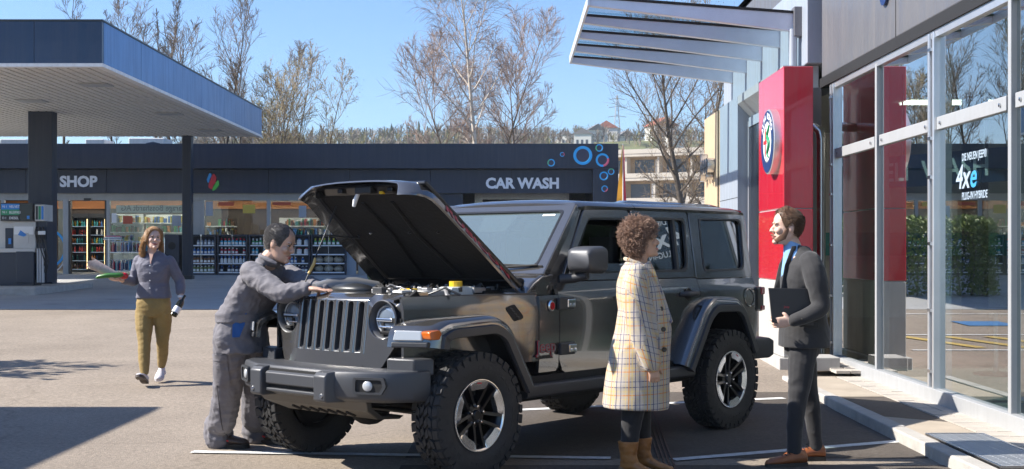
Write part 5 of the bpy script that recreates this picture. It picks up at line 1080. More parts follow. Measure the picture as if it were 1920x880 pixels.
C(B(2.27, 2.290, -.25, .25, .545, .695), 'recess', 'black_matt', bu); C(MB().loft([[(2.25, y, z_) for y in (-.25, .25)]+[(a_, y, z_) for y in (.25, -.25)] for z_, a_ in ((.592, 2.30), (.60, 2.318), (.668, 2.318), (.68, 2.30))]), 'winch_cover', 'bumper_grey', bu, bevel=.005); C(B(2.26, 2.315, -.25, .25, .548, .570), 'lower_bar', 'bumper_grey', bu, bevel=.006)
sk = C(MB().loft([[(x_, y_*k_, z_) for y_ in (-1, 1)]+[(x_-.04, y_*k_, z_+.02) for y_ in (1, -1)] for x_, z_, k_ in ((2.17, .53, .56), (2.12, .455, .52), (1.97, .385, .45), (1.75, .365, .42))]), 'skid_plate', mat('skid_bronze', (.12, .112, .10), .5, metal=.4), smooth=30, bevel=.006)
for i in range(7):
    y = -.27+i*.09; C(MB().tube([(2.075, y, .432), (2.01, y+.012, .402)], .012, 6), 'slot', 'black_matt', sk)
# ---- underbody
for x in (1.504, -1.504):
    C(MB().tube([(x, -.72, .40), (x, .72, .40)], .042, 10), 'axle', 'black_matt', smooth=60); C(MB().ellipsoid((x, -.15 if x > 0 else 0, .40), (.15, .17, .15)), 'differential', 'black_matt', smooth=60)
    for s in (-1, 1): C(MB().tube([(x-.12, s*.52, .36), (x-.16, s*.50, .85)], .03, 8), 'damper', 'machined' if 0 else 'black_matt', smooth=60); C(MB().tube([V((x+.02+.06*cos(a), s*.50+.06*sin(a), .45+.45*a/(10*pi))) for a in [i*.5 for i in range(60)]], .012, 5), 'spring', 'black_matt', smooth=60)
C(MB().tube([(1.68, -.65, .41), (1.68, .68, .41)], .018, 8), 'tie_rod', 'dark_metal', smooth=60)
for s in (-1, 1): C(B(-2.15, 2.05, s*.40-.05, s*.40+.05, .47, .56), 'frame_rail', 'black_matt')
C(B(-.6, .4, -.3, .3, .34, .45), 'gearbox', 'black_matt', bevel=.03); C(MB().tube([(-.5, -.4, .42), (-1.2, -.45, .43), (-2.0, -.45, .5)], .05, 8), 'exhaust', 'dark_metal', smooth=60)
rb = C(MB().loft([[(x_, y_*k_, z_) for y_ in (-1, 1) for x_ in (0,)] for x_ in ()]) if 0 else MB().loft([[(-2.06, -.80, z_), (-2.06, .80, z_), (-2.26+d_, .86-d_, z_), (-2.34+d_, .70, z_), (-2.34+d_, -.70, z_), (-2.26+d_, -.86+d_, z_)] for z_, d_ in ((.53, .03), (.56, 0), (.68, 0), (.705, .03))]), 'rear_bumper', 'plastic_dark', smooth=35, bevel=.012)
# ---- wheels
def tyre_mesh():
    mb = MB(); Rr, hw = .408, .132
    mb.revolve([(.226, .085), (.232, .105), (.25, .118), (.285, .130), (.33, .134), (.37, .126), (.385, .110), (.388, .08), (.388, -.08), (.385, -.110), (.37, -.126), (.33, -.134), (.285, -.130), (.25, -.118), (.232, -.105), (.226, -.085)], axis='y', n=72)
    def blk(a, da, y0, y1, r0, r1, sk_=0, y1t=None):
        vs = []
        for r_ in (r0, r1):
            sh_ = .86 if r_ == r1 else 1
            for yy, ss in ((y0, 0), (y1, 1)):
                for q in (-1, 1):
                    an = a+q*da*sh_+sk_*ss; y_ = yy if r_ == r0 else yy*.985
                    vs.append((r_*cos(an), y_, r_*sin(an)))
        mb.add(vs, [(0, 1, 3, 2), (4, 6, 7, 5), (0, 4, 5, 1), (2, 3, 7, 6), (0, 2, 6, 4), (1, 5, 7, 3)])
    N = 36; st = 2*pi/N
    for i in range(N):
        a = i*st
        for s in (-1, 1):
            o = 0 if s > 0 else st*.5
            blk(a+o, st*.41, s*.080, s*.130, .384, Rr-.003 if i % 2 else Rr-.007, s*.02)
            blk(a+o, st*.40 if i % 2 else st*.32, s*.126, s*.1370, .352 if i % 2 else .366, .396)
            blk(a+o+st*.25, st*.38, s*.042, s*.075, .384, Rr, -s*.05); blk(a+o-st*.18, st*.36, s*.004, s*.037, .384, Rr, s*.06)
    for k in range(40):      # fine ribs and moulded lettering on the sidewall
        if k % 5 < 3: blk(2*pi*k/40, .05, .1325, .1352, .298, .318)
    mb.v = [(x, y*.87, z) for x, y, z in mb.v]
    return mb.mesh('tyre', 32)
tm = tyre_mesh()
def rim_parts():
    out = []
    out.append(('barrel', MB().revolve([(.230, .098), (.222, .10), (.205, .085), (.195, .03), (.19, -.09), (.226, -.1)], axis='y', n=56).mesh('barrel', 50), 'gloss_black'))
    out.append(('lip', MB().revolve([(.216, .098), (.2235, .106), (.232, .105), (.234, .096), (.226, .092)], axis='y', n=72).mesh('lip', 60), 'machined'))
    out.append(('brake_disc', MB().revolve([(.05, -.03), (.165, -.03), (.165, -.045), (.05, -.045)], axis='y', n=40).mesh('brake_disc', 40), 'steel'))
    out.append(('back_plate', MB().revolve([(0, -.06), (.2, -.06)], axis='y', n=30).mesh('back_plate'), 'black_matt'))
    out.append(('hub', MB().revolve([(0, .082), (.028, .082), (.034, .076), (.036, .066), (.075, .062), (.085, .04), (.085, -.02)], axis='y', n=32).mesh('hub', 40), 'gloss_black'))
    for k in range(5):
        a = radians(-90+72*k)
        for q in (-1, 1):
            mb = MB(); d = V((cos(a), 0, sin(a))); n_ = V((-sin(a), 0, cos(a)))
            rg = []
            for r_, o_, w_, y1 in ((.050, .026, .012, .070), (.11, .030, .0125, .080), (.17, .036, .013, .090), (.212, .044, .015, .098)):
                c_ = d*r_+n_*q*o_; rg.append([c_-n_*w_+V((0, y1-.05, 0)), c_-n_*w_*.8+V((0, y1, 0)), c_+n_*w_*.8+V((0, y1, 0)), c_+n_*w_+V((0, y1-.05, 0))])
            mb.loft(rg); out.append(('spoke', mb.mesh('spoke', 35), 'gloss_black'))
        # machined crescent between two pairs of spokes
        a0_, a1_ = radians(-90+72*k+13), radians(-90+72*(k+1)-13); n2 = 14; T0, T1 = [], []
        mb = MB(); rg = []
        for i in range(n2+1):
            t_ = i/n2; an = a0_+(a1_-a0_)*t_; ri = .197-.032*min(1, 4*sin(pi*t_))*(.8+.2*sin(pi*t_)); d = V((cos(an), 0, sin(an)))
            rg.append([d*ri+V((0, .060, 0)), d*(ri+.003)+V((0, .0985, 0)), d*.2195+V((0, .1065, 0)), d*.221+V((0, .08, 0))])
        mb.loft(rg); out.append(('crescent', mb.mesh('crescent', 35), 'machined'))
        an = radians(-54+72*k); d = V((cos(an), 0, sin(an)))*.056
        out.append(('lug_nut', MB().revolve([(0, .088), (.009, .087), (.0115, .08), (.0125, .06)], (d.x, 0, d.z), 'y', 8).mesh('lug_nut', 40), 'chrome'))
    return out
RP = rim_parts()
for nm_, me_, m_ in RP: me_.materials.append(MT[m_])
tm.materials.append(MT['rubber'])
def wheel(x, y, s, roll=0, steer=0, z=.405):
    e = empty('wheel', (x, y, z)); e.parent = CAR; e.rotation_euler = (0, roll, (0 if s > 0 else pi)+steer)
    link('tyre', tm, None, e); r_ = empty('rim'); r_.parent = e
    for nm_, me_, m_ in RP: link(nm_, me_, None, r_)
    mk = MB().add([V((.0, .1055, .2045))+V((a, 0, b)) for a, b in ((-.022, -.003), (.022, .001), (.018, .009), (-.020, .005))], [(0, 1, 2, 3)]).build('rim_mark', 'red_decal', r_)
    return e
wheel(1.504, .80, 1, .04, .0); wheel(-1.504, .80, 1, -.4); wheel(1.504, -.80, -1, .3); wheel(-1.504, -.80, -1, .7)
e = wheel(-2.26, 0, 1, .2); e.location = (-2.28, .0, .98); e.rotation_euler = (0, 0, pi/2); e.name = 'spare_wheel'
# ---- bonnet, propped open: u from the hinge forward, v across
HA = radians(39.3); HP = V((.83, 0, 1.185)); hd_ = V((cos(HA), 0, sin(HA))); hn_ = V((-sin(HA), 0, cos(HA))); HL = 1.18
def hw_(u): return interp([(0, .705), (.5, .675), (1.0, .632), (1.09, .612), (1.14, .580), (1.165, .54), (1.18, .49)], u)
def hood_top(u, t):          # t from -1 to 1 across
    y = hw_(u)*t; crown = .042*(1-abs(t)**3)+(.022 if abs(t) < .62 else .022*max(0, 1-(abs(t)-.62)/.10))*min(1, (1.15-u)*4 if u < 1.15 else 0)
    nose = -.085*max(0, (u-.98)/.20)**2; side = -.085*max(0, (abs(t)-.86)/.14)**1.6
    return HP+hd_*u+V((0, y, 0))+hn_*(crown+nose+side+.035)
us = [0, .03, .2, .4, .6, .8, .95, 1.02, 1.07, 1.11, 1.14, 1.165, 1.18]; ts = [-1, -.985, -.96, -.93, -.90, -.86, -.78, -.72, -.66, -.60, -.4, -.2, 0, .2, .4, .60, .66, .72, .78, .86, .90, .93, .96, .985, 1]
mb = MB(); n = len(ts)
A_ = [hood_top(u, t) for u in us for t in ts]; In = [hood_top(u, t)-hn_*.014+V((0, -.006*t, 0)) for u in us for t in ts]; k = len(A_)
mb.v = [tuple(p) for p in A_+In]
for i in range(len(us)-1):
    for j in range(n-1): a = i*n+j; mb.f += [(a, a+1, a+n+1, a+n), (k+a, k+a+n, k+a+n+1, k+a+1)]
for i in range(len(us)-1): a = i*n; mb.f += [(a, a+n, k+a+n, k+a)]; a = i*n+n-1; mb.f += [(a, k+a, k+a+n, a+n)]
for j in range(n-1): mb.f += [(j, k+j, k+j+1, j+1)]; a = (len(us)-1)*n+j; mb.f += [(a, a+1, k+a+1, k+a)]
bo = C(mb, 'bonnet', 'car_paint', smooth=40)
UH = lambda u, v, w: tuple(HP+hd_*u+V((0, v, 0))+hn_*w)
def inner(u0, u1, f, w0, w1): 
    return MB().prism([(u0, -hw_(u0)*f), (u1, -hw_(u1)*f), (u1, hw_(u1)*f), (u0, hw_(u0)*f)], UH, w0, w1)
C(inner(.10, 1.03, .86, .006, .030), 'insulation_pad', 'hood_pad', bo, bevel=.02)
C(MB().ring([(.02, -.68), (1.115, -.585), (1.115, .585), (.02, .68)], [(.10, -.60), (1.02, -.53), (1.02, .53), (.10, .60)], UH, .002, .032), 'inner_frame', 'gloss_black', bo, bevel=.012)
C(MB().tube([UH(.15, -.2, .002), UH(.6, -.12, -.004), UH(.95, -.15, .002)], .014, 6), 'pad_rib', 'hood_pad', bo, smooth=60); C(MB().tube([UH(.15, .2, .002), UH(.6, .12, -.004), UH(.95, .15, .002)], .014, 6), 'pad_rib', 'hood_pad', bo, smooth=60)
for v in (-.35, .05, .33): C(MB().ellipsoid(UH(.62, v, .004), (.014, .014, .008)), 'pad_clip', 'machined' if v < 0 else 'gloss_black', bo)
C(MB().cbox(UH(1.075, 0, .0), (.08, .16, .05)), 'latch', 'dark_metal', bo, bevel=.008); C(MB().tube([UH(1.06, -.09, .0), UH(1.03, -.12, -.05), UH(1.0, -.14, -.075)], [.013, .017, .012], 8), 'latch_handle', 'letter_white', bo, smooth=60)
for v in (-.25, .25): C(MB().cbox(UH(1.07, v, .002), (.06, .05, .03)), 'bump_stop', 'gloss_black', bo, bevel=.006)
C(MB().cbox(UH(1.045, .13, .0), (.03, .035, .02)), 'cap', 'yellow_plastic', bo, bevel=.004)
for s in (-1, 1): C(MB().cbox(UH(1.05, s*.50, -.004), (.07, .035, .05)), 'hood_catch', 'black_matt', bo, bevel=.008); C(MB().tube([HP+V((-.10, s*.60, .045)), HP+V((-.03, s*.62, .06)), UH(.06, s*.62, .03)], [.022, .028, .022], 8), 'hood_hinge', 'black_matt', bo, smooth=60)
# red outlined lettering along the side of the bonnet
for s in (1,):
    b_ = text('bonnet_lettering', 'RUBICON', 'red_decal', .080, (0, 0, 0), (0, 0, 0), None, .0006, .002, sx=2.1)
    p0_ = hood_top(.20, .80)+hn_*.005; X_a = hd_; Y_a = V((0, 1, -.10)).normalized(); Y_a = V((0, -1, 0)); Z_a = X_a.cross(Y_a)
    q0 = hood_top(.16, .97)+hn_*.006
    b_.parent = bo
    X_a = (hood_top(.92, .955)-hood_top(.16, .955)).normalized(); Y_a = (hood_top(.5, .70)-hood_top(.5, .93)); Y_a = (Y_a-X_a*Y_a.dot(X_a)).normalized(); Z_a = X_a.cross(Y_a)
    X_a, q0 = -X_a, hood_top(.90, .985)+hn_*.004+V((0, .005, 0)); Y_a = -Y_a if Z_a.dot(hn_) > 0 else Y_a
    Y_a = (hood_top(.5, .90)-hood_top(.5, .985)); Y_a = (Y_a-X_a*Y_a.dot(X_a)).normalized(); Z_a = X_a.cross(Y_a); 
    if Z_a.dot(hn_) < 0: Z_a = -Z_a
    b_.matrix_basis = Matrix(((X_a.x, Y_a.x, Z_a.x, q0.x), (X_a.y, Y_a.y, Z_a.y, q0.y), (X_a.z, Y_a.z, Z_a.z, q0.z), (0, 0, 0, 1)))
pr0, pr1 = V(UH(.93, -.44, -.002)), V((1.93, -.36, 1.18))
pr_ = C(MB().tube([pr0, pr0.lerp(pr1, .5), pr1], .005, 8), 'prop_rod', 'plastic_dark', smooth=60); C(MB().tube([pr0.lerp(pr1, .62), pr0.lerp(pr1, .68)+V((-.006, .006, 0)), pr0.lerp(pr1, .80)], [.008, .012, .010], 10), 'grip', mat('grip_tan', (.62, .42, .14), .6), pr_, smooth=60)
C(MB().tube([UH(.60, -.50, 0), UH(.63, -.42, -.05), pr0.lerp(pr1, .35)], .006, 6), 'rod_clip', 'plastic_dark', pr_)
# ---- engine bay
eb = empty('engine', (0, 0, .045)); eb.parent = CAR
C(B(.74, 1.88, -.60, .60, .55, .92), 'bay_floor', 'black_matt', eb)
for s in (-1, 1): C(B(.74, 1.86, s*.60-.01, s*.60+.01, .55, 1.08), 'bay_side', 'black_matt', eb)
C(B(.745, .77, -.66, .66, .9, 1.20), 'bay_wall', 'black_matt', eb); C(MB().tube([(.80, -.60, 1.20), (.80, .62, 1.20)], .012, 6), 'cowl_seal', 'engine_grey', eb)
RE = random.Random(3)
C(MB().cbox((1.35, -.02, 1.05), (.62, .46, .18)), 'engine_cover', 'plastic_dark', eb, bevel=.03); C(MB().cbox((1.38, -.28, 1.10), (.30, .20, .10)), 'air_box', 'plastic_dark', eb, bevel=.03)
C(MB().tube([(1.86, -.30, 1.14), (1.72, -.28, 1.17), (1.58, -.20, 1.17), (1.45, -.12, 1.15)], [.05, .06, .06, .05], 12), 'intake_duct', 'engine_grey', eb, smooth=60); C(MB().ellipsoid((1.74, -.05, 1.15), (.10, .20, .045)), 'intake_cover', 'dark_metal', eb, smooth=60)
C(MB().cbox((1.02, .44, 1.03), (.18, .27, .22)), 'battery', 'black_matt', eb, bevel=.01); C(MB().cbox((1.05, .30, 1.11), (.06, .06, .06)), 'terminal', 'lens_red', eb, bevel=.006)
tk = C(MB().cbox((1.28, .47, 1.12), (.22, .14, .10)), 'coolant_tank', mat('tank_white', (.55, .60, .62), .35), eb, bevel=.02); C(MB().revolve([(0, .04), (.045, .04), (.045, 0)], (1.28, .47, 1.166), 'z', 14), 'cap', 'yellow_plastic', tk)
C(MB().cbox((1.56, .30, 1.14), (.09, .11, .04)), 'oil_cap', 'yellow_plastic', eb, bevel=.012); C(MB().cbox((1.50, .44, 1.12), (.24, .13, .06)), 'fuse_box', 'engine_light', eb, bevel=.012); C(MB().cbox((1.72, .38, 1.13), (.10, .16, .05)), 'bracket', 'engine_light', eb, bevel=.01)
for i in range(120):
    x, y = RE.uniform(.85, 1.82), RE.uniform(-.52, .54); sz_ = RE.uniform(.02, .07); C(MB().cbox((x, y, 1.11+RE.uniform(-.01, .045)), (sz_*RE.uniform(.6, 1.8), sz_*RE.uniform(.6, 1.5), RE.uniform(.02, .05)), None), 'engine_part', RE.choice(('engine_grey', 'engine_light', 'dark_metal', 'plastic_dark', 'black_matt', 'engine_grey', 'steel')), eb, bevel=.004)
for i in range(64):
    p = V((RE.uniform(.85, 1.75), RE.uniform(-.5, .5), 1.12)); q = p+V((RE.uniform(-.25, .25), RE.uniform(-.25, .25), RE.uniform(-.03, .04))); C(MB().tube([p, p.lerp(q, .5)+V((RE.gauss(0, .03), RE.gauss(0, .03), .05)), q], RE.choice((.006, .008, .014)), 6), 'engine_hose', RE.choice(('black_matt', 'dark_metal', 'engine_grey', 'black_matt')), eb, smooth=60)
C(MB().cbox((1.80, .58, 1.155), (.10, .06, .06)), 'bonnet_latch', 'black_matt', bevel=.012); C(MB().tube([(1.74, .60, 1.14), (1.80, .62, 1.20), (1.86, .60, 1.15)], .012, 6), 'latch_strap', 'black_matt', smooth=60); C(MB().tube([(1.72, .56, 1.17), (1.78, .62, 1.15), (1.85, .56, 1.18)], .010, 6), 'latch_strap', 'dark_metal', smooth=60)
C(MB().cbox((1.80, -.58, 1.155), (.10, .06, .06)), 'bonnet_latch', 'black_matt', bevel=.012); C(MB().tube([(1.76, -.60, 1.15), (1.90, -.72, 1.16), (1.96, -.74, 1.15)], [.02, .03, .012], 6), 'latch_strap', 'black_matt', smooth=60)
# ---- badges on the left side
ys_ = lambda z: yb(z)+.003
bg = C(MB().revolve([(0, .826), (.034, .824), (.040, .815)], (.688, 0, 1.075), 'y', 24), 'trail_badge', 'machined', smooth=40); bg.scale = (.8, 1, 1.0); bg.location = (.688*.2, 0, 0); C(MB().revolve([(0, .828), (.028, .828), (.028, .82)], (.688, 0, 1.075), 'y', 24), 'badge_field', 'lens_red', bg)
def side_text(body, size, x, z, m, sx_=1, bold=.002): 
    return text('badge_lettering', body, m, size, (x, yb(z)+.003, z), (pi/2, 0, pi), CAR, .003, bold, sx=sx_)
side_text('Jeep', .118, .832, .757, 'red_decal', 1.0, .0035); q = side_text('Jeep', .118, .832, .757, 'panel_grey', 1.0, .0005); q.location.y += .003
side_text('WRANGLER', .030, .825, .715, 'decal_dark', 1.0)
C(MB().revolve([(.07, .812), (.078, .816), (.084, .812)], (-1.94, 0, 1.06), 'y', 28), 'fuel_flap', 'car_paint', smooth=40)
# slim mark on the dark grey paint: roof rail gap line
C(B(-1.2005, -1.1985, .66, .68, 1.24, 1.76), 'door_gap', 'black_gap')
# ================================================================ people
mat('skin', (.66, .44, .345), .5, var=.06, vscale=14, sss=.12, bump=.12, bscale=160); mat('skin_tan', (.58, .365, .27), .5, var=.07, vscale=14, sss=.12, bump=.12, bscale=160); mat('skin_warm', (.60, .37, .26), .5, var=.06, vscale=14, sss=.12, bump=.12, bscale=160)
mat('lip', (.40, .12, .10), .4); mat('eye_white', (.62, .60, .58), .2); mat('iris', (.03, .02, .015), .15); mat('teeth', (.75, .73, .68), .3)
mat('hair_black', (.022, .018, .016), .5, var=.3, vscale=40); mat('hair_brown', (.11, .058, .03), .5, var=.4, vscale=30); mat('hair_curl', (.27, .165, .115), .55, var=.45, vscale=35); mat('hair_blond', (.34, .185, .075), .45, var=.35, vscale=25); mat('hair_greying', (.05, .045, .042), .55, col2=(.13, .12, .115), vscale=60); mat('beard', (.17, .09, .055), .7, var=.3, vscale=60)
def cloth(name, col, rough=.85, var=.08, weave=420, bump=.12, sheen=.2, fold=.2):
    m = mat(name, col, rough, var=var, vscale=18, sheen=sheen); nt = m.node_tree; b = nt.nodes['Principled BSDF']; L = nt.links.new
    tc = nt.nodes.new('ShaderNodeTexCoord'); w = nt.nodes.new('ShaderNodeTexNoise'); w.inputs['Scale'].default_value = weave; w.inputs['Detail'].default_value = 2; L(tc.outputs['Object'], w.inputs['Vector'])
    mp = nt.nodes.new('ShaderNodeMapping'); mp.inputs['Scale'].default_value = (1, 1, 2.2); L(tc.outputs['Object'], mp.inputs['Vector'])
    n2 = nt.nodes.new('ShaderNodeTexNoise'); n2.inputs['Scale'].default_value = 7; n2.inputs['Detail'].default_value = 4; n2.inputs['Distortion'].default_value = .8; L(mp.outputs[0], n2.inputs['Vector'])
    b1 = nt.nodes.new('ShaderNodeBump'); b1.inputs['Strength'].default_value = bump; b1.inputs['Distance'].default_value = .002; L(w.outputs['Fac'], b1.inputs['Height'])
    b2 = nt.nodes.new('ShaderNodeBump'); b2.inputs['Strength'].default_value = fold; b2.inputs['Distance'].default_value = .03; L(n2.outputs['Fac'], b2.inputs['Height']); L(b1.outputs[0], b2.inputs['Normal']); L(b2.outputs[0], b.inputs['Normal'])
    return m
cloth('suit_grey', (.023, .0225, .0245)); cloth('suit_trousers', (.017, .0165, .019)); cloth('shirt_blue', (.22, .42, .72), .7); cloth('overall_grey', (.145, .138, .155), .8, .1, 300, .12, .1, .35); cloth('overall_blue', (.012, .085, .30), .8); cloth('blouse', (.13, .13, .17), .75, .06, 400, .15, .1, .5); cloth('olive', (.27, .185, .06), .8, .08, 400, .2, .1, .4); cloth('black_knit', (.010, .010, .012), .9)
mat('leather_tan', (.30, .125, .035), .42, var=.22, vscale=14, bump=.3, bscale=40); mat('leather_brown', (.27, .085, .028), .35, var=.2, vscale=12, bump=.2, bscale=50); mat('leather_dark', (.05, .033, .027), .5, var=.2, vscale=20); mat('sole', (.03, .026, .022), .8); mat('sole_wood', (.22, .13, .07), .6); mat('white_shoe', (.62, .60, .64), .6); mat('button_dark', (.03, .022, .015), .3); mat('lace', (.02, .018, .02), .8)
def plaid():
    m = bpy.data.materials.new('plaid'); m.use_nodes = True; MT['plaid'] = m; nt = m.node_tree; b = nt.nodes['Principled BSDF']; L = nt.links.new; b.inputs['Roughness'].default_value = .9; b.inputs['Sheen Weight'].default_value = .25
    tc = nt.nodes.new('ShaderNodeTexCoord'); sx_ = nt.nodes.new('ShaderNodeSeparateXYZ'); L(tc.outputs['Object'], sx_.inputs[0])
    def mth(op, a, c=None, d=None):
        n = nt.nodes.new('ShaderNodeMath'); n.operation = op
        for i, q in enumerate((a, c, d)):
            if q is None: continue
            if isinstance(q, (int, float)): n.inputs[i].default_value = q
            else: L(q, n.inputs[i])
        return n.outputs[0]
    at_ = nt.nodes.new('ShaderNodeAttribute'); at_.attribute_name = 'weave'; sx_ = nt.nodes.new('ShaderNodeSeparateXYZ'); L(at_.outputs['Vector'], sx_.inputs[0]); u, v = sx_.outputs[0], sx_.outputs[1]
    col = nt.nodes.new('ShaderNodeRGB'); col.outputs[0].default_value = (.47, .395, .295, 1); cur = col.outputs[0]
    wn_ = nt.nodes.new('ShaderNodeTexNoise'); wn_.inputs['Scale'].default_value = 260; L(tc.outputs['Object'], wn_.inputs['Vector'])
    def line_(coord, per, ph, wd, c, f):
        nonlocal cur
        fr = mth('FRACT', mth('ADD', mth('DIVIDE', coord, per), ph)); k = mth('MULTIPLY', mth('LESS_THAN', fr, wd/per), f); k = mth('MULTIPLY', k, mth('ADD', .55, mth('MULTIPLY', wn_.outputs['Fac'], .9))); k = mth('MINIMUM', k, 1)
        mx = nt.nodes.new('ShaderNodeMix'); mx.data_type = 'RGBA'; L(k, mx.inputs[0]); L(cur, mx.inputs[6]); mx.inputs[7].default_value = tuple(c)+(1,); cur = mx.outputs[2]
    nav, orr, yel, gry = (.07, .075, .15), (.58, .21, .04), (.66, .47, .12), (.50, .46, .43)
    for cd_, per in ((v, .150), (u, .124)):
        line_(cd_, per, .02, .038, gry, .35)
        line_(cd_, per, .10, .006, nav, .9); line_(cd_, per, .86, .006, nav, .8); line_(cd_, per, .44, .0065, orr, .9); line_(cd_, per, .28, .005, yel, .55); line_(cd_, per, .60, .005, yel, .4); line_(cd_, per, .235, .003, yel, .5)
    L(cur, b.inputs['Base Color'])
    b1 = nt.nodes.new('ShaderNodeBump'); b1.inputs['Strength'].default_value = .35; b1.inputs['Distance'].default_value = .003; L(wn_.outputs['Fac'], b1.inputs['Height']); L(b1.outputs[0], b.inputs['Normal'])
plaid()
mat('seam', (.05, .046, .052), .9)
def remesh(mb, voxel, it=4, fac=.5):
    me = mb.mesh('tmp'); o = bpy.data.objects.new('tmp', me); COL.objects.link(o)
    r = o.modifiers.new('r', 'REMESH'); r.mode = 'VOXEL'; r.voxel_size = voxel; r.use_smooth_shade = True
    if it: s = o.modifiers.new('s', 'SMOOTH'); s.iterations = it; s.factor = fac
    out = bpy.data.meshes.new_from_object(o.evaluated_get(bpy.context.evaluated_depsgraph_get())); bpy.data.objects.remove(o); bpy.data.meshes.remove(me)
    out.shade_smooth(); return out
def wrinkle(me, amp, s=(9, 9, 16), seed=0, mask=None):
    """push the skin of a garment in and out in soft folds"""
    vs = me.vertices; ns = [v.normal.copy() for v in vs]
    for v, n in zip(vs, ns):
        p = v.co; q = V((p.x*s[0]+seed, p.y*s[1], p.z*s[2])); a = noise.noise(q+V((noise.noise(p*5), noise.noise(p*5+V((7, 0, 0))), 0))*1.3); b = noise.noise(q*2.3+V((3, 1, 4)))
        k = (1-abs(a)*2.2)*.7+b*.4; v.co = p+n*amp*k*(mask(p) if mask else 1)
def cr(pts, n=4):
    """catmull-rom through (point, radius) pairs"""
    P = [(V(p), r) for p, r in pts]; out = []
    for i in range(len(P)-1):
        p0, p1, p2, p3 = P[max(i-1, 0)], P[i], P[i+1], P[min(i+2, len(P)-1)]
        for k in range(n):
            t = k/n; f = lambda a, b, c, d: .5*((2*b)+(c-a)*t+(2*a-5*b+4*c-d)*t*t+(3*b-a-3*c+d)*t**3)
            out.append((f(p0[0], p1[0], p2[0], p3[0]), max(.002, f(p0[1], p1[1], p2[1], p3[1]))))
    return out+[P[-1]]
def limb(mb, pts, n=14, k=4):
    q = cr(pts, k); mb.tube([p for p, r in q], [r for p, r in q], n)
    for p, r in (q[0], q[-1]): mb.ellipsoid(p, (r*.98,)*3, None, 12, 8)
def ells(mb, rings, n=20, e=1.0):
    """loft of ellipses: (centre, half-axis a, half-axis b)"""
    out = []
    for c, a, b in rings:
        c, a, b = V(c), V(a), V(b); r = []
        for j in range(n):
            t = 2*pi*j/n; ct, st = cos(t), sin(t); sg = lambda x: math.copysign(abs(x)**e, x); r.append(c+a*sg(ct)+b*sg(st))
        out.append(r)
    mb.loft(out)
def frame(f, u=(0, 0, 1)):
    f = V(f).normalized(); u = V(u); l = u.cross(f).normalized(); u = f.cross(l).normalized(); return f, l, u
HEADT = [(-.02, .060, .000, .030), (.03, .080, -.020, .044), (.10, .088, -.040, .054), (.2, .090, -.058, .061), (.32, .088, -.078, .067), (.42, .087, -.090, .071), (.5, .087, -.097, .073), (.6, .091, -.102, .076), (.70, .090, -.103, .077), (.80, .081, -.097, .072), (.89, .060, -.080, .058), (.95, .037, -.056, .041), (.99, .012, -.026, .018)]
def head(mb, base, f, u=(0, 0, 1), h=.232, k=1.0, fem=False, jaw=1.0):
    """adds a head whose chin is at base; returns a function placing points on it"""
    f, l, u = frame(f, u); base = V(base); s = h/.232*k
    P = lambda x, y, t: base+f*(x*s)+l*(y*s)+u*(t*h)
    ells(mb, [(P((a+b)/2, 0, t), f*((a-b)/2*s), l*(w*s*(jaw if t < .3 else 1)*(.94 if fem and t < .35 else 1))) for t, a, b, w in HEADT], 24, .92)
    q = .85 if fem else 1
    mb.tube([P(.080, 0, .555), P(.091, 0, .48), P(.103, 0, .40), P(.107, 0, .365), P(.096, 0, .325)], [.008*s, .010*s*q, .013*s*q, .0155*s*q, .008*s], 10); mb.ellipsoid(P(.103, 0, .362), (.013*s*q,)*3)
    for y in (-1, 1):
        mb.ellipsoid(P(.098, y*.013*q, .352), (.009*s,)*3); mb.ellipsoid(P(.078, y*.030, .575), (.020*s, .020*s, .010*s)); mb.ellipsoid(P(.070, y*.042, .37), (.024*s, .024*s, .024*s))
        M_ = Matrix((f, l, u)).transposed(); mb.ellipsoid(P(-.008, y*.077, .44), (.019*s, .009*s, .031*s), M_)
    mb.ellipsoid(P(.086, 0, .17), (.016*s, .024*s, .012*s), Matrix((f, l, u)).transposed()); mb.ellipsoid(P(.078, 0, .05), (.022*s, .026*s, .018*s))
    return P, (f, l, u), s
def face(par, P, fr_, s, brow='hair_brown', smile=0, fem=False, lids=.5):
    f, l, u = fr_; M_ = Matrix((f, l, u)).transposed()
    for y in (-1, 1):
        ey = MB().ellipsoid(P(.0790, y*.032, .505), (.0100*s, .0120*s, .0058*s), M_).build('eye', 'eye_white', par, smooth=60); MB().ellipsoid(P(.0862, y*.031, .504), (.0045*s, .0062*s, .0058*s), M_).build('iris', 'iris', ey, smooth=60)
        MB().tube([P(.091, y*.014, .565), P(.094, y*.030, .583), P(.083, y*.050, .567)], [.0032*s, .0042*s, .002*s], 6).build('eyebrow', brow, par)
        MB().tube([P(.0890, y*.018, .512), P(.0925, y*.032, .530), P(.0815, y*.046, .514)], .0022*s, 5).build('eyelid', 'iris' if fem else brow, par)
    w = .026+.006*smile
    MB().tube([P(.080, -w, .195+.02*smile), P(.0965, -.012, .197), P(.1005, 0, .203), P(.0965, .012, .197), P(.080, w, .195+.02*smile)], [.002*s, .0048*s, .005*s, .0048*s, .002*s], 8).build('lip', 'lip', par, smooth=60)
    MB().tube([P(.079, -w*.95, .185+.02*smile), P(.0945, -.012, .163), P(.0975, 0, .158), P(.0945, .012, .163), P(.079, w*.95, .185+.02*smile)], [.002*s, .0052*s, .006*s, .0052*s, .002*s], 8).build('lip', 'lip', par, smooth=60)
    if smile: MB().tube([P(.084, -w*.7, .188), P(.0965, 0, .180), P(.084, w*.7, .188)], [.002*s, .0045*s, .002*s], 6).build('teeth', 'teeth', par, smooth=60)
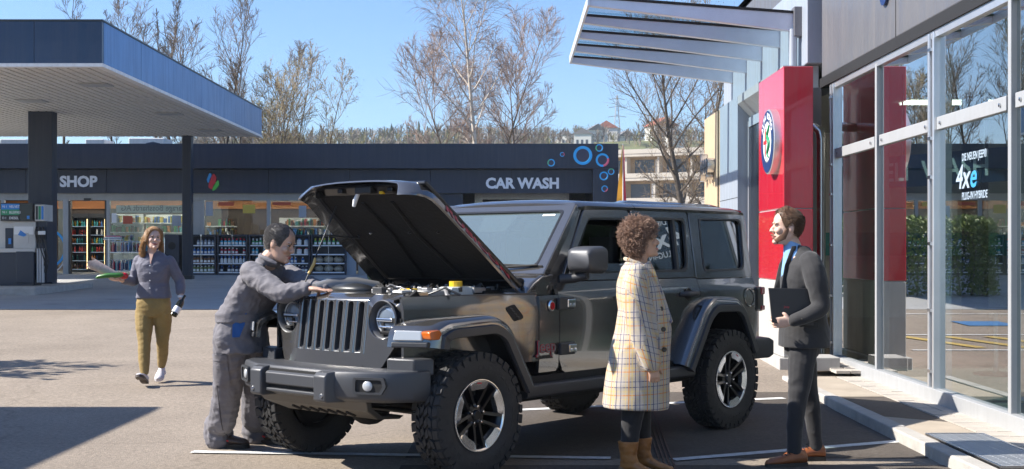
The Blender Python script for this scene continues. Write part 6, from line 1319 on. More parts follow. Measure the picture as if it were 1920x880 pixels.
def hand(mb, wrist, d, pn, s=1, thumb=1, curl=.5, spread=.12, tcurl=.4):
    """palm and five fingers; d points along the fingers, pn out of the palm, thumb=+1/-1 which side"""
    d = V(d).normalized(); pn = V(pn); pn = (pn-d*pn.dot(d)).normalized(); a = d.cross(pn)*thumb; w = V(wrist)
    ells(mb, [(w-d*.02*s, a*.027*s, pn*.020*s), (w+d*.015*s, a*.030*s, pn*.018*s), (w+d*.05*s, a*.040*s, pn*.0165*s), (w+d*.085*s, a*.041*s, pn*.014*s), (w+d*.100*s, a*.036*s, pn*.010*s)], 14, .8)
    for i, (off, L_) in enumerate(((.030, .070), (.010, .080), (-.011, .074), (-.031, .058))):
        p = w+d*.088*s+a*off*s; dd = (d+a*spread*off/.03*.6).normalized(); pts = [(p, .0092*s)]; ang = 0
        for j, fr in enumerate((.45, .30, .25)):
            ang += curl*(.55, .9, .7)[j]; q = (dd*cos(ang)+pn*sin(ang)); p = p+q*L_*fr*s; pts.append((p, (.0088, .0080, .0068)[j]*s))
        limb(mb, pts, 8, 2)
    p = w+d*.022*s+a*.028*s; t1 = (d*.62+a*.72+pn*.35).normalized(); t2 = (d*.9+a*.25+pn*(.3+tcurl)).normalized()
    limb(mb, [(p-a*.006*s, .014*s), (p+t1*.034*s, .0125*s), (p+t1*.034*s+t2*.028*s, .0105*s), (p+t1*.034*s+t2*.052*s, .008*s)], 8, 2)
def person(name, loc, body_mb, skin, label, voxel=.0048):
    me = remesh(body_mb, voxel, 3); o = link(name, me, skin, None, loc); tag(o, label, 'person'); return o
def garment(mb, name, m, par, voxel=.008, it=4, amp=.004, seed=0, s=(9, 9, 16), mask=None):
    me = remesh(mb, voxel, it)
    if amp: wrinkle(me, amp, s, seed, mask); me.update()
    return link(name, me, m, par)
def strands(name, m, par, roots, n_seg, fn, r0, r1, sides=3):
    """many hairs in one part; fn(i, root) -> list of points"""
    mb = MB()
    for i, rt in enumerate(roots):
        pts = fn(i, rt); mb.tube(pts, [r0+(r1-r0)*k/(len(pts)-1) for k in range(len(pts))], sides, cap=False)
    o = mb.build(name, m, par, smooth=180); return o
def scalp(P, fr_, cnt, seed, low, tmax=1.0):
    """random points over the hairy part of a head: (point, outward normal)"""
    R_ = random.Random(seed); f, l, u = fr_; out = []
    while len(out) < cnt:
        a = R_.uniform(0, 2*pi); t = R_.uniform(.1, 1.0)
        if t < low(a): continue
        i = 0
        while HEADT[i+1][0] < t and i < len(HEADT)-2: i += 1
        (t0, a0, b0, w0), (t1, a1, b1, w1) = HEADT[i], HEADT[i+1]; k = (t-t0)/(t1-t0); fr2, bk, w = a0+(a1-a0)*k, b0+(b1-b0)*k, w0+(w1-w0)*k
        x = (fr2+bk)/2+(fr2-bk)/2*cos(a); y = w*sin(a); p = P(x, y, t); c = P(0, 0, .62); n = ((p-c).normalized()*.7+(f*cos(a)+l*sin(a))*.3).normalized(); out.append((p, n, a, t))
    return out
def cap_mesh(P, fr_, low, thick, seed=0, rough=.004):
    """a shell of hair over the scalp"""
    f, l, u = fr_; mb = MB(); nA, nT = 40, 18; vs = []
    for i in range(nT+1):
        for j in range(nA):
            a = 2*pi*j/nA; lo = low(a); t = lo+(.995-lo)*i/nT; k_ = 0
            while HEADT[k_+1][0] < t and k_ < len(HEADT)-2: k_ += 1
            (t0, a0, b0, w0), (t1, a1, b1, w1) = HEADT[k_], HEADT[k_+1]; k = (t-t0)/(t1-t0); fr2, bk, w = a0+(a1-a0)*k, b0+(b1-b0)*k, w0+(w1-w0)*k
            th = (thick(a, t) if callable(thick) else thick)*min(1, i/2.0+.15)
            p = P((fr2+bk)/2+(fr2-bk)/2*cos(a), w*sin(a), t); n = (p-P(0, 0, .55)).normalized(); q = p+n*(th+rough*noise.noise(p*90+V((seed, 0, 0)))); vs.append(q)
    mb.v = [tuple(p) for p in vs]+[tuple(P(-.005, 0, 1.0)+u*(thick(0, 1) if callable(thick) else thick))]
    mb.f = [(i*nA+j, i*nA+(j+1) % nA, (i+1)*nA+(j+1) % nA, (i+1)*nA+j) for i in range(nT) for j in range(nA)]+[(nT*nA+j, nT*nA+(j+1) % nA, len(vs)) for j in range(nA)]
    return mb
def angf(a): return abs(((a+pi) % (2*pi))-pi)      # 0 at the face, pi at the nape
def shoe(par, heel, d, L_=.28, w=.045, m='leather_brown', sole='sole', h=.085, toe=.85, heelh=.022, pitch=0):
    d = V(d).normalized(); l = V((0, 0, 1)).cross(d).normalized(); u = d.cross(l)*-1 if d.cross(l).z < 0 else d.cross(l); H_ = V(heel); rg, sl_ = [], []
    for t, ww, hh in ((0, .55, .75), (.04, .78, 1.0), (.15, .82, 1.05), (.28, .80, 1.02), (.42, .86, .80), (.58, 1.0, .64), (.74, 1.0, .52), (.88, .82*toe/.85, .42), (.96, .55*toe/.85, .32), (1.0, .22, .18)):
        c = H_+d*t*L_; r_ = []; s_ = []
        for k in range(14):
            an = 2*pi*k/14; cy = cos(an); cz = sin(an); z = heelh+(h*hh)*(.5+.5*cz); wid = w*ww*(abs(cy)**.7)*(1-.32*max(0, cz)); r_.append(c+l*math.copysign(wid, cy)+u*z)
            s_.append(c+l*math.copysign((w*ww+.004)*(abs(cy)**.6), cy)+u*(heelh+.006 if cz > 0 else (0 if (t < .3 or t > .5) else heelh*.55)))
        rg.append(r_); sl_.append(s_)
    o = MB().loft(rg).build('shoe', m, par, smooth=60); MB().loft(sl_).build('sole', sole, o, smooth=40); return o, H_, d, l, u
# ---------------------------------------------------------------- man in the grey suit
o_ = V((1.978, 8.72, 0)); mb = MB()
hu = (.03, 0, 1); Pm, Fm, Sm = head(mb, (-.090, -.005, 1.505), (-1, -.06, .02), hu, .240, 1.0, jaw=1.08)
limb(mb, [((-.085, 0, 1.56), .056), ((-.055, 0, 1.50), .057), ((-.03, 0, 1.42), .066)])
ells(mb, [((.02, 0, .86), (.12, 0, 0), (0, .16, 0)), ((.02, 0, 1.1), (.10, 0, 0), (0, .14, 0)), ((0, 0, 1.32), (.11, 0, 0), (0, .17, 0)), ((-.01, 0, 1.42), (.07, 0, 0), (0, .13, 0))])
limb(mb, [((.04, -.18, 1.38), .05), ((.075, -.235, 1.11), .040), ((-.04, -.26, 1.015), .032), ((-.115, -.235, .985), .026)]); hand(mb, (-.105, -.237, .985), (-1, .12, -.10), (.1, .85, .3), .98, -1, .55)
limb(mb, [((.02, .18, 1.38), .05), ((.06, .24, 1.12), .04), ((.0, .22, .90), .03)]); hand(mb, (.0, .22, .90), (-.1, 0, -1), (0, -1, 0), .98, 1, .5)
for s, kx, fx, yy in ((-1, -.035, -.067, -.13), (1, .075, .130, .108)): limb(mb, [((.02, s*.08, .9), .07), ((kx, yy*.93, .50), .045), ((fx, yy, .09), .03)])
suit = person('person', o_, mb, 'skin', 'bearded man in dark grey suit holding a dark folder')
face(suit, Pm, Fm, Sm, 'hair_brown', 1)
low_m = lambda a: interp([(0, .88), (.5, .84), (.85, .72), (1.05, .52), (1.25, .40), (1.45, .50), (1.75, .44), (2.0, .26), (pi, .16)], angf(a))
cap_mesh(Pm, Fm, low_m, lambda a, t: .004+.011*max(0, t-.6)/.4*(1.6 if angf(a) < 1.2 else .8), 3, .003).build('hair', 'hair_brown', suit, smooth=180)
Rh = random.Random(8)
strands('hair_tuft', 'hair_brown', suit, [r for r in scalp(Pm, Fm, 3000, 4, lambda a: low_m(a)+.02)], 3, lambda i, r: [r[0]+r[1]*.003, r[0]+r[1]*.011+Fm[0]*.003+Fm[1]*Rh.gauss(0, .003), r[0]+r[1]*(.022 if r[3] > .8 and angf(r[2]) < 1.3 else .013)+Fm[0]*(.004 if r[3] > .8 else -.006)-Fm[2]*(.0 if r[3] > .85 else .008)], .0013, .0005)
# beard: a shell over jaw and chin with short hairs
bl = lambda a: interp([(0, .12), (.35, .12), (.75, .19), (1.05, .33), (1.25, .46), (1.5, .40)], angf(a))
bmb = MB(); nA = 30; vs = []
for i in range(9):
    for j in range(nA+1):
        a = -1.5+3.0*j/nA; hi = bl(a); lo_ = -.035+.16*(angf(a)/1.5)**1.5; t = lo_+(hi-lo_)*i/8; k_ = 0
        while HEADT[k_+1][0] < t and k_ < len(HEADT)-2: k_ += 1
        (t0, a0, b0, w0), (t1, a1, b1, w1) = HEADT[k_], HEADT[k_+1]; k = max(0, (t-t0)/(t1-t0)); fr2, bk, w = a0+(a1-a0)*k, b0+(b1-b0)*k, (w0+(w1-w0)*k)*(1.08 if t < .3 else 1)
        e_ = .001 if i in (8,) or j in (0, nA) else .0055; q = Pm((fr2+bk)/2+((fr2-bk)/2+e_+.002)*cos(a), (w+e_)*sin(a), t); vs.append(q)
bmb.v = [tuple(p) for p in vs]; bmb.f = [(i*(nA+1)+j, i*(nA+1)+j+1, (i+1)*(nA+1)+j+1, (i+1)*(nA+1)+j) for i in range(8) for j in range(nA)]
bmb.build('beard', 'beard', suit, smooth=180); MB().tube([Pm(.086, -.028, .20), Pm(.103, -.012, .245), Pm(.106, 0, .25), Pm(.103, .012, .245), Pm(.086, .028, .20)], [.003, .005, .005, .005, .003], 6).build('moustache', 'beard', suit, smooth=60)
# shirt, jacket, trousers
mb = MB(); ells(mb, [((-.005, 0, 1.05), (.112, 0, 0), (0, .12, 0)), ((-.022, 0, 1.30), (.105, 0, 0), (0, .12, 0)), ((-.035, 0, 1.42), (.078, 0, 0), (0, .09, 0)), ((-.045, 0, 1.485), (.066, 0, -.02), (0, .066, 0)), ((-.052, 0, 1.515), (.064, 0, -.025), (0, .064, 0))]); garment(mb, 'shirt', 'shirt_blue', suit, .007, 3, .002)
for s in (-1, 1): MB().prism([(0, 0), (.055, -.02), (.03, -.085), (-.01, -.06)], lambda u, v, w: V((-.098+u*.8+abs(w)*.3, s*(.030+u*.5)+w*.4, 1.505+v)), 0, .006).build('collar', 'shirt_blue', suit)
mb = MB()
ells(mb, [((.030, 0, .80), (.172, 0, 0), (0, .205, 0)), ((.030, 0, .90), (.168, 0, 0), (0, .200, 0)), ((.022, 0, 1.02), (.150, 0, 0), (0, .185, 0)), ((.018, 0, 1.12), (.140, 0, 0), (0, .180, 0)), ((.010, 0, 1.26), (.140, 0, 0), (0, .195, 0)), ((.016, 0, 1.36), (.120, 0, 0), (0, .200, 0)), ((.022, 0, 1.415), (.088, 0, 0), (0, .165, 0)), ((.012, 0, 1.455), (.062, 0, 0), (0, .100, 0)), ((.006, 0, 1.49), (.052, 0, -.01), (0, .075, 0))], 28, .9)
limb(mb, [((.030, -.165, 1.385), .072), ((.050, -.215, 1.30), .076), ((.082, -.243, 1.12), .064), ((.060, -.258, 1.065), .060), ((-.02, -.262, 1.022), .050), ((-.095, -.242, .992), .042)]); limb(mb, [((.030, .165, 1.385), .072), ((.06, .225, 1.25), .07), ((.07, .245, 1.10), .06), ((.01, .225, .93), .048)])
jk = garment(mb, 'jacket', 'suit_grey', suit, .0075, 4, .004, 2, (7, 7, 8))
# lapels and the open front edge, flap, cuff buttons
for s in (-1, 1): MB().prism([(-.064, 1.488), (-.118, 1.36), (-.150, 1.20), (-.142, 1.08), (-.118, 1.14), (-.080, 1.33), (-.045, 1.40), (-.035, 1.49)], lambda u, v, w: V((u-.006, s*(.058+(1.49-v)*.06+w+(.02 if u < -.1 else 0)), v)), 0, .016).build('lapel', 'suit_grey', suit, bevel=.004)
for i in range(3): MB().ellipsoid((-.055+i*.017, -.304, 1.003+i*.006), (.006, .004, .006)).build('cuff_button', 'button_dark', suit, smooth=60)
MB().prism([(-.05, .985), (.08, .975), (.08, .935), (-.05, .945)], lambda u, v, w: V((u, -.192-w, v)), 0, .01).build('pocket_flap', 'suit_grey', suit, bevel=.003)
mb = MB(); ells(mb, [((.015, 0, .92), (.115, 0, 0), (0, .150, 0)), ((.015, 0, .80), (.120, 0, 0), (0, .158, 0)), ((.012, 0, .74), (.110, 0, 0), (0, .150, 0))])
limb(mb, [((.01, -.075, .82), .098), ((-.015, -.10, .66), .088), ((-.035, -.12, .50), .070), ((-.055, -.128, .38), .062), ((-.068, -.132, .20), .052), ((-.066, -.134, .085), .049)]); limb(mb, [((.02, .075, .82), .098), ((.05, .09, .66), .086), ((.075, .10, .50), .068), ((.105, .105, .36), .060), ((.125, .108, .20), .050), ((.132, .11, .085), .049)])
garment(mb, 'trousers', 'suit_trousers', suit, .0075, 3, .0045, 5, (9, 9, 10))
for hx, hy, dx in ((.012, -.135, (-1, -.22, 0)), (.198, .105, (-1, -.05, 0))):
    sh_, H0, d_, l_, u_ = shoe(suit, (hx, hy, .0), dx, .295, .046, 'leather_brown', 'sole', .088)
    for k in range(4): MB().tube([H0+d_*(.105+k*.022)+l_*.024+u_*(.098-k*.010), H0+d_*(.11+k*.022)+u_*(.108-k*.010), H0+d_*(.105+k*.022)-l_*.024+u_*(.098-k*.010)], .003, 5).build('lace', 'lace', sh_)
    MB().tube([H0+d_*.10+u_*.108, H0+d_*.085-l_*.03+u_*.135, H0+d_*.12-l_*.05+u_*.10, H0+d_*.10+u_*.108], .003, 5).build('lace', 'lace', sh_)
# folder held against the body
fo = MB().prism([(-.262, 1.208), (.020, 1.203), (.045, .955), (-.238, .975)], lambda u, v, w: V((u, -.218+w+u*.08, v)), 0, .022).build('folder', mat('folder_dark', (.028, .026, .027), .45, var=.08, vscale=9), None, o_, bevel=.003); tag(fo, 'dark grey folder under the arm of the suited man', 'folder')
text('folder_print', 'Jeep', 'red_decal', .022, (-.16, -.2315, 1.075), FACE, fo, .0004)
# ---------------------------------------------------------------- woman in the checked coat
o_ = V((.838, 8.306, 0)); mb = MB()
Pc, Fc, Sc = head(mb, (.030, 0, 1.418), (1, .06, .10), (-.10, 0, 1), .222, .96, True)
limb(mb, [((.02, 0, 1.47), .047), ((.0, 0, 1.40), .048), ((-.02, 0, 1.32), .056)])
ells(mb, [((.02, 0, .80), (.13, 0, 0), (0, .16, 0)), ((.03, 0, 1.05), (.10, 0, 0), (0, .13, 0)), ((.01, 0, 1.25), (.11, 0, 0), (0, .15, 0)), ((-.01, 0, 1.34), (.07, 0, 0), (0, .11, 0))])
limb(mb, [((-.03, -.17, 1.28), .045), ((-.02, -.22, .97), .036), ((.055, -.225, .74), .026)]); hand(mb, (.055, -.225, .735), (.18, .0, -1), (-.1, 1, 0), .90, 1, .75)
limb(mb, [((-.03, .17, 1.28), .045), ((-.02, .22, .97), .036), ((.05, .225, .74), .026)]); hand(mb, (.05, .225, .735), (.15, 0, -1), (0, -1, 0), .90, -1, .5)
for s, fx in ((-1, -.085), (1, .015)): limb(mb, [((.0, s*.08, .85), .07), ((fx*.6, s*.08, .48), .045), ((fx, s*.085, .09), .030)])
wom = person('person', o_, mb, 'skin_warm', 'woman with short curly hair in long checked coat')
face(wom, Pc, Fc, Sc, 'hair_black', 1, True)
low_c = lambda a: interp([(0, .80), (.5, .78), (.85, .66), (1.05, .50), (1.35, .52), (1.7, .30), (2.2, .10), (pi, .03)], angf(a))
cap_mesh(Pc, Fc, low_c, lambda a, t: .014+.022*(angf(a)/pi)+.010*t, 9, .012).build('hair', 'hair_curl', wom, smooth=180)
Rc = random.Random(19)
def curl_fn(i, r):
    p, n, a, t = r; L_ = (.024+.032*(angf(a)/pi)+.016*t)*Rc.uniform(.7, 1.25); ax = n; e1 = ax.orthogonal().normalized(); e2 = ax.cross(e1); ph = Rc.uniform(0, 6.3); rad = Rc.uniform(.006, .011); tw_ = Rc.choice((-1, 1)); dr = V((Rc.gauss(0, .25), Rc.gauss(0, .25), Rc.gauss(-.1, .25)))
    return [p+(ax+dr*k/9).normalized()*(L_*k/9+.004)+e1*rad*cos(ph+tw_*k*1.25)*min(1, k/2)+e2*rad*sin(ph+tw_*k*1.25)*min(1, k/2) for k in range(10)]
strands('curls', 'hair_curl', wom, scalp(Pc, Fc, 3400, 21, lambda a: low_c(a)+.02), 9, curl_fn, .0021, .0013, 3)
mb = MB()
ells(mb, [((-.030, 0, .435), (.218, 0, -.004), (0, .215, 0)), ((-.020, 0, .60), (.210, 0, 0), (0, .212, 0)), ((-.002, 0, .80), (.196, 0, 0), (0, .207, 0)), ((.020, 0, .95), (.182, 0, 0), (0, .205, 0)), ((.020, 0, 1.08), (.160, 0, 0), (0, .198, 0)), ((-.005, 0, 1.20), (.140, 0, 0), (0, .195, 0)), ((-.030, 0, 1.29), (.108, 0, 0), (0, .180, 0)), ((-.040, 0, 1.345), (.085, 0, .01), (0, .125, 0)), ((-.040, 0, 1.372), (.066, 0, .005), (0, .080, 0)), ((-.042, 0, 1.386), (.056, 0, .0), (0, .068, 0))], 30, .86)
limb(mb, [((-.040, -.150, 1.305), .074), ((-.055, -.205, 1.20), .084), ((-.030, -.235, 1.00), .080), ((.015, -.245, .85), .074), ((.052, -.238, .745), .064)]); limb(mb, [((-.04, .15, 1.305), .074), ((-.055, .205, 1.20), .084), ((-.03, .235, 1.0), .08), ((.045, .235, .75), .066)])
coat = garment(mb, 'coat', 'plaid', wom, .0085, 4, .0035, 11, (6, 6, 5))
def weave(o, arm=None):
    """thread directions of the cloth, kept on the mesh: round the body and up, or round the sleeve and along it"""
    at2 = o.data.attributes.new('weave', 'FLOAT_VECTOR', 'POINT')
    for i, v in enumerate(o.data.vertices):
        p = v.co; a = atan2(p.y*.95, (p.x+.01)); u_, v_ = .215*a, p.z-.05*p.x
        if arm:
            A_, B_ = arm; t = (p.z-B_.z)/(A_.z-B_.z); ax = B_.lerp(A_, max(-.1, min(1.1, t))); dy, dx = p.y-ax.y, p.x-ax.x
            if abs(p.y) > .19 and hypot(dx, dy) < .092 and .70 < p.z < 1.31 and p.y < 0: u_, v_ = .5+.082*atan2(dy, dx), p.z+.30*p.x+.06
        at2.data[i].vector = (u_, v_, 0)
weave(coat, (V((-.055, -.205, 1.30)), V((.052, -.238, .745))))
MB().prism([(.045, 1.395), (.075, 1.34), (.135, 1.18), (.192, 1.00), (.178, .985), (.120, 1.10), (.060, 1.25), (-.005, 1.36)], lambda u, v, w: V((u+.010, -.062-(1.4-v)*.075-w, v)), -.006, .016).build('lapel', 'plaid', wom, bevel=.004)
MB().prism([(.045, 1.395), (.075, 1.34), (.135, 1.18), (.192, 1.00), (.178, .985), (.120, 1.10), (.060, 1.25), (-.005, 1.36)], lambda u, v, w: V((u+.010, .062+(1.4-v)*.075+w, v)), -.006, .016).build('lapel', 'plaid', wom, bevel=.004)
MB().tube([(-.080, -.05, 1.398), (-.098, 0, 1.405), (-.080, .05, 1.398), (-.02, .078, 1.375), (.035, .066, 1.345)], .013, 8).build('collar', 'plaid', wom, smooth=60); MB().tube([(-.080, -.05, 1.398), (-.02, -.078, 1.375), (.035, -.066, 1.345)], .013, 8).build('collar', 'plaid', wom, smooth=60)
for z, x in ((1.085, .118), (.955, .132), (.825, .138)): MB().revolve([(0, -.010), (.012, -.011), (.016, -.006), (.016, 0)], (x, -.158-(.02 if z < 1 else 0), z), 'y', 14).build('button', 'button_dark', wom, smooth=50)
MB().prism([(.075, .905), (.115, .905), (.12, .83), (.075, .82)], lambda u, v, w: V((u, -.196-w, v)), -.01, .008).build('pocket_flap', 'plaid', wom, bevel=.003)
for c_ in wom.children:
    if c_.data.materials and c_.data.materials[0].name == 'plaid' and c_ is not coat: weave(c_)
for s, fx in ((-1, -.080), (1, .020)):
    mb = MB(); limb(mb, [((fx*.4-.01, s*.075, .52), .088), ((fx*.8, s*.085, .34), .066), ((fx, s*.085, .19), .056)]); garment(mb, 'trouser_leg', 'black_knit', wom, .0075, 3, .003, 4, (12, 12, 20))
for s, fx, dv in ((-1, -.085, (1, -.25, 0)), (1, .022, (1, -.12, 0))):
    mb = MB(); d_ = V(dv).normalized(); l_ = V((-d_.y, d_.x, 0)); b0 = V((fx, s*.088, 0))
    ells(mb, [(b0+V((0, 0, .225)), d_*.068, l_*.066), (b0+V((0, 0, .20)), d_*.064, l_*.062), (b0+V((0, 0, .14)), d_*.055, l_*.052), (b0+d_*.01+V((0, 0, .09)), d_*.056, l_*.044), (b0+d_*.02+V((0, 0, .055)), d_*.07, l_*.040)], 20)
    ells(mb, [(b0-d_*.05+V((0, 0, .075)), V((0, 0, .03)), l_*.026), (b0+V((0, 0, .072)), V((0, 0, .042)), l_*.037), (b0+d_*.06+V((0, 0, .055)), V((0, 0, .042)), l_*.040), (b0+d_*.11+V((0, 0, .035)), V((0, 0, .030)), l_*.042), (b0+d_*.16+V((0, 0, .025)), V((0, 0, .022)), l_*.036), (b0+d_*.205+V((0, 0, .020)), V((0, 0, .013)), l_*.018)], 18)
    bt = garment(mb, 'boot', 'leather_tan', wom, .006, 3, .0035, 6+s, (20, 20, 26), lambda p: 1 if p.z > .09 else .3)
    MB().loft([[b0+d_*x+l_*y+V((0, 0, z)) for x, y in ((-.060+k, -.026+k), (-.008-k, -.026+k), (-.008-k, .026-k), (-.060+k, .026-k))] for z, k in ((.0, .004), (.03, .005), (.062, 0))]).build('heel', 'sole_wood', bt); MB().loft([[b0+d_*x+l_*y+V((0, 0, z)) for x, y in ((.05, -.034), (.11, -.040), (.17, -.032), (.21, 0), (.17, .032), (.11, .040), (.05, .034))] for z in (.0, .010)]).build('sole', 'sole', bt)
# ---------------------------------------------------------------- mechanic leaning over the engine
o_ = V((-1.99, 9.40, 0)); Fd = V((.80, -.55, 0)).normalized(); Ld = V((0, 0, 1)).cross(Fd)
q = lambda f_, l_, z: Fd*f_+Ld*l_+V((0, 0, z))        # forward, to his left, up
def W(px_, py2, d): return at(px_, py2, d)-o_
mb = MB(); hc = W(516, 487, 8.78); hf = V((.93, -.30, -.30))
Pk, Fk, Sk = head(mb, hc, hf, (.32, -.05, 1), .245, 1.0)
shN, shF, wa = W(474, 512, 8.74), W(522, 508, 9.10), W(456, 600, 8.98); chest = (shN+shF)/2
limb(mb, [(Pk(-.02, 0, .18), .058), (Pk(-.045, 0, -.05), .060), (chest+V((0, 0, .02)), .07)])
ells(mb, [(wa+V((0, 0, -.06)), Fd*.11, Ld*.15), (wa+V((0, 0, .08)), Fd*.11, Ld*.14), (wa.lerp(chest, .6), Fd*.12, Ld*.16), (chest+V((0, 0, -.02)), Fd*.09, Ld*.14)])
elN, wrN = W(529, 550, 8.56), W(577, 541, 8.50); elF, wrF = W(572, 532, 8.80), W(608, 545, 8.66)
limb(mb, [(shN, .05), (elN, .042), (wrN, .028)]); hand(mb, wrN, W(622, 545, 8.46)-wrN, (-.05, 0, -1), 1.0, 1, .10, .15, .1)
limb(mb, [(shF, .05), (elF, .042), (wrF, .028)]); hand(mb, wrF, V((.75, -.5, -.05)), (0, 0, -1), .98, -1, .15, .15, .1)
ftN, ftF = W(408, 838, 9.40), W(478, 830, 9.62); ftN.z = ftF.z = 0
hipN, hipF = wa+Ld*-.09+V((0, 0, -.08)), wa+Ld*.09+V((0, 0, -.08))
for hp_, ft_ in ((hipN, ftN), (hipF, ftF)): limb(mb, [(hp_, .08), (hp_.lerp(ft_, .5)+Fd*.02, .055), (ft_+V((0, 0, .09)), .04)])
mec = person('person', o_, mb, 'skin_tan', 'mechanic in grey overalls leaning over the open engine bay')
face(mec, Pk, Fk, Sk, 'hair_black')
low_k = lambda a: interp([(0, .97), (.35, .95), (.62, .76), (.9, .62), (1.1, .40), (1.28, .40), (1.5, .50), (1.8, .42), (2.1, .24), (pi, .14)], angf(a))
cap_mesh(Pk, Fk, low_k, lambda a, t: .004+.006*max(0, t-.5), 5, .003).build('hair', 'hair_greying', mec, smooth=180)
strands('hair_tuft', 'hair_greying', mec, scalp(Pk, Fk, 3600, 14, lambda a: low_k(a)+.03), 3, lambda i, r: [r[0]+r[1]*.003, r[0]+r[1]*.011-Fk[0]*.004, r[0]+r[1]*.015-Fk[0]*.010-Fk[2]*.003], .0012, .0005)
mb = MB(); up_ = (chest-wa).normalized()
ells(mb, [(wa+V((0, 0, -.02))-Fd*.01, Fd*.155, Ld*.190), (wa+V((0, 0, .05)), Fd*.165, Ld*.198), (wa.lerp(chest, .35)-Fd*.01, Fd*.155, Ld*.195), (wa.lerp(chest, .65), Fd*.150, Ld*.205), (wa.lerp(chest, .9), Fd*.125, Ld*.200), (chest+V((0, 0, .045))+Fd*.01, Fd*.085, Ld*.155), (chest.lerp(Pk(-.045, 0, -.05), .62), Fd*.075-V((0, 0, .02)), Ld*.082), (Pk(-.040, 0, .03), Fd*.068-V((0, 0, .025)), Ld*.068)], 26, .9)
limb(mb, [(shN-Fd*.02, .080), (shN.lerp(elN, .4)+V((0, 0, -.01)), .078), (elN, .066), (elN.lerp(wrN, .5), .056), (wrN-(wrN-elN).normalized()*.02, .046)]); limb(mb, [(shF, .082), (shF.lerp(elF, .5), .075), (elF, .066), (wrF, .048)])
garment(mb, 'work_jacket', 'overall_grey', mec, .0085, 1, .009, 3, (13, 13, 15))
mb = MB(); ells(mb, [(wa+V((0, 0, .02)), Fd*.145, Ld*.182), (wa+V((0, 0, -.06))-Fd*.02, Fd*.160, Ld*.195), (wa+V((0, 0, -.16))-Fd*.03, Fd*.165, Ld*.195), (wa+V((0, 0, -.23))-Fd*.01, Fd*.14, Ld*.18)], 24, .9)
for hp_, ft_, k in ((hipN, ftN, -1), (hipF, ftF, 1)):
    kn = hp_.lerp(ft_, .5)+Fd*.02; limb(mb, [(hp_+V((0, 0, -.04))-Fd*.02, .125), (hp_.lerp(kn, .5), .120), (kn, .102), (kn.lerp(ft_, .5), .098), (ft_+V((0, 0, .17))+Fd*.01, .100), (ft_+V((0, 0, .075))+Fd*.012, .104)])
tro = garment(mb, 'work_trousers', 'overall_grey', mec, .0085, 1, .010, 8, (12, 12, 11))
# blue pocket panel on the near hip and blue yoke on the far shoulder
def patch(me_obj, name, m, par, cond, lift=.004):
    me = me_obj.data; keep = [p for p in me.polygons if cond(me.vertices[p.vertices[0]].co, p.normal)]; idx = {}; mb = MB()
    for p in keep:
        for v in p.vertices:
            if v not in idx: idx[v] = len(idx); vv = me.vertices[v]; mb.v.append(tuple(vv.co+vv.normal*lift))
        mb.f.append(tuple(idx[v] for v in p.vertices))
    return mb.build(name, m, par, smooth=180) if mb.f else None
pc = W(446, 612, 8.85)
from mathutils.bvhtree import BVHTree
def sewn(par, on, name, m, outline, origin, ua, va, cast, n=10, lift=.004):
    """a panel of cloth laid on a garment: outline(u, v) in -1..1 -> offsets along ua and va"""
    me = on.data; bt = BVHTree.FromPolygons([v.co.copy() for v in me.vertices], [tuple(p.vertices) for p in me.polygons]); mb = MB(); ok = True
    for i in range(n+1):
        for j in range(n+1):
            a_, b_ = outline(2*i/n-1, 2*j/n-1); p = origin+ua*a_+va*b_-cast*.6; h = bt.ray_cast(p, cast)
            q_ = h[0]-cast*lift if h[0] is not None else origin+ua*a_+va*b_; mb.v.append(tuple(q_))
    mb.f = [(i*(n+1)+j, i*(n+1)+j+1, (i+1)*(n+1)+j+1, (i+1)*(n+1)+j) for i in range(n) for j in range(n)]
    return mb.build(name, m, par, smooth=180)
sewn(mec, tro, 'pocket_panel', 'overall_blue', lambda u, v: (u*(.040-.016*max(0, -v))+.018*v, v*.085), W(447, 610, 8.8), V((1, 0, 0)), V((0, 0, 1)), V((0, 1, 0)))
kx_ = hipN.lerp(ftN, .30)
sewn(mec, tro, 'thigh_pocket', 'overall_grey', lambda u, v: (u*.062, v*.10), kx_+V((-.03, 0, -.02)), V((1, 0, 0)), V((0, 0, 1)), V((0, 1, 0)), 10, .012)
sewn(mec, tro, 'pocket_flap', 'overall_grey', lambda u, v: (u*.066, v*.022), kx_+V((-.03, 0, .085)), V((1, 0, 0)), V((0, 0, 1)), V((0, 1, 0)), 8, .018)
sewn(mec, tro, 'side_seam', 'seam', lambda u, v: (u*.004, v*.30), hipN.lerp(ftN, .62)+V((.0, 0, 0)), V((1, 0, 0)), V((0, 0, 1)), V((0, 1, 0)), 20, .003)
jk2 = [c for c in mec.children if c.name.startswith('work_jacket')][0]
sewn(mec, jk2, 'waist_band', 'overall_grey', lambda u, v: (u*.17, v*.028), wa+V((-.0, 0, .02)), V((1, 0, 0)), V((0, 0, 1)), V((0, 1, 0)), 16, .010)
patch(jk2, 'shoulder_panel', 'overall_blue', mec, lambda p, n: (p-shF).length < .14 and n.dot(Fd) > .1 and n.z > -.2 and (p-chest).dot(Ld) > .06)
MB().tube([Pk(-.075, -.045, -.015), Pk(-.02, -.070, -.03), Pk(.045, -.055, -.075)], [.015, .017, .012], 8).build('collar', 'overall_grey', mec, smooth=60); MB().tube([Pk(-.075, .045, -.015), Pk(-.02, .070, -.03), Pk(.045, .055, -.075)], [.015, .017, .012], 8).build('collar', 'overall_grey', mec, smooth=60)
for ft_, dv in ((ftN-V((.055, 0, 0)), (1, -.15, 0)), (ftF-V((.05, 0, 0)), (1, -.25, 0))):
    sh_, H0, d_, l_, u_ = shoe(mec, ft_, dv, .30, .052, 'leather_dark', 'sole', .105, .98, .026)
    MB().tube([H0+d_*.02-l_*.047+u_*.075, H0+d_*.10-l_*.050+u_*.075, H0+d_*.16-l_*.048+u_*.055], .006, 6).build('trim', 'ink_red', sh_)
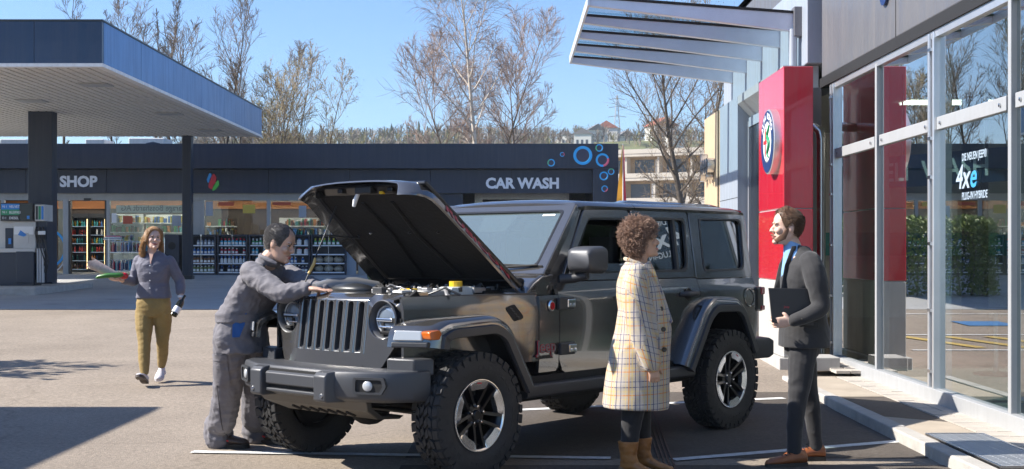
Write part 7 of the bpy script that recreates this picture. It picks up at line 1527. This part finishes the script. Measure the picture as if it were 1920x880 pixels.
# ---------------------------------------------------------------- woman walking from the shop
d0 = 13.35; o_ = V((-3.77, d0, gz(d0))); mb = MB(); ks = F/d0
def Wk(px_, py2, y): p = at(px_, py2, d0); return V((p.x-o_.x, y, p.z-o_.z))
Pw, Fw, Sw = head(mb, Wk(290, 467, -.06), (.48, -.88, .10), (.05, .06, 1), .222, .96, True)
limb(mb, [(Pw(-.02, 0, .22), .047), (Pw(-.04, 0, -.12), .046), (Wk(288, 484, .0), .06)])
ells(mb, [(Wk(288, 572, .0), (.15, 0, 0), (0, .10, 0)), (Wk(289, 540, 0), (.11, 0, 0), (0, .085, 0)), (Wk(288, 500, 0), (.15, 0, 0), (0, .095, 0)), (Wk(288, 482, 0), (.11, 0, 0), (0, .07, 0))])
shR, elR, wrR = Wk(260, 489, .0), Wk(250, 527, .02), Wk(240, 524, -.24); shL, elL, wrL = Wk(318, 489, .0), Wk(335, 528, .04), Wk(341, 555, -.04)
limb(mb, [(shR, .045), (elR, .036), (wrR, .024)]); hand(mb, wrR, (-.55, -.75, .0), (0, .1, 1), .90, 1, .45, .12, .6)
limb(mb, [(shL, .045), (elL, .036), (wrL, .024)]); hand(mb, wrL, (.03, -.10, -1), (-.85, -.5, 0), .90, -1, .75, .12, .5)
anR, anL = Wk(281, 702, -.20), Wk(292, 694, .22)
knR, knL = Wk(276, 640, -.10), Wk(303, 640, .04)
for hp_, kn, an in ((Wk(272, 580, 0), knR, anR), (Wk(305, 580, 0), knL, anL)): limb(mb, [(hp_, .075), (kn, .040), (an, .030)])
wal = person('person', o_, mb, 'skin', 'smiling woman in blue-grey blouse and olive trousers carrying groceries')
face(wal, Pw, Fw, Sw, 'hair_brown', 1, True)
low_w = lambda a: interp([(0, .86), (.5, .80), (.95, .62), (1.3, .30), (1.8, .05), (pi, .0)], angf(a))
cap_mesh(Pw, Fw, low_w, lambda a, t: .010+.008*t, 2, .003).build('hair', 'hair_blond', wal, smooth=180)
Rw = random.Random(29)
def long_fn(i, r):
    p, n, a, t = r; side = 1 if ((a+pi) % (2*pi))-pi > 0 else -1; sg = Fw[1]*side; back = 1 if angf(a) > 1.4 else .35
    end = Pw(-.035-.045*back, side*(.088+.02*Rw.random()), -.20-.22*Rw.random())+V((Rw.gauss(0, .012), Rw.gauss(0, .012), 0)); m1 = p+n*.016+sg*.008; m2 = Pw(-.01-.06*back, side*.094, .34)+V((Rw.gauss(0, .010), Rw.gauss(0, .010), Rw.gauss(0, .02)))
    return [p+n*.004, m1, m2, m2.lerp(end, .5)+sg*.014+V((Rw.gauss(0, .006), Rw.gauss(0, .006), 0)), end]
strands('long_hair', 'hair_blond', wal, scalp(Pw, Fw, 1500, 31, lambda a: max(.35, low_w(a))), 5, long_fn, .0028, .0013, 3)
mb = MB()
ells(mb, [(Wk(288, 559, 0), (.185, 0, 0), (0, .135, 0)), (Wk(288, 545, 0), (.172, 0, 0), (0, .128, 0)), (Wk(289, 530, 0), (.155, 0, 0), (0, .115, 0)), (Wk(289, 512, -.01), (.168, 0, 0), (0, .125, 0)), (Wk(288, 497, -.01), (.182, 0, 0), (0, .118, 0)), (Wk(288, 484, 0), (.165, 0, 0), (0, .09, 0)), (Wk(288, 476, .01), (.105, 0, 0), (0, .07, 0)), (Wk(288, 470.5, .015), (.066, 0, 0), (0, .058, 0))], 26, .9)
limb(mb, [(shR, .056), (shR.lerp(elR, .5), .056), (elR, .054), (elR.lerp(wrR, .45), .048), (wrR.lerp(elR, .25), .044)]); limb(mb, [(shL, .056), (shL.lerp(elL, .5), .056), (elL, .054), (elL.lerp(wrL, .7), .048)])
garment(mb, 'blouse', 'blouse', wal, .0075, 3, .006, 6, (7, 7, 8))
for s in (-1, 1): MB().prism([(.018*s, 0), (.075*s, .020), (.085*s, -.022), (.045*s, -.060)], lambda u, v, w: Wk(288, 474, -.07)+V((u, -abs(u)*-.45+w+v*.4, v)), 0, .006).build('collar', 'blouse', wal)
MB().prism([(-.020, .012), (.026, .012), (.004, -.10)], lambda u, v, w: Wk(288, 477, -.092)+V((u, w+v*.32, v)), -.006, .004).build('neckline', 'skin', wal)
for i in range(4): MB().ellipsoid(Wk(288, 498+i*14, -.137), (.006, .004, .006)).build('button', 'letter_white', wal)
mb = MB(); ells(mb, [(Wk(288, 553, 0), (.160, 0, 0), (0, .118, 0)), (Wk(288, 568, 0), (.178, 0, 0), (0, .132, 0)), (Wk(288, 582, 0), (.178, 0, 0), (0, .130, 0)), (Wk(288, 594, 0), (.160, 0, 0), (0, .11, 0))], 24, .9)
limb(mb, [(Wk(272, 585, 0), .102), (Wk(273, 612, -.05), .090), (knR, .066), (Wk(278, 668, -.15), .060), (Wk(281, 694, -.19), .044)]); limb(mb, [(Wk(304, 585, 0), .100), (Wk(304, 612, .03), .088), (knL, .064), (Wk(298, 668, .14), .057), (Wk(293, 688, .20), .043)])
garment(mb, 'trousers', 'olive', wal, .0075, 3, .004, 9, (10, 10, 14))
s1, *_ = shoe(wal, anR+V((0, .045, -.085)), (-.05, -1, .42), .245, .042, 'white_shoe', 'leather_dark', .07, .95, .022); s2, *_ = shoe(wal, anL+V((.0, .05, -.055)), (.06, -1, -.30), .245, .042, 'white_shoe', 'white_shoe', .07, .95, .022)
for o2 in (s1, s2): pass
MB().revolve([(.028, -.012), (.033, -.008), (.033, .008), (.028, .012)], wrL+V((.0, -.004, -.005)), 'z', 16).build('bracelet', 'letter_white', wal, smooth=60)
# groceries
ba = empty('bread_bag', o_+wrR+V((-.10, -.07, .05))); tag(ba, 'paper bag with bread on the arm of the walking woman', 'bag')
mat('paper', (.55, .42, .30), .8, var=.15, vscale=18, bump=.5, bscale=30); mat('paper_print', (.45, .33, .30), .8, col2=(.62, .52, .44), vscale=40); mat('bread', (.40, .22, .07), .7, var=.25, vscale=20)
A0, A1 = V((.14, .05, -.045)), V((-.20, .03, .125)); dd = (A1-A0).normalized(); n1 = V((0, 1, 0)); n2 = dd.cross(n1)
MB().loft([[A0.lerp(A1, t)+n2*(w_*cos(a))+n1*(w2*sin(a))+dd*(.03*sin(3*a) if t == 1 else 0) for a in [2*pi*k/16 for k in range(16)]] for t, w_, w2 in ((0, .018, .016), (.25, .034, .03), (.5, .046, .036), (.8, .054, .040), (1, .060, .036))], cap=False).build('wrapper', 'paper_print', ba, smooth=60)
MB().tube([A0.lerp(A1, t) for t in (.1, .4, .7, .97)], [.02, .03, .033, .022], 10).build('loaf', 'bread', ba, smooth=60)
cu = MB().tube([V((-.20, 0, -.022)), V((-.17, 0, -.012)), V((-.08, 0, .002)), V((.02, 0, .006)), V((.08, 0, .006)), V((.10, 0, .002))], [.006, .020, .026, .026, .022, .006], 12).build('cucumber', mat('cucumber', (.03, .14, .02), .35, var=.3, vscale=25), None, o_+wrR+V((-.03, -.10, .045)), smooth=60); tag(cu, 'green cucumber lying in the hand of the walking woman', 'cucumber')
rp = MB().ellipsoid((0, 0, 0), (.045, .04, .035), None, 16, 10).build('red_pepper', mat('pepper', (.45, .01, .015), .25), None, o_+wrR+V((.055, -.075, .042)), smooth=60); tag(rp, 'red pepper in the hand behind the cucumber', 'vegetable')
bt = empty('wine_bottle', o_+wrL+V((.0, -.075, -.10))); tag(bt, 'dark bottle with pale label held low by the walking woman', 'bottle'); bt.rotation_euler = (radians(-28), radians(24), 0)
MB().revolve([(0, -.12), (.036, -.12), (.037, -.10), (.037, .03), (.030, .055), (.014, .085), (.0135, .13), (0, .13)], n=18).build('glass', mat('bottle_glass', (.012, .014, .008), .12), bt, smooth=50); MB().revolve([(.0385, -.09), (.0385, -.02)], n=18).build('label', 'letter_white', bt, smooth=60)
# ================================================================ air
hm = bpy.data.materials.new('air'); hm.use_nodes = True; hn = hm.node_tree; hn.nodes.clear()
ho = hn.nodes.new('ShaderNodeOutputMaterial'); hv = hn.nodes.new('ShaderNodeVolumePrincipled'); hv.inputs['Color'].default_value = (.86, .92, 1, 1); hv.inputs['Density'].default_value = .0003; hv.inputs['Anisotropy'].default_value = .0
hn.links.new(hv.outputs[0], ho.inputs['Volume'])
hz = B(-480, 480, -60, 650, -1.2, 75).build('haze', hm); tag(hz, 'thin pale air over the whole scene', 'haze', None, 'stuff')
SC.cycles.volume_bounces = 0
